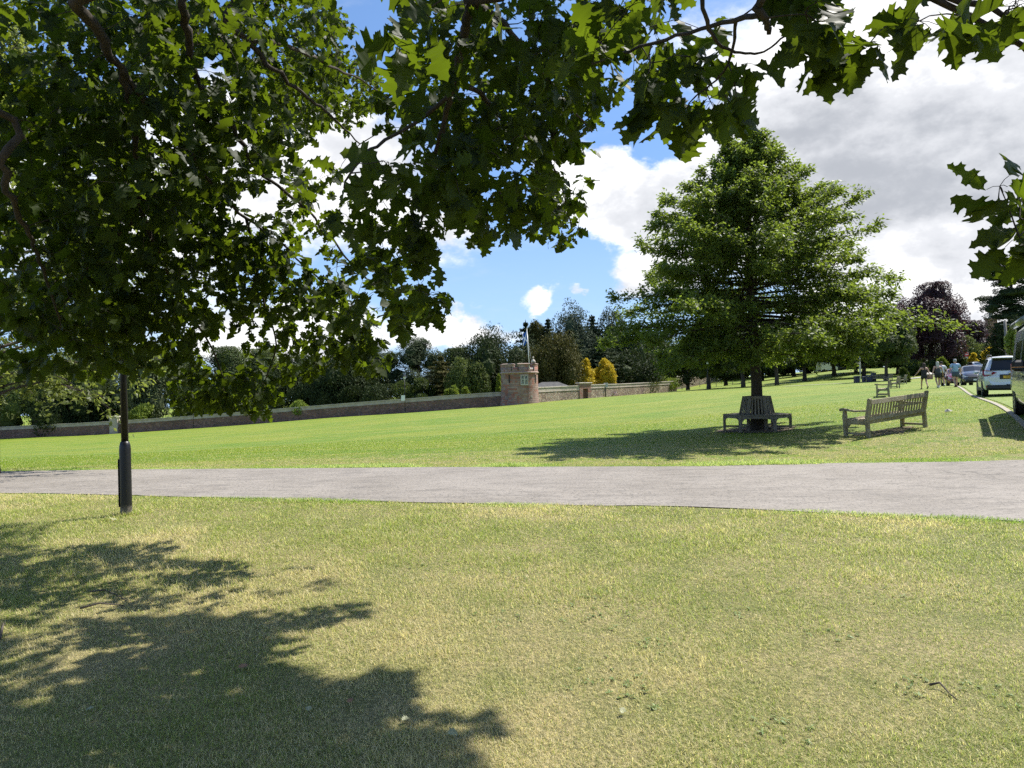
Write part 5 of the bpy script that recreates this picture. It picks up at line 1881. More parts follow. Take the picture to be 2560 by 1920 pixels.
# ------------------------------------------------------------------ trees
M_BARK = mat("bark", (.085, .068, .05), (.05, .04, .03), 6.0, rough=.95, bump=.9, bscale=18, stretch=(3, 3, .7))
M_BARK_OAK = mat("oak_bark", (.060, .045, .030), (.036, .028, .019), 7.0, rough=.95, bump=.9, bscale=22, stretch=(3, 3, .8))
LM = {
    'yew': leaf_mat('yew_leaf', (.018, .032, .010), (.042, .060, .016), (.05, .07, .015), .18, .65, .15),
    'cypress': leaf_mat('cypress_leaf', (.055, .056, .012), (.098, .092, .020), (.10, .09, .02), .2, .65, .15),
    'pine': leaf_mat('pine_leaf', (.026, .044, .016), (.054, .078, .028), (.06, .08, .03), .2, .65, .15),
    'bluepine': leaf_mat('spruce_leaf', (.036, .056, .030), (.070, .096, .052), (.07, .09, .05), .2, .65, .15),
    'broad': leaf_mat('broad_leaf', (.030, .050, .011), (.066, .094, .020), (.11, .15, .025), .3, .6, .2),
    'light': leaf_mat('light_leaf', (.060, .088, .020), (.112, .145, .036), (.18, .22, .05), .3, .6, .2),
    'willow': leaf_mat('willow_leaf', (.075, .094, .040), (.128, .150, .066), (.16, .19, .09), .25, .6, .2),
    'copper': leaf_mat('copper_beech_leaf', (.022, .011, .014), (.060, .025, .029), (.09, .025, .025), .22, .5, .3),
    'gold': leaf_mat('golden_conifer_leaf', (.46, .34, .016), (.60, .46, .035), (.62, .48, .04), .36, .6, .2),
    'lime': leaf_mat('lime_shrub_leaf', (.13, .19, .022), (.20, .26, .045), (.26, .32, .04), .3, .6, .2),
    'park': leaf_mat('park_tree_leaf', (.024, .040, .012), (.050, .074, .020), (.12, .17, .025), .3, .55, .25),
    'hedge': leaf_mat('clipped_hedge_leaf', (.020, .036, .011), (.040, .062, .018), (.05, .07, .02), .15, .6, .2),
}


def unit(a):
    return a / np.maximum(np.linalg.norm(a, axis=-1, keepdims=True), 1e-9)


def leaf_faces(Pt, Nr, size, rg, aspect=0.55, droop=0.0, axis=None, ajit=1.0):
    """kite shaped leaves at the points Pt, facing along Nr"""
    k = len(Pt)
    Nr = unit(Nr + rg.normal(0, .45, (k, 3)))
    if axis is None:
        t = rg.normal(0, 1, (k, 3))
    else:
        t = axis + rg.normal(0, .35 * ajit, (k, 3))
    t = unit(t - Nr * (t * Nr).sum(1, keepdims=True))
    b = np.cross(Nr, t)
    L = (np.asarray(size) * rg.uniform(.65, 1.3, k))[:, None]
    w = L * aspect * rg.uniform(.8, 1.2, k)[:, None]
    dn = np.array([0, 0, -1.0])
    mid = Pt + t * L * .45
    V = np.stack([Pt, mid + b * w * .5 - Nr * w * .1, Pt + t * L + dn * L * droop, mid - b * w * .5 - Nr * w * .1], 1).reshape(-1, 3)
    F = (np.arange(k) * 4)[:, None] + np.array([0, 1, 2, 3])
    return V, F


_ico = {}


def ico(sub):
    if sub not in _ico:
        bm = bmesh.new(); bmesh.ops.create_icosphere(bm, subdivisions=sub, radius=1.0)
        bm.verts.index_update()
        _ico[sub] = (np.array([v.co[:] for v in bm.verts]), [[v.index for v in f.verts] for f in bm.faces])
        bm.free()
    return _ico[sub]


def crown_mesh(name, Pt, Nr, size, m, parent, rg, aspect=.6, cores=(), droop=0.0, axis=None, ajit=1.0):
    V, F = leaf_faces(Pt, Nr, size, rg, aspect, droop, axis, ajit)
    if len(cores):
        iv, iff = ico(1)
        CV, CF = [], []
        o = len(V)
        for c, r in cores:
            j = 1 + rg.uniform(-.15, .15, (len(iv), 1))
            CV.append(np.asarray(c) + iv * j * np.asarray(r))
            CF += [[a + o, b + o, c_ + o, c_ + o] for a, b, c_ in iff]
            o += len(iv)
        V = np.concatenate([V] + CV)
        # triangles as separate mesh call: build with from_pydata-compatible quads avoided
        me_v = V
        tri = np.array([f[:3] for f in CF], np.int32)
        quad_tri = np.concatenate([F[:, [0, 1, 2]], F[:, [0, 2, 3]]])
        return np_mesh(name, me_v, np.concatenate([quad_tri, tri]), m, parent)
    return np_mesh(name, V, F, m, parent)


def lobes_crown(W, Hc, z0, nl, rg, flat=1.0, spread=.72, rl=.42, top=0.0):
    """lobe centres and radii filling an ellipsoid of half width W, height Hc from z0"""
    L = []
    spz = spread if Hc < 2.3 * W else min(.9, spread + .14)
    for i in range(nl):
        for _ in range(50):
            p = rg.uniform(-1, 1, 3)
            if np.linalg.norm(p) < 1:
                break
        p = p / max(np.linalg.norm(p), .2) * (np.linalg.norm(p) ** .5)
        zz = p[2] * spz
        taper = 1.0 - top * max(0, zz)
        r = rl * W * rg.uniform(.7, 1.2)
        L.append((np.array([p[0] * W * spread * taper, p[1] * W * spread * taper, z0 + Hc * (.5 + .5 * zz)]), np.array([r, r, r * flat * min(1.6, Hc / (2 * W) + .35)])))
    return L


def shell_points(L, per, rg, upper=-.5):
    P_, N_ = [], []
    for c, r in L:
        d = unit(rg.normal(0, 1, (per, 3)))
        d[:, 2] = np.where(d[:, 2] < upper, -d[:, 2], d[:, 2])
        q = rg.uniform(.72, 1.10, (per, 1)) ** .7
        bump = 1 + .16 * np.sin(d[:, :1] * 5 + c[0]) * np.sin(d[:, 1:2] * 5 + c[1])
        P_.append(c + d * r * q * bump)
        N_.append(d / r * r.mean() + np.array([0, 0, .35]))
    return np.concatenate(P_), np.concatenate(N_)


def simple_trunk(root, Ht, rad, rg, m=None, lean=0.0, zt=.75, name='trunk', limbs=5):
    mb = MB()
    pts = [(rg.normal(0, .02) * Ht * t + lean * t, rg.normal(0, .015) * Ht * t, Ht * zt * t - .6 * (t == 0)) for t in (0, .1, .3, .55, .8, 1)]
    mb.tube(pts, [rad * 1.35, rad, rad * .85, rad * .65, rad * .4, rad * .12], 8)
    for k in range(limbs):
        t = rg.uniform(.35, .8)
        a = rg.uniform(0, 6.28)
        z = Ht * zt * t
        mb.tube([(lean * t, 0, z), (lean * t + math.cos(a) * Ht * .10, math.sin(a) * Ht * .10, z + Ht * .06), (lean * t + math.cos(a) * Ht * .2, math.sin(a) * Ht * .2, z + Ht * .14)], [rad * .4, rad * .28, rad * .08], 6)
    return mb.build(name, m or M_BARK, root)


def tree(kind, name, label, px, top_y, hw_px, D, leaf, group=None, base=None, seed=0, dens=1.0, clear=.12, size=None, cat='tree'):
    """px: photo column of the stem, top_y: photo row of the top, hw_px: half width in photo pixels, D: distance"""
    rg = np.random.default_rng(abs(seed * 7919 + int(px)))
    b = np.array(base, float) if base is not None else GD(px, D)
    Ht = P(px, top_y, D)[2] - b[2]
    W = hw_px / F_PX * D
    t = thing(name, label, cat, b, 0.0, group)
    s = size or D * .0020 + .04
    m = LM[leaf]
    if kind == 'broad':
        z0 = Ht * clear
        L = lobes_crown(W, Ht - z0, z0, 26, rg, 1.0, .74, .36, .25)
        L.append((np.array([0, 0, Ht - W * .3]), np.array([W * .34, W * .34, W * .32])))
        Pt, Nr = shell_points(L, int(760 * dens), rg)
        Pt[:, 2] = np.minimum(Pt[:, 2], Ht * (1 + rg.uniform(-.02, .01, len(Pt))))
        crown_mesh('crown', Pt, Nr, s, m, t, rg, .7, [(c, r * .50) for c, r in L])
        simple_trunk(t, Ht, max(.12, W * .06), rg)
    elif kind == 'pine':
        z0 = Ht * clear
        L = lobes_crown(W, Ht - z0, z0, 30, rg, .62, .78, .34, .35)
        L.append((np.array([0, 0, Ht - W * .16]), np.array([W * .30, W * .30, W * .18])))
        Pt, Nr = shell_points(L, int(680 * dens), rg, upper=-.3)
        Nr[:, 2] += .3
        out = unit(Pt - np.array([0, 0, Ht * .4])) * np.array([1, 1, .4])
        crown_mesh('crown', Pt, Nr, s * 1.05, m, t, rg, .5, [(c, r * .50) for c, r in L], axis=out + np.array([0, 0, .45]))
        simple_trunk(t, Ht, max(.12, W * .06), rg)
    elif kind == 'cedar':
        pads, z = [], Ht * max(clear, .22)
        while z < Ht * .97:
            u = (z - Ht * .2) / (Ht * .8)
            Rz = W * (1 - .62 * u ** 1.4)
            for k in range(rg.integers(6, 9)):
                a = rg.uniform(0, 6.28)
                d_ = Rz * rg.uniform(.12, .80)
                r = Rz * rg.uniform(.26, .42)
                pads.append((np.array([math.cos(a) * d_, math.sin(a) * d_, z + rg.normal(0, .03) * Ht]), np.array([r, r, r * .42])))
            z += Ht * .072
        pads.append((np.array([0, 0, Ht * .96]), np.array([W * .3, W * .3, Ht * .05])))
        Pt, Nr = shell_points(pads, int(230 * dens), rg, upper=-.35)
        Nr[:, 2] += .4
        crown_mesh('crown', Pt, Nr, s, m, t, rg, .7, [(c, r * .6) for c, r in pads])
        mb = MB()
        mb.tube([(0, 0, -.6), (0, 0, Ht * .4), (W * .03, 0, Ht * .92)], [W * .085, W * .065, W * .015], 8)
        for c, r in pads[::2]:
            mb.tube([(0, 0, c[2] - Ht * .05), tuple(c * np.array([.5, .5, 1]) - np.array([0, 0, .03 * Ht])), tuple(c)], [W * .03, W * .02, W * .008], 5)
        mb.build('trunk', M_BARK, t)
    elif kind in ('spruce', 'layered'):
        n_lev = int({'spruce': 20, 'pine': 13, 'layered': 12}[kind] * (1 + .3 * (Ht > 14)))
        Ps, Ns, Ax, cores = [], [], [], []
        for i in range(n_lev):
            u = i / (n_lev - 1)
            z = Ht * (clear + (1 - clear) * u) * .985
            prof = (1 - u) ** .85 if kind == 'spruce' else ((1 - u ** 1.8) ** .9 if kind == 'pine' else (1 - u ** 1.3) ** .8)
            Rz = W * prof * rg.uniform(.78, 1.12) + W * .05
            nb = int(rg.integers(7, 10))
            a0 = rg.uniform(0, 6.28)
            cores.append((np.array([0, 0, z]), np.array([Rz * .45, Rz * .45, Ht / n_lev * .9])))
            for k in range(nb):
                a = a0 + 6.28 * k / nb + rg.normal(0, .2)
                R_ = Rz * rg.uniform(.72, 1.12)
                q = int((46 if kind == 'spruce' else 80) * dens)
                s_ = rg.random(q) ** .6
                wd = (.20 if kind == 'spruce' else .30) * R_ * (1 - .55 * s_) + .05
                lat = rg.normal(0, .5, q) * wd
                x = np.cos(a) * R_ * s_ - np.sin(a) * lat
                y = np.sin(a) * R_ * s_ + np.cos(a) * lat
                dr = {'spruce': -.18, 'pine': .10, 'layered': -.10}[kind]
                zz = z + dr * R_ * s_ ** 1.5 + rg.normal(0, .12, q) * Ht / n_lev + (.10 if kind != 'spruce' else .22) * R_ * s_ ** 3
                Ps.append(np.stack([x, y, zz], 1)); Ns.append(np.tile([np.cos(a) * .35, np.sin(a) * .35, 1.0], (q, 1)))
                Ax.append(np.tile([np.cos(a), np.sin(a), .15], (q, 1)))
        Ps.append(np.stack([rg.normal(0, .03, 14) * W, rg.normal(0, .03, 14) * W, Ht * rg.uniform(.95, 1.0, 14)], 1)); Ns.append(rg.normal(0, 1, (14, 3))); Ax.append(np.tile([0, 0, 1.0], (14, 1)))
        crown_mesh('crown', np.concatenate(Ps), np.concatenate(Ns), s * 1.15, m, t, rg, .5, cores, axis=np.concatenate(Ax))
        MB().tube([(0, 0, -.6), (0, 0, Ht * .5), (0, 0, Ht * .98)], [W * .09, W * .06, .03], 8).build('trunk', M_BARK, t)
    elif kind in ('yew', 'column', 'willow', 'mound'):
        z0 = -.2 if kind != 'willow' else Ht * .05
        nl = {'yew': 26, 'column': 12, 'willow': 22, 'mound': 12}[kind]
        L = lobes_crown(W, Ht - z0, z0, nl, rg, 1.25 if kind != 'mound' else .8, .74, .38 if kind != 'column' else .55, .45)
        if kind == 'column':
            L = [(np.array([rg.normal(0, .12) * W, rg.normal(0, .12) * W, Ht * u]), np.array([W * (.8 * (1 - u ** 3) + .15)] * 2 + [Ht * .13])) for u in np.linspace(.06, .93, 12)]
        Pt, Nr = shell_points(L, int({'yew': 760, 'column': 320, 'willow': 640, 'mound': 420}[kind] * dens), rg, -.7)
        out = unit(Pt - np.array([0, 0, Ht * .4])) * np.array([1, 1, .3])
        if kind == 'willow':
            ax = out * .25 + np.array([0, 0, -1.0]); Nn = out + rg.normal(0, .3, out.shape)
            crown_mesh('crown', Pt, Nn, s * 1.7, m, t, rg, .38, [(c, r * .55) for c, r in L], axis=ax, ajit=.7)
        else:
            ax = out * .55 + np.array([0, 0, 1.0])
            Nn = out + np.array([0, 0, .15]) + rg.normal(0, .35, out.shape)
            crown_mesh('crown', Pt, Nn, s * 1.35, m, t, rg, .45, [(c, r * .50) for c, r in L], axis=ax)
        simple_trunk(t, Ht, max(.06, W * .07), rg, zt=.55, limbs=3, name='trunk' if cat == 'tree' else 'stem')
    return t


WOOD = 'trees of the wood behind the wall'
wood = [
    # kind, name, px, top, half width, D, leaf, label
    ('broad', 'broadleaf_tree', -60, 860, 150, 190, 'broad', 'broad dark tree beyond the far lower end of the shaded wall, leftmost of the wood'),
    ('broad', 'broadleaf_tree', 90, 880, 120, 185, 'light', 'paler green broad tree beyond the lower end of the shaded wall'),
    ('yew', 'yew_tree', 210, 900, 90, 182, 'yew', 'dark bushy yew behind the lower wall, left of the drooping grey-green tree'),
    ('willow', 'weeping_tree', 388, 866, 66, 178, 'willow', 'grey-green drooping tree behind the shaded wall, just right of the near lamp post'),
    ('layered', 'cedar_tree', 470, 846, 74, 192, 'pine', 'dark tiered cedar between the drooping grey-green tree and the oak leaves'),
    ('broad', 'broadleaf_tree', 560, 868, 66, 188, 'broad', 'rounded dark tree half hidden behind hanging oak leaves, right of the cedar'),
    ('broad', 'broadleaf_tree', 655, 872, 62, 190, 'light', 'lighter rounded tree of the wood, left of the castle turrets'),
    ('yew', 'yew_tree', 700, 900, 82, 175, 'yew', 'wide dark yew behind the wall, left of the slim lantern post'),
    ('pine', 'pine_tree', 770, 888, 66, 190, 'pine', 'dark pine in front of the taller castle turret'),
    ('yew', 'yew_tree', 860, 896, 82, 172, 'yew', 'black-green yew directly behind the slim lantern post'),
    ('pine', 'pine_tree', 945, 862, 62, 185, 'pine', 'flat-topped pine below the lowest hanging oak leaves'),
    ('pine', 'pine_tree', 1048, 845, 62, 182, 'pine', 'rounded tall pine at the middle of the wood, left of the tower'),
    ('layered', 'cedar_tree', 1105, 893, 62, 168, 'cypress', 'olive layered tree behind the wall, two trees left of the tower'),
    ('broad', 'broadleaf_tree', 1140, 872, 58, 182, 'broad', 'dark rounded tree between the tall pine and the spiky yew'),
    ('yew', 'yew_tree', 1165, 908, 40, 162, 'light', 'small lighter bush-like tree just left of the tower behind the wall'),
    ('yew', 'yew_tree', 1243, 846, 82, 170, 'yew', 'large spiky dark yew behind the left side of the tower'),
    ('layered', 'pine_tree', 1318, 808, 44, 184, 'pine', 'dark pointed pine directly behind the flag'),
    ('yew', 'conifer_tree', 1347, 826, 34, 196, 'cypress', 'brownish conifer between the flag and the blue-green spruce'),
    ('spruce', 'spruce_tree', 1374, 798, 34, 194, 'bluepine', 'tall narrow blue-green spruce right of the flagpole'),
    ('yew', 'cypress_tree', 1388, 850, 54, 166, 'cypress', 'broad olive-brown cypress just right of the tower'),
    ('layered', 'cedar_tree', 1432, 826, 62, 182, 'pine', 'layered dark cedar behind the olive-brown cypress'),
    ('yew', 'conifer_tree', 1436, 802, 56, 200, 'bluepine', 'tall ragged conifer, second from the blue-green spruce'),
    ('spruce', 'spruce_tree', 1484, 790, 46, 202, 'bluepine', 'spruce with a jagged top next to the big oak crown'),
    ('yew', 'conifer_tree', 1534, 806, 70, 204, 'pine', 'tall conifer half hidden by the left edge of the big oak crown'),
    ('layered', 'cedar_tree', 1502, 850, 76, 184, 'pine', 'drooping green cedar behind the golden conifers'),
    ('yew', 'yew_tree', 1580, 888, 52, 186, 'yew', 'dark prickly tree right of the golden conifers'),
    ('broad', 'broadleaf_tree', 1605, 830, 76, 214, 'broad', 'dark tree of the wood behind the left part of the big oak crown'),
    ('pine', 'pine_tree', 1660, 862, 44, 216, 'pine', 'slim pine seen under the left part of the big oak crown'),
    ('broad', 'broadleaf_tree', 1745, 850, 66, 232, 'broad', 'dark tree above the pinkish bank wall'),
    ('broad', 'broadleaf_tree', 1830, 830, 80, 236, 'broad', 'dark tree behind the pale post and rail fence'),
    ('pine', 'pine_tree', 1930, 830, 80, 226, 'pine', 'dark pine of the far bank behind the oak trunk'),
    ('broad', 'broadleaf_tree', 2020, 822, 84, 218, 'broad', 'dark broad tree above the white van'),
    ('pine', 'pine_tree', 2110, 818, 84, 206, 'pine', 'dark pine above the dark van'),
    ('broad', 'broadleaf_tree', 2200, 815, 84, 186, 'broad', 'dark broad tree behind the far bench and bins'),
    ('broad', 'broadleaf_tree', 2290, 830, 80, 172, 'park', 'dark tree behind the copper beech'),
]
for i, (k, nm, px, top, hw, D_, lf, lab) in enumerate(wood):
    tree(k, nm, lab, px, top, hw * (1.4 if k != 'spruce' else 1.75), D_, lf, WOOD, seed=i, dens=1.1, clear=.02 if k != 'cedar' else .2)
for i, (px, top, hw, D_, lf, lab) in enumerate(((150, 985, 90, 176, 'yew', 'low dark laurel mass behind the lower end of the shaded wall'), (300, 960, 60, 180, 'broad', 'dark undergrowth bush left of the drooping grey-green tree'), (520, 960, 80, 172, 'yew', 'low dark bush below the tiered cedar'),
        (610, 955, 70, 170, 'broad', 'low dark bush behind the wall below the rounded trees'), (780, 955, 70, 168, 'yew', 'low dark bush behind the wall below the castle turrets'), (930, 950, 80, 166, 'yew', 'low dark bush behind the wall right of the slim lantern post'), (1040, 945, 60, 164, 'broad', 'low dark bush behind the wall below the rounded tall pine'),
        (1740, 912, 70, 240, 'yew', 'low dark hedge above the end of the pinkish wall'), (1850, 905, 80, 236, 'yew', 'low dark hedge behind the post and rail fence'), (1960, 902, 80, 230, 'yew', 'low dark hedge behind the oak trunk'), (2060, 896, 80, 216, 'yew', 'low dark hedge behind the white van'), (2150, 895, 70, 200, 'yew', 'low dark hedge behind the dark van'), (2240, 893, 70, 178, 'yew', 'low dark hedge behind the far bench'))):
    tree('mound', 'hedge_bush', lab, px, top, hw, D_, lf, 'undergrowth behind the wall and bank', seed=200 + i, cat='bush', dens=2.0)
# golden conifers and smaller planting behind the wall
tree('column', 'golden_conifer', 'golden yellow conifer behind the wall, the left one by the doorway', 1466, 905, 23, 168, 'gold', 'golden conifers', seed=50, cat='shrub', size=.34, dens=2)
tree('yew', 'golden_conifer', 'wider golden yellow conifer behind the wall, right of the other', 1513, 910, 30, 171, 'gold', 'golden conifers', seed=51, cat='shrub', size=.34, dens=1.2)
tree('column', 'column_conifer', 'slim pale green column conifer just left of the tower', 1248, 942, 7, 146, 'lime', None, seed=52, cat='shrub', size=.28)
for px, top, hw, D_, lab in ((1130, 966, 20, 148, 'bright green shrub leaning over the wall left of the tower'), (1165, 972, 13, 146.5, 'smaller bright shrub on the wall nearest the tower'), (755, 1006, 36, 158, 'low bright shrubs on the wall by the slim lantern post'),
                             (365, 1014, 42, 172, 'big bright green shrub over the wall right of the near lamp post'), (465, 1018, 36, 168, 'flat bright green shrub over the wall below the oak leaves'), (1660, 926, 40, 192, 'sunlit hedge shrub above the shaded wall end')):
    tree('mound', 'shrub', lab, px, top, hw, D_, 'lime', 'bright shrubs along the wall', seed=int(px), cat='shrub', size=.36)
for px, top, hw, D_, lab in ((1606, 931, 16, 180, 'clipped dome topiary behind the sunlit wall'), (1632, 941, 15, 186, 'clipped square hedge behind the sunlit wall')):
    tree('mound', 'topiary', lab, px, top, hw, D_, 'hedge', None, seed=int(px), cat='topiary', size=.22, dens=2)

PARK = 'park trees on the shaded bank'
for i, (px, top, hw, D_, lab, lf) in enumerate((
        (1772, 815, 86, 142, 'dark park tree with a bare trunk by the thin lantern post', 'park'), (1858, 800, 88, 132, 'dark park tree just left of the big oak trunk', 'park'),
        (1942, 800, 88, 128, 'dark park tree just right of the big oak trunk', 'park'), (2012, 808, 86, 140, 'dark park tree left of the white van', 'park'), (2085, 795, 88, 150, 'dark park tree right of the white van', 'park'),
        (2216, 800, 74, 100.5, 'leafy park tree standing beside the far bench', 'broad'), (2160, 812, 86, 135, 'dark park tree behind the bins', 'park'))):
    tree('broad', 'park_tree', lab, px, top, hw, D_, lf, PARK, seed=60 + i, clear=.20, dens=1.3)
for i, (px, top, lab) in enumerate(((1720, 862, 'dense low-crowned tree of the shaded grove, the leftmost beside the pinkish wall'), (1815, 845, 'dense low-crowned tree of the grove behind the post and rail fence'), (1905, 842, 'dense low-crowned tree of the grove directly behind the big oak trunk'), (1985, 840, 'dense low-crowned tree of the grove between the big oak trunk and the white van'), (2140, 836, 'dense low-crowned tree of the grove behind the dark van'), (2245, 842, 'dense low-crowned tree of the grove left of the copper beech'))):
    tree('broad', 'grove_tree', lab, px, top, 78, 172 - 4 * (i > 3) * (i - 3) * 4, 'park', 'grove on the shaded bank', seed=90 + i, clear=.06, dens=.9)
tree('broad', 'copper_beech', 'huge dark purple copper beech behind the walkers', 2328, 706, 96, 128, 'copper', 'copper beeches', seed=70, clear=.04, dens=2.2, size=.30)
tree('broad', 'copper_beech', 'smaller purple beech right of the huge one', 2420, 803, 52, 146, 'copper', 'copper beeches', seed=71, clear=.05, dens=1.4, size=.30)
tree('cedar', 'cedar_tree', 'tall dark cedar with flat tiers above the camper van', 2530, 640, 108, 112, 'pine', None, seed=74, clear=.40, dens=2.0, size=.26)
tree('yew', 'conifer_tree', 'black-green conifer behind the telegraph pole', 2535, 808, 56, 106, 'yew', None, seed=73, dens=1.4, size=.26)
for px, top, hw, D_, lf, lab in ((2425, 845, 48, 140, 'light', 'sunlit green bush below the smaller purple beech'), (2385, 886, 26, 126, 'park', 'dark leafy shrub left of the no-entry sign'), (2362, 896, 14, 118, 'lime', 'bright shrub behind the man in blue'),
                                 (2432, 878, 9, 134, 'gold', 'small orange-yellow shrub by the no-entry sign'), (2476, 872, 20, 116, 'gold', 'yellow-green shrub at the foot of the brick chimney'), (2296, 905, 28, 120, 'park', 'dark bush left of the walking women'), (2262, 921, 13, 76, 'broad', 'small glossy bush behind the fourth bench'), (2330, 905, 22, 122, 'park', 'dark bush behind the blond woman')):
    tree('mound', 'shrub', lab, px, top, hw, D_, lf, 'shrubs near the road', seed=int(px), cat='shrub', size=.20 if D_ < 100 else .3, dens=1.4)
tree('broad', 'sapling', 'thin sapling with pale leaves beside the camper van', 2532, 812, 15, 58, 'lime', None, seed=80, clear=.35, dens=.12, size=.16)

# ------------------------------------------------------------------ the oak on the lawn
M_OAK2 = leaf_mat('lawn_oak_leaf', (.054, .080, .015), (.110, .148, .027), (.29, .39, .042), .41, .5, .22, wscale=.9, wcol=(.10, .13, .028))
def lawn_oak():
    rg = np.random.default_rng(5)
    o = thing('oak_tree', 'conical green oak standing alone on the lawn inside the hexagonal bench', 'tree', TREE)
    zt = 8.35
    prof = [(1.7, 2.6), (2.1, 4.0), (2.6, 4.65), (3.4, 4.75), (4.1, 4.5), (4.8, 4.05), (5.4, 3.5), (6.0, 2.75), (6.6, 1.95), (7.2, 1.25), (7.8, .75), (8.3, .3)]
    pz, pr = np.array(prof).T
    mb = MB()
    trunk = [(0, 0, -.3), (.0, 0, .0), (.0, .0, .35), (.01, 0, 1.2), (-.02, .02, 2.4), (-.10, .03, 4.0), (-.16, .0, 5.6), (-.12, .02, 7.0), (-.05, 0, 8.1)]
    mb.tube(trunk, [.27, .215, .172, .15, .138, .105, .065, .035, .012], 14)
    tz = np.array([p[2] for p in trunk]); tx = np.array([p[0] for p in trunk])
    Pt, Nr, Ax = [], [], []
    nb = 176
    for i in range(nb):
        u = (i + rg.random()) / nb
        z = 2.15 + u ** .95 * 5.6
        a = i * 2.39996 + rg.normal(0, .25)
        # upper limbs rise, lower ones hang
        rise = np.interp(z, [2.0, 3.2, 4.6, 6.2, 7.5], [-.16, -.02, .18, .45, .95]) + rg.normal(0, .07)
        Lb = 2.5
        for _ in range(6):
            Lb = .5 * Lb + .5 * np.interp(z + .68 * rise * Lb, pz, pr)
        Lb *= rg.uniform(.60, 1.03)
        if rg.random() < .10: Lb *= 1.06
        pts = []
        for s in np.linspace(0, 1, 7):
            zz = z + rise * Lb * s * (1 - .35 * s) - (.05 * Lb * s ** 3 if z < 4 else -.06 * Lb * s ** 2)
            wob = .07 * Lb * math.sin(4 * s + i) + .02 * Lb * math.sin(11 * s + 2 * i)
            zz += .025 * Lb * math.sin(9 * s + 3 * i) * s
            pts.append(np.array([np.interp(z, tz, tx) + math.cos(a) * Lb * s - math.sin(a) * wob, math.sin(a) * Lb * s + math.cos(a) * wob, zz]))
        r0 = .009 + .008 * Lb
        mb.tube(pts, [r0 * (1 - .85 * s) for s in np.linspace(0, 1, 7)], 6, caps=False)
        pts = np.array(pts)
        ntw = int(13.5 + 11 * Lb)
        for _ in range(ntw):
            s = .14 + .86 * rg.random() ** .8
            f = s * 6; k = min(int(f), 5); p0 = pts[k] + (pts[k + 1] - pts[k]) * (f - k)
            aa = a + rg.choice([-1, 1]) * rg.uniform(.3, 1.25)
            tl = (.22 + .30 * Lb * (1.05 - s) * .6) * rg.uniform(.6, 1.3)
            dz = rise * .4 + rg.normal(.10, .42)
            d = np.array([math.cos(aa), math.sin(aa), dz]); d /= np.linalg.norm(d)
            p1 = p0 + d * tl + np.array([0, 0, -.05 * tl])
            if rg.random() < .35:
                mb.tube([p0, (p0 + p1) / 2 + np.array([0, 0, .02]), p1], [.007, .005, .002], 3, caps=False, smooth=False)
            nl = int(rg.integers(16, 30))
            q = rg.random(nl) ** .6
            pp = p0 + (p1 - p0) * q[:, None] + rg.normal(0, .055, (nl, 3))
            Pt.append(pp); Ax.append(d + rg.normal(0, .7, (nl, 3)) + np.array([0, 0, -.15]))
            Nr.append(np.array([0, 0, 1.0]) + rg.normal(0, .55, (nl, 3)) + d * .25)
        # tip
        nl = 26
        pp = pts[-1] + rg.normal(0, .07, (nl, 3)); dd = unit(pts[-1] - pts[-3])
        Pt.append(pp + dd * rg.uniform(-.15, .18, (nl, 1))); Ax.append(np.tile(dd, (nl, 1))); Nr.append(np.array([0, 0, 1.0]) + rg.normal(0, .5, (nl, 3)))
    # leader shoots at the top
    for dx, dy, zz in ((.0, 0, 8.35), (.55, .1, 8.0), (-.45, -.1, 7.75), (.9, 0, 7.5), (.2, .4, 8.1), (-.1, -.4, 8.0)):
        p0 = np.array([-.08, 0, 6.9]); p1 = np.array([dx, dy, zz])
        mb.tube([p0, (p0 + p1) / 2 + np.array([0, 0, .1]), p1], [.014, .009, .003], 4, caps=False)
        nl = 90
        q = .3 + .7 * rg.random(nl)
        Pt.append(p0 + (p1 - p0) * q[:, None] + rg.normal(0, .09, (nl, 3))); Ax.append(np.tile(unit(p1 - p0), (nl, 1)) + rg.normal(0, .6, (nl, 3))); Nr.append(np.array([0, 0, 1.0]) + rg.normal(0, .6, (nl, 3)))
    mb.build('trunk', M_BARK_OAK, o)
    Pt, Nr, Ax = map(np.concatenate, (Pt, Nr, Ax))
    V, F = leaf_faces(Pt, Nr, np.full(len(Pt), .105), rg, .50, .12, Ax, .6)
    np_mesh('crown', V, F, M_OAK2, o)
    return len(Pt)
n_oak = lawn_oak()
print('lawn oak leaves', n_oak)

# ------------------------------------------------------------------ the big oak overhead
M_REDOAK = leaf_mat('overhead_oak_leaf', (.009, .017, .003), (.024, .038, .006), (.20, .29, .012), .31, .55, .14)
# half outline of a pointed, lobed leaf: (along, out) from stalk to tip
HALF_HI = [(0, .012), (.07, .05), (.13, .15), (.10, .23), (.19, .235), (.235, .29), (.285, .22), (.33, .19), (.39, .26), (.365, .35), (.36, .45), (.44, .39), (.50, .44), (.52, .32), (.55, .225), (.61, .20), (.665, .265), (.67, .37), (.745, .30), (.80, .325), (.805, .20), (.84, .125), (.89, .125), (.92, .165), (.945, .07), (1.0, 0)]
HALF_LO = [(0, .015), (.11, .08), (.12, .25), (.25, .25), (.33, .21), (.37, .45), (.50, .36), (.56, .21), (.67, .37), (.79, .24), (.90, .14), (1.0, 0)]


def leaf_template(half):
    m = len(half)
    t = np.array([p[0] for p in half]); w = np.array([p[1] for p in half])
    tm = np.maximum.accumulate(np.linspace(0, 1, m) * .6 + np.maximum.accumulate(t) * .4)
    V = np.concatenate([np.stack([tm, np.zeros(m)], 1), np.stack([t, w], 1), np.stack([t, -w], 1)])
    F = []
    for i in range(m - 1):
        F.append((i, i + 1, m + i + 1, m + i)); F.append((i, 2 * m + i, 2 * m + i + 1, i + 1))
    return V, np.array(F, np.int32)


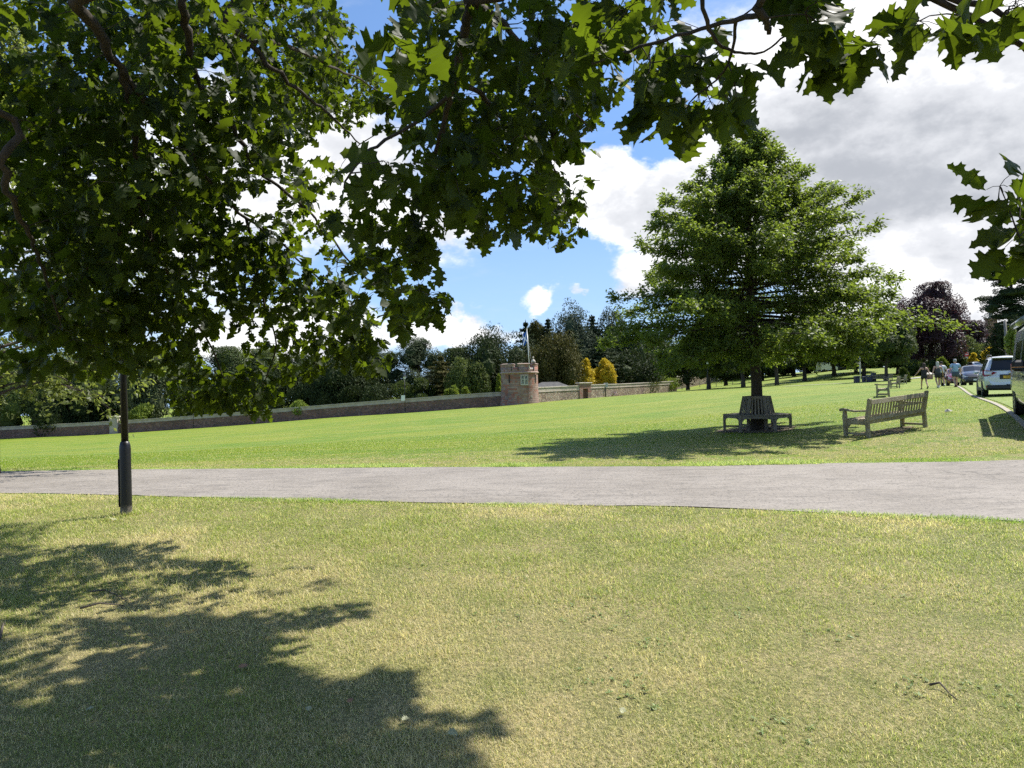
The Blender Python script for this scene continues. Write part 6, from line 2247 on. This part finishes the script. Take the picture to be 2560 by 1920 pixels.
T_HI, T_LO = leaf_template(HALF_HI), leaf_template(HALF_LO)


def place_leaves(base, axis, normal, size, rg, tmpl, curl=.42, fold=.30):
    Vt, Ft = tmpl
    k, m = len(base), len(Vt)
    axis = unit(axis)
    normal = unit(normal - axis * (normal * axis).sum(1, keepdims=True))
    side = np.cross(normal, axis)
    u, w = Vt[:, 0][None, :, None], Vt[:, 1][None, :, None]
    c = (curl * rg.uniform(-.4, 1.6, k))[:, None, None]
    fo = (fold * rg.uniform(-.6, 1.5, k))[:, None, None]
    tw = (rg.normal(0, .25, k))[:, None, None]
    wid = rg.uniform(.80, 1.12, k)[:, None, None]
    hgt = -c * u ** 2 + fo * np.abs(w) + tw * w * u + .035 * np.sin(8 * u + 7 * w + np.arange(k)[:, None, None]) + .05 * np.sin(3.1 * u + np.arange(k)[:, None, None] * 1.7) * w * 2
    V = base[:, None] + size[:, None, None] * (u * axis[:, None] + w * wid * side[:, None] + hgt * normal[:, None])
    F = (np.arange(k) * m)[:, None, None] + Ft[None]
    return V.reshape(-1, 3), F.reshape(-1, 4)


def overhead_oak():
    rg = np.random.default_rng(21)
    root = np.array([-4.3, -1.6, h(-4.3, -1.6)])
    o = thing('oak_tree', 'big oak overhead with pointed lobed leaves hanging across the top of the view', 'tree', root)
    mb = MB()
    nodes = []          # (point, radius, branch id)

    def limb(pts, r0, r1, k=8):
        """smooth curve through the points; keeps its nodes for the twigs"""
        pts = [np.array(p, float) for p in pts]
        q = []
        for i in range(len(pts) - 1):
            p0, p1, p2, p3 = pts[max(i - 1, 0)], pts[i], pts[i + 1], pts[min(i + 2, len(pts) - 1)]
            for t in np.linspace(0, 1, 5)[:-1]:
                q.append(.5 * ((2 * p1) + (p2 - p0) * t + (2 * p0 - 5 * p1 + 4 * p2 - p3) * t ** 2 + (3 * p1 - p0 - 3 * p2 + p3) * t ** 3))
        q.append(pts[-1])
        q = np.array(q)
        q[1:-1] += rg.normal(0, .35, (len(q) - 2, 3)) * min(r0, .03)
        rr = np.linspace(r0, r1, len(q)) * rg.uniform(.9, 1.1, len(q))
        mb.tube([p - root for p in q], list(rr), k, caps=True)
        for p, r in zip(q, rr):
            nodes.append((p, r))
        return q

    def S(*pts):
        return [P(*p) for p in pts]
    fork = np.array([-4.0, -.9, 3.0])
    mb.tube([(0, 0, -.4), (0, 0, .15), (.05, .1, 1.2), tuple(fork - root), (.3, .6, 5.5), (.4, .8, 8.5)], [.52, .40, .32, .28, .20, .08], 16)
    lead = np.array([-3.4, 1.2, 3.75])
    A = limb([fork, lead] + S((150, -90, 4.2), (181, 8, 4.5), (236, 59, 4.7), (270, 131, 4.9), (304, 169, 5.05)), .052, .026, 10)
    limb(S((304, 169, 5.05), (318, 219, 5.2), (337, 337, 5.5), (348, 443, 5.8), (346, 523, 6.0), (295, 590, 6.2), (219, 675, 6.4), (160, 760, 6.6)), .030, .009)
    limb(S((346, 523, 6.0), (392, 612, 6.3), (426, 692, 6.6), (470, 780, 6.9), (520, 850, 7.2), (560, 950, 7.5)), .022, .006)
    limb(S((304, 169, 5.05), (371, 262, 5.4), (422, 304, 5.7), (464, 350, 5.9), (498, 422, 6.2), (548, 485, 6.5), (616, 548, 6.8), (700, 610, 7.0), (790, 690, 7.2), (880, 790, 7.3)), .027, .006)
    limb(S((616, 548, 6.8), (640, 650, 7.0), (660, 760, 7.2), (690, 860, 7.4), (660, 960, 7.6)), .016, .005)
    limb([fork, (-3.2, 1.6, 4.3)] + S((430, -120, 4.9), (451, 0, 5.1), (466, 76, 5.3), (477, 143, 5.5), (491, 202, 5.7), (519, 240, 5.9), (561, 295, 6.1), (599, 350, 6.3), (641, 422, 6.5), (709, 477, 6.7), (759, 519, 6.8), (823, 590, 7.0), (900, 680, 7.0), (990, 760, 6.9)), .040, .006)
    limb([(-3.2, 1.6, 4.3)] + S((520, -100, 5.4), (561, 55, 5.7), (612, 97, 5.9), (684, 173, 6.1), (751, 232, 6.4), (802, 270, 6.6), (844, 304, 6.8), (900, 360, 7.0)), .034, .006)
    limb(S((612, 97, 5.9), (700, 110, 6.6), (800, 150, 7.4), (880, 190, 8.2), (950, 230, 9.0)), .03, .006)
    limb([fork, (-2.2, .4, 3.9)] + S((1190, -120, 3.3), (1177, 0, 3.5), (1160, 84, 3.7), (1143, 169, 3.9), (1130, 236, 4.05), (1105, 321, 4.2), (1080, 413, 4.4), (1063, 498, 4.55), (1050, 560, 4.65)), .038, .006)
    limb(S((1143, 200, 3.95), (1198, 236, 4.3), (1248, 287, 4.7), (1312, 342, 5.2), (1358, 371, 5.5), (1410, 480, 5.9), (1430, 580, 6.2)), .018, .005)
    limb(S((1130, 236, 4.05), (1050, 300, 4.1), (960, 350, 4.0), (900, 400, 3.8), (860, 470, 3.7)), .014, .005)
    limb(S((1105, 321, 4.2), (1170, 400, 4.3), (1250, 480, 4.4), (1290, 560, 4.6)), .012, .004)
    limb(S((1177, 0, 3.5), (1260, 60, 4.0), (1340, 160, 4.6), (1420, 260, 5.2), (1480, 330, 5.6)), .022, .006)
    limb([fork, (-2.0, -.2, 3.5), (-.4, .6, 3.25)] + S((1880, -160, 1.95), (1898, 0, 2.05), (1910, 50, 2.1), (1922, 86, 2.15)), .026, .007)
    limb(S((1898, 38, 2.1), (1807, 57, 2.3), (1692, 91, 2.5), (1572, 125, 2.7), (1480, 160, 2.9)), .009, .004, 6)
    limb(S((1740, -60, 2.2), (1759, 19, 2.25), (1778, 86, 2.3), (1811, 120, 2.35), (1864, 134, 2.4), (1912, 129, 2.4), (1962, 91, 2.4)), .008, .003, 6)
    limb(S((1840, 52, 2.25), (1838, 90, 2.3), (1820, 160, 2.4), (1790, 200, 2.5), (1740, 240, 2.55)), .006, .003, 6)
    limb([(-.4, .6, 3.25)] + S((2000, -150, 2.0), (2150, -60, 2.0), (2300, -20, 2.0), (2440, 10, 2.0), (2520, 30, 2.0)), .02, .006, 6)
    limb(S((2300, -20, 2.0), (2560, 120, 2.1), (2640, 300, 2.15), (2600, 440, 2.2), (2540, 500, 2.2)), .01, .004, 6)
    limb([fork, (-4.2, 1.5, 3.2)] + S((-60, 250, 4.4), (0, 405, 4.6), (25, 498, 4.8), (55, 557, 5.0), (84, 612, 5.2), (120, 700, 5.5), (150, 800, 5.8)), .034, .008)
    limb([(-3.2, 1.6, 4.3), (-3.0, 4.0, 5.6), (-2.4, 6.0, 6.0)] + S((620, -60, 8.0), (780, 60, 9.0)), .06, .008)
    limb([(-2.2, .4, 3.9), (-1.0, 2.6, 5.0), (.2, 4.0, 5.2), (1.2, 5.0, 5.0)], .05, .01)
    limb([(-3.4, 1.2, 3.75), (-3.4, 3.5, 5.3), (-3.4, 5.5, 6.0), (-3.2, 7.5, 6.2)], .06, .01)
    limb([(-3.4, 1.2, 3.75), (-5.0, 3.0, 4.6), (-6.5, 5.0, 5.0)], .06, .01)
    nd = np.array([p for p, r in nodes])
    # leafy masses: x, y, half width, half height (photo seen 2212 wide), nearest and farthest distance, amount, leaf length
    mass = [
        (150, 120, 230, 170, 4.6, 8, 1.5, .14), (400, 90, 190, 140, 4.8, 8, 1.5, .14), (600, 70, 130, 110, 6, 9.5, 1.5, .12), (110, 330, 190, 170, 4.8, 8, 1.5, .14), (320, 330, 170, 150, 5, 8, 1.5, .14), (510, 290, 130, 120, 5.5, 8, 1.4, .13),
        (600, 220, 130, 100, 7, 10, 1.1, .12), (710, 200, 115, 85, 8.5, 11, 1.3, .10), (770, 190, 60, 60, 9, 11, 1.0, .10), (690, 90, 70, 80, 8, 10, 1.0, .11), (100, 560, 170, 160, 5, 8.5, 1.5, .14), (280, 560, 170, 150, 5.3, 8.3, 1.5, .13), (430, 545, 120, 90, 6, 8, 1.3, .13),
        (420, 420, 110, 80, 6, 8, 1.3, .13), (560, 590, 110, 95, 6.3, 8, 1.2, .12), (150, 720, 180, 100, 5.8, 8.4, 1.6, .13), (330, 715, 140, 75, 6, 8, 1.3, .13), (470, 650, 90, 60, 6.3, 8, .9, .12), (640, 560, 110, 110, 6.3, 7.8, .65, .11), (690, 690, 115, 80, 6.4, 7.6, 1.25, .12),
        (590, 740, 60, 50, 7, 8, .6, .11), (775, 760, 75, 46, 6.6, 7.4, 1.8, .115), (800, 640, 100, 90, 5.4, 7, 1.3, .15), (870, 560, 80, 90, 4.6, 6, 1.2, .15), (900, 640, 55, 70, 4.4, 5.6, 1.3, .14), (510, 840, 72, 46, 7.2, 8, 1.7, .115), (425, 850, 62, 42, 7.2, 8, 1.7, .115), (565, 868, 38, 30, 7.4, 8, 2.0, .115), (640, 780, 60, 45, 7, 7.8, .9, .11), (380, 790, 60, 50, 7, 8, .9, .12), (600, 420, 90, 80, 6, 8, .5, .12),
        (250, 760, 60, 40, 7, 8, .8, .12), (700, 420, 60, 60, 6, 8, .5, .12),
        (1000, 70, 130, 85, 3.4, 5, 1.4, .16), (830, 60, 95, 65, 2.1, 2.8, 1.0, .17), (1160, 90, 120, 90, 3.3, 5.5, 1.3, .15), (990, 210, 115, 100, 4.2, 6.5, 1.3, .13), (1130, 240, 130, 110, 4.2, 6.3, 1.3, .13), (1200, 370, 70, 110, 4.6, 6.2, 1.2, .12), (1060, 400, 130, 90, 3.6, 5, 1.4, .15),
        (930, 370, 100, 95, 3.7, 5, 1.1, .16), (800, 375, 105, 52, 3.2, 4.2, 1.0, .17), (800, 450, 80, 55, 4, 5.5, 1.0, .15), (1010, 480, 95, 42, 3.9, 5, 1.3, .15), (880, 480, 60, 50, 4, 5.2, 1.0, .15), (1205, 475, 55, 62, 5.8, 6.4, 1.5, .095), (1120, 470, 60, 40, 5.4, 6.3, 1.0, .10), (1255, 240, 65, 55, 5.4, 6.3, 1.2, .10),
        (860, 250, 60, 50, 5, 7, 1.0, .12), (1230, 150, 90, 80, 3.6, 5.5, 1.1, .14), (1090, 330, 90, 60, 4.5, 6, 1.0, .12),
        (1340, 130, 110, 85, 2.5, 3.5, 1.25, .15), (1480, 200, 130, 85, 2.5, 3.1, 1.5, .13), (1590, 215, 50, 60, 2.3, 2.8, 1.4, .14), (1555, 262, 50, 26, 2.35, 2.7, 1.3, .14), (1400, 40, 110, 50, 2.6, 3.6, 1.2, .14), (1500, 90, 60, 45, 2.6, 3.2, .7, .14), (1300, 30, 100, 45, 3, 4, 1.2, .14),
        (1700, 25, 80, 42, 2.0, 2.5, 1.5, .125), (1790, 55, 115, 66, 1.9, 2.4, 1.8, .125), (1850, 120, 60, 34, 1.95, 2.3, 1.5, .12), (1950, 40, 70, 50, 1.8, 2.2, 1.4, .13), (2075, 36, 60, 45, 1.75, 2.1, 1.2, .14), (2195, 60, 32, 70, 1.8, 2.1, 1.0, .13), (2175, 450, 44, 32, 1.95, 2.2, 1.0, .13), (2200, 520, 30, 46, 1.95, 2.15, 1.2, .13),
    ]
    Bh, Ah, Nh, Sh = [], [], [], []
    Bl, Al, Nl, Sl = [], [], [], []
    k0 = 2560.0 / 2212.0
    clusters = []
    for x, y, rx, ry, d0, d1, amt, s in mass:
        Dm = .5 * (d0 + d1)
        lpx = s * F_PX / Dm
        area = math.pi * rx * ry * k0 * k0
        ncl = max(2, int(round(amt * 1.42 * area / (.22 * lpx * lpx) / 5.2)))
        for _ in range(ncl):
            a, r = rg.uniform(0, 6.28), math.sqrt(rg.random()) * 1.0
            D = rg.uniform(d0, d1)
            clusters.append((P((x + rx * r * math.cos(a)) * k0, (y + ry * r * math.sin(a)) * k0 - .25 * lpx, D), s))
    # crown above the view: it shades the lawn and the leaves below it
    sunv = np.array(sdir)

    def inside(x, y, poly):
        c = False
        for i in range(len(poly)):
            (x0, y0), (x1, y1) = poly[i - 1], poly[i]
            if (y0 > y) != (y1 > y) and x < (x1 - x0) * (y - y0) / (y1 - y0) + x0:
                c = not c
        return c
    shade = [(-300, 1190), (0, 1172), (480, 1192), (560, 1215), (700, 1240), (740, 1280), (835, 1312), (740, 1360), (760, 1420), (640, 1500), (950, 1432), (880, 1490), (830, 1530), (1050, 1590), (1010, 1625), (1140, 1655), (1180, 1900), (-300, 1900)]
    fleck = [(330, 1640, 120, 50, .6), (120, 1480, 120, 40, .6), (520, 1430, 70, 30, .5), (860, 1560, 60, 24, .6), (190, 1300, 190, 40, .75), (180, 1400, 200, 50, .6), (640, 1330, 70, 22, .5), (700, 1480, 75, 55, .6), (330, 1520, 80, 45, .6), (650, 1600, 110, 45, .5), (110, 1600, 90, 40, .4), (420, 1440, 70, 25, .4)]
    made = 0
    grp = []
    for _ in range(12000):
        if made >= 1050:
            break
        if not grp or rg.random() < .28:
            x, y = rg.uniform(-250, 1180), 1172 + 680 * rg.random() ** .8
        else:
            gx_, gy_ = grp[rg.integers(0, len(grp))]
            x, y = gx_ + rg.normal(0, 60), gy_ + rg.normal(0, 22)
        if not inside(x, y, shade):
            continue
        if any(((x - fx) / frx) ** 2 + ((y - fy) / fry) ** 2 < 1 and rg.random() < pr_ for fx, fy, frx, fry, pr_ in fleck):
            continue
        if rg.random() > .35 + .65 * (y > 1330):
            continue
        g0 = G(x * k0, y * k0) if y < 1655 else P(x * k0, y * k0, EYE * F_PX / (y * k0 - 960)) * np.array([1, 1, 0])
        q = g0 + sunv * (rg.uniform(4.9, 6.9) / sunv[2])
        u, v = proj(q)
        if -60 < u < 2620 and v > -60:
            q = g0 + sunv * (rg.uniform(6.4, 7.6) / sunv[2])
            u, v = proj(q)
            if -60 < u < 2620 and v > -60:
                continue
        grp.append((x, y)); made += 1
        clusters.append((q, .165))
    for c, r, ncl in (((1.9, 3.1, 4.5), (.7, .5, .4), 34), ((2.4, 3.4, 5.1), (.6, .5, .4), 26), ((1.2, 2.6, 4.2), (.5, .4, .3), 18), ((-2.4, 6.6, 7.2), (2.6, 2.6, .8), 260), ((-4.6, -1.0, 7.0), (2.6, 2.6, 1.6), 120), ((-3.0, 1.0, 6.8), (2.0, 2.0, 1.2), 80), ((-2.2, 5.0, 6.0), (1.6, 1.2, .6), 70), ((3.1, 2.9, 4.9), (.5, .5, .3), 18)):
        for _ in range(ncl):
            d = unit(rg.normal(0, 1, 3)) * rg.random() ** .4
            q = np.array(c) + d * np.array(r)
            u, v = proj(q)
            if q[1] > 1 and -60 < u < 2620 and v > -70:
                continue
            clusters.append((q, .145))
    # twigs grow outwards: every cluster joins the nearest limb or an earlier twig
    allp = np.empty((len(nd) + 4 * len(clusters), 3)); allp[:len(nd)] = nd; cnt = len(nd)
    allr = np.empty(len(allp)); allr[:len(nd)] = [r for p, r in nodes]
    d0_ = [np.min(np.linalg.norm(nd - c, axis=1)) for c, s in clusters]
    for ci in np.argsort(d0_):
        c, s = clusters[ci]
        dist = np.linalg.norm(allp[:cnt] - c, axis=1)
        j = int(np.argmin(dist))
        p0 = allp[j]
        L = dist[j]
        out = unit(c - p0) if L > .05 else np.array([0, .5, -.5])
        if L > .04:
            m1 = p0 + (c - p0) * .4 + rg.normal(0, .06, 3) * L + np.array([0, 0, .06 * L]); m2 = p0 + (c - p0) * .75 + rg.normal(0, .05, 3) * L + np.array([0, 0, .03 * L])
            r0 = min(.003 + .005 * L, .012, allr[j])
            mb.tube([p0 - root, m1 - root, m2 - root, c - root], [r0, r0 * .75, r0 * .55, .0020], 5 if c[1] < 4 else 4, caps=False)
            for q_, r_ in ((m1, r0 * .75), (m2, r0 * .6), (c, .0028)):
                allp[cnt] = q_; allr[cnt] = r_; cnt += 1
        Dc = max(c[1], .5)
        nl = int(rg.integers(4, 7))
        a0 = rg.uniform(0, 6.28)
        e1 = unit(np.cross(out, np.array([.3, .2, 1.0]))); e2 = np.cross(out, e1)
        for q in range(nl):
            a = a0 + 6.28 * q / nl + rg.normal(0, .25)
            rad = e1 * math.cos(a) + e2 * math.sin(a)
            ax = rad * rg.uniform(.5, 1.1) + out * rg.uniform(.1, .8) + np.array([0, 0, -1.0]) * rg.uniform(.05, .95)
            ax = unit(ax)
            pet = ax * .18 * s * rg.uniform(.6, 1.3)
            nr = np.array([0, 0, 1.0]) * rg.uniform(.2, 1) + out * .3 + rg.normal(0, .55, 3) + unit(rad) * .3
            sz = s * rg.uniform(.62, 1.18)
            tgt = (Bh, Ah, Nh, Sh) if Dc < 5.2 else (Bl, Al, Nl, Sl)
            b = c + rg.normal(0, .012, 3) + pet - out * rg.uniform(0, .35) * s * (q % 3 == 0)
            tgt[0].append(b - root); tgt[1].append(ax); tgt[2].append(nr); tgt[3].append(sz)
            if Dc < 4.5:
                mb.tube([c - root, (c + b) / 2 - root + np.array([0, 0, .004]), b - root], [.0012, .001, .001], 3, caps=False, smooth=False)
    mb.build('trunk', M_BARK_OAK, o)
    Vh, Fh = place_leaves(np.array(Bh), np.array(Ah), np.array(Nh), np.array(Sh), rg, T_HI)
    Vl, Fl = place_leaves(np.array(Bl), np.array(Al), np.array(Nl), np.array(Sl), rg, T_LO)
    np_mesh('crown', np.concatenate([Vh, Vl]), np.concatenate([Fh, Fl + len(Vh)]), M_REDOAK, o, smooth=True)
    print('overhead oak: near leaves', len(Bh), 'far leaves', len(Bl), 'clusters', len(clusters))


overhead_oak()

# ------------------------------------------------------------------ small leaved tree at the left, behind the oak leaves
M_BIRCH = leaf_mat('birch_leaf', (.065, .088, .024), (.125, .150, .045), (.34, .40, .07), .45, .45, .35)
def left_tree():
    rg = np.random.default_rng(33)
    b = G(-60, 1215); b = np.array([-11.2, 15.2, 0]); b[2] = h(b[0], b[1])
    o = thing('birch_tree', 'tree with small pale leaves at the left edge, behind the oak leaves', 'tree', b)
    mb = MB()
    mb.tube([(0, 0, -.4), (0, 0, .2), (.05, 0, 2), (.0, .1, 4.5), (.1, 0, 7.5), (.05, 0, 10.5)], [.24, .17, .15, .12, .07, .015], 12)
    Pt, Ax, Nr = [], [], []
    for i in range(130):
        z = 1.6 + 8.6 * ((i + rg.random()) / 130)
        a = i * 2.39996 + rg.normal(0, .3)
        Lb = np.interp(z, [1.4, 3, 5.5, 8, 10.5], [2.7, 3.7, 4.0, 3.0, .6]) * rg.uniform(.6, 1.1)
        pts = [np.array([math.cos(a) * Lb * s, math.sin(a) * Lb * s, z + .45 * Lb * s - .55 * Lb * s ** 2.2]) for s in np.linspace(0, 1, 6)]
        mb.tube(pts, [(.010 + .008 * Lb) * (1 - .9 * s) for s in np.linspace(0, 1, 6)], 5, caps=False)
        pts = np.array(pts)
        for _ in range(int(9 + 6 * Lb)):
            f = 5 * (.2 + .8 * rg.random() ** .8); k = min(int(f), 4); p0 = pts[k] + (pts[k + 1] - pts[k]) * (f - k)
            ln = rg.uniform(.3, .9)
            d = unit(np.array([math.cos(a), math.sin(a), 0]) * .4 + rg.normal(0, .55, 3) + np.array([0, 0, -.55]))
            p1 = p0 + d * ln
            if rg.random() < .5:
                mb.tube([p0, (p0 + p1) / 2 + np.array([0, 0, .04]), p1], [.005, .004, .0015], 3, caps=False, smooth=False)
            nl = int(rg.integers(8, 15))
            q = rg.random((nl, 1))
            Pt.append(p0 + (p1 - p0) * q + rg.normal(0, .05, (nl, 3))); Ax.append(d + rg.normal(0, .6, (nl, 3)) + np.array([0, 0, -.4])); Nr.append(rg.normal(0, .6, (nl, 3)) + np.array([0, 0, .8]))
    mb.build('trunk', M_BARK, o)
    Pt, Ax, Nr = map(np.concatenate, (Pt, Ax, Nr))
    V, F = leaf_faces(Pt, Nr, np.full(len(Pt), .105), rg, .78, .1, Ax, .6)
    np_mesh('crown', V, F, M_BIRCH, o)
    print('birch leaves', len(Pt))


left_tree()

# ------------------------------------------------------------------ small things on the lawn
M_TWIG = mat("dead_twig", (.10, .08, .06), (.06, .048, .036), 10, rough=.9)


def twig(label, pts, r):
    p0 = G(*pts[0])
    o = thing('fallen_twig', label, 'twig', p0, group='fallen twigs')
    P_ = [G(*q) - p0 + np.array([0, 0, .02 + .012 * math.sin(i * 2.1)]) for i, q in enumerate(pts)]
    MB().tube(P_, [r * (1 - .6 * i / (len(P_) - 1)) for i in range(len(P_))], 6).build('stem', M_TWIG, o)
    return o


twig('thin curved twig lying in the tree shade, upper of the two dark twigs', [(225, 1487), (262, 1489), (296, 1492), (316, 1513)], .008)
twig('straight dark twig lying in the tree shade, lower of the two dark twigs', [(200, 1529), (250, 1523), (310, 1520)], .009)
twig('pale bent twig on the sunlit grass near the bottom corner', [(2325, 1727), (2350, 1737), (2375, 1745), (2392, 1764)], .007)
twig('short dark twig sticking up at the edge of the frame in the shade', [(0, 1610), (6, 1590), (10, 1570)], .01)
M_FALLEN = mat("fallen_leaf_pale", (.30, .31, .17), (.22, .22, .11), 30, rough=.6)
M_FALLENB = mat("fallen_leaf_brown", (.30, .16, .08), (.20, .10, .05), 30, rough=.7)
rgm = np.random.default_rng(77)
for px, py, sz, m_, lab in ((1119, 1856, .075, M_FALLEN, 'pale green fallen leaf in the shade at the bottom'), (768, 1796, .06, M_FALLEN, 'whitish fallen leaf left of the pale green one'), (1022, 1812, .06, M_FALLEN, 'pale fallen leaf at the sunlit edge of the shade'), (868, 1767, .05, M_FALLENB, 'orange brown fallen leaf in the shade'),
                             (236, 1790, .05, M_FALLEN, 'tiny white scrap in the shade near the bottom left'), (620, 1678, .09, M_FALLENB, 'buff fallen leaf lying in the middle of the shade'), (1553, 1816, .06, M_FALLEN, 'whitish fallen leaf on the sunlit grass at the bottom'), (292, 1305, .14, M_FALLEN, 'pale stone chip beside the lamp post foot')):
    q = G(px, py)
    V, F = place_leaves(np.zeros((1, 3)), np.array([[math.cos(px), math.sin(px), .15]]), np.array([[.2, -.3, 1.0]]), np.array([sz * .75]), rgm, T_LO)
    o = np_mesh('fallen_leaf' if 'stone' not in lab else 'stone_chip', V, F, m_)
    o.location = q + np.array([0, 0, .022])
    tag(o, lab, 'leaf' if 'stone' not in lab else 'stone', 'fallen leaves on the lawn' if 'stone' not in lab else None)
# broad leaved weeds in the lawn
M_WEED = leaf_mat('weed_leaf', (.13, .20, .05), (.22, .28, .09), (.18, .26, .05), .3, .5, .3)
Bw, Aw, Nw, Sw = [], [], [], []
for px, py, k, sp_ in ((1490, 1500, 16, .16), (1510, 1560, 14, .14), (1640, 1612, 12, .10), (1560, 1725, 22, .16), (2080, 1594, 9, .08), (1840, 1530, 8, .08), (2260, 1705, 9, .07), (1960, 1840, 10, .08), (2500, 1740, 9, .1), (1290, 1440, 8, .1), (1230, 1560, 8, .12), (1960, 1480, 6, .1), (2200, 1500, 7, .1), (1060, 1420, 8, .12), (760, 1540, 7, .1), (1900, 1340, 8, .14), (2440, 1480, 8, .12)):
    c = G(px, py)
    for _ in range(k):
        q = c[:2] + rgm.normal(0, sp_, 2)
        z = h(q[0], q[1])
        for r_ in range(int(rgm.integers(3, 7))):
            a = rgm.uniform(0, 6.28)
            Bw.append((q[0], q[1], z + .008)); Aw.append((math.cos(a), math.sin(a), rgm.uniform(.15, .6))); Nw.append((-math.cos(a) * .4, -math.sin(a) * .4, 1)); Sw.append(rgm.uniform(.014, .034))
OV = leaf_template([(0, .03), (.3, .16), (.6, .20), (.85, .12), (1.0, 0)])
V, F = place_leaves(np.array(Bw), np.array(Aw), np.array(Nw), np.array(Sw), rgm, OV)
tag(np_mesh('weeds', V, F, M_WEED), 'broad leaved weeds scattered in the near lawn', 'weeds', kind='stuff')
# daisies / clover flecks on the lawn beyond the path
# a scrap of pale litter near the bench
lq = G(2371, 1031)
lo = thing('litter_scrap', 'small pale scrap of litter on the grass right of the nearest bench', 'litter', lq)
MB().add([(-.12, -.03, .01), (.02, -.06, .03), (.13, .0, .05), (.05, .07, .09), (-.08, .05, .06), (-.02, 0, .10)], [(0, 1, 5), (1, 2, 5), (2, 3, 5), (3, 4, 5), (4, 0, 5)]).build('scrap', mat("pale_litter", (.45, .43, .38), (.2, .2, .18), 20, rough=.8), lo)
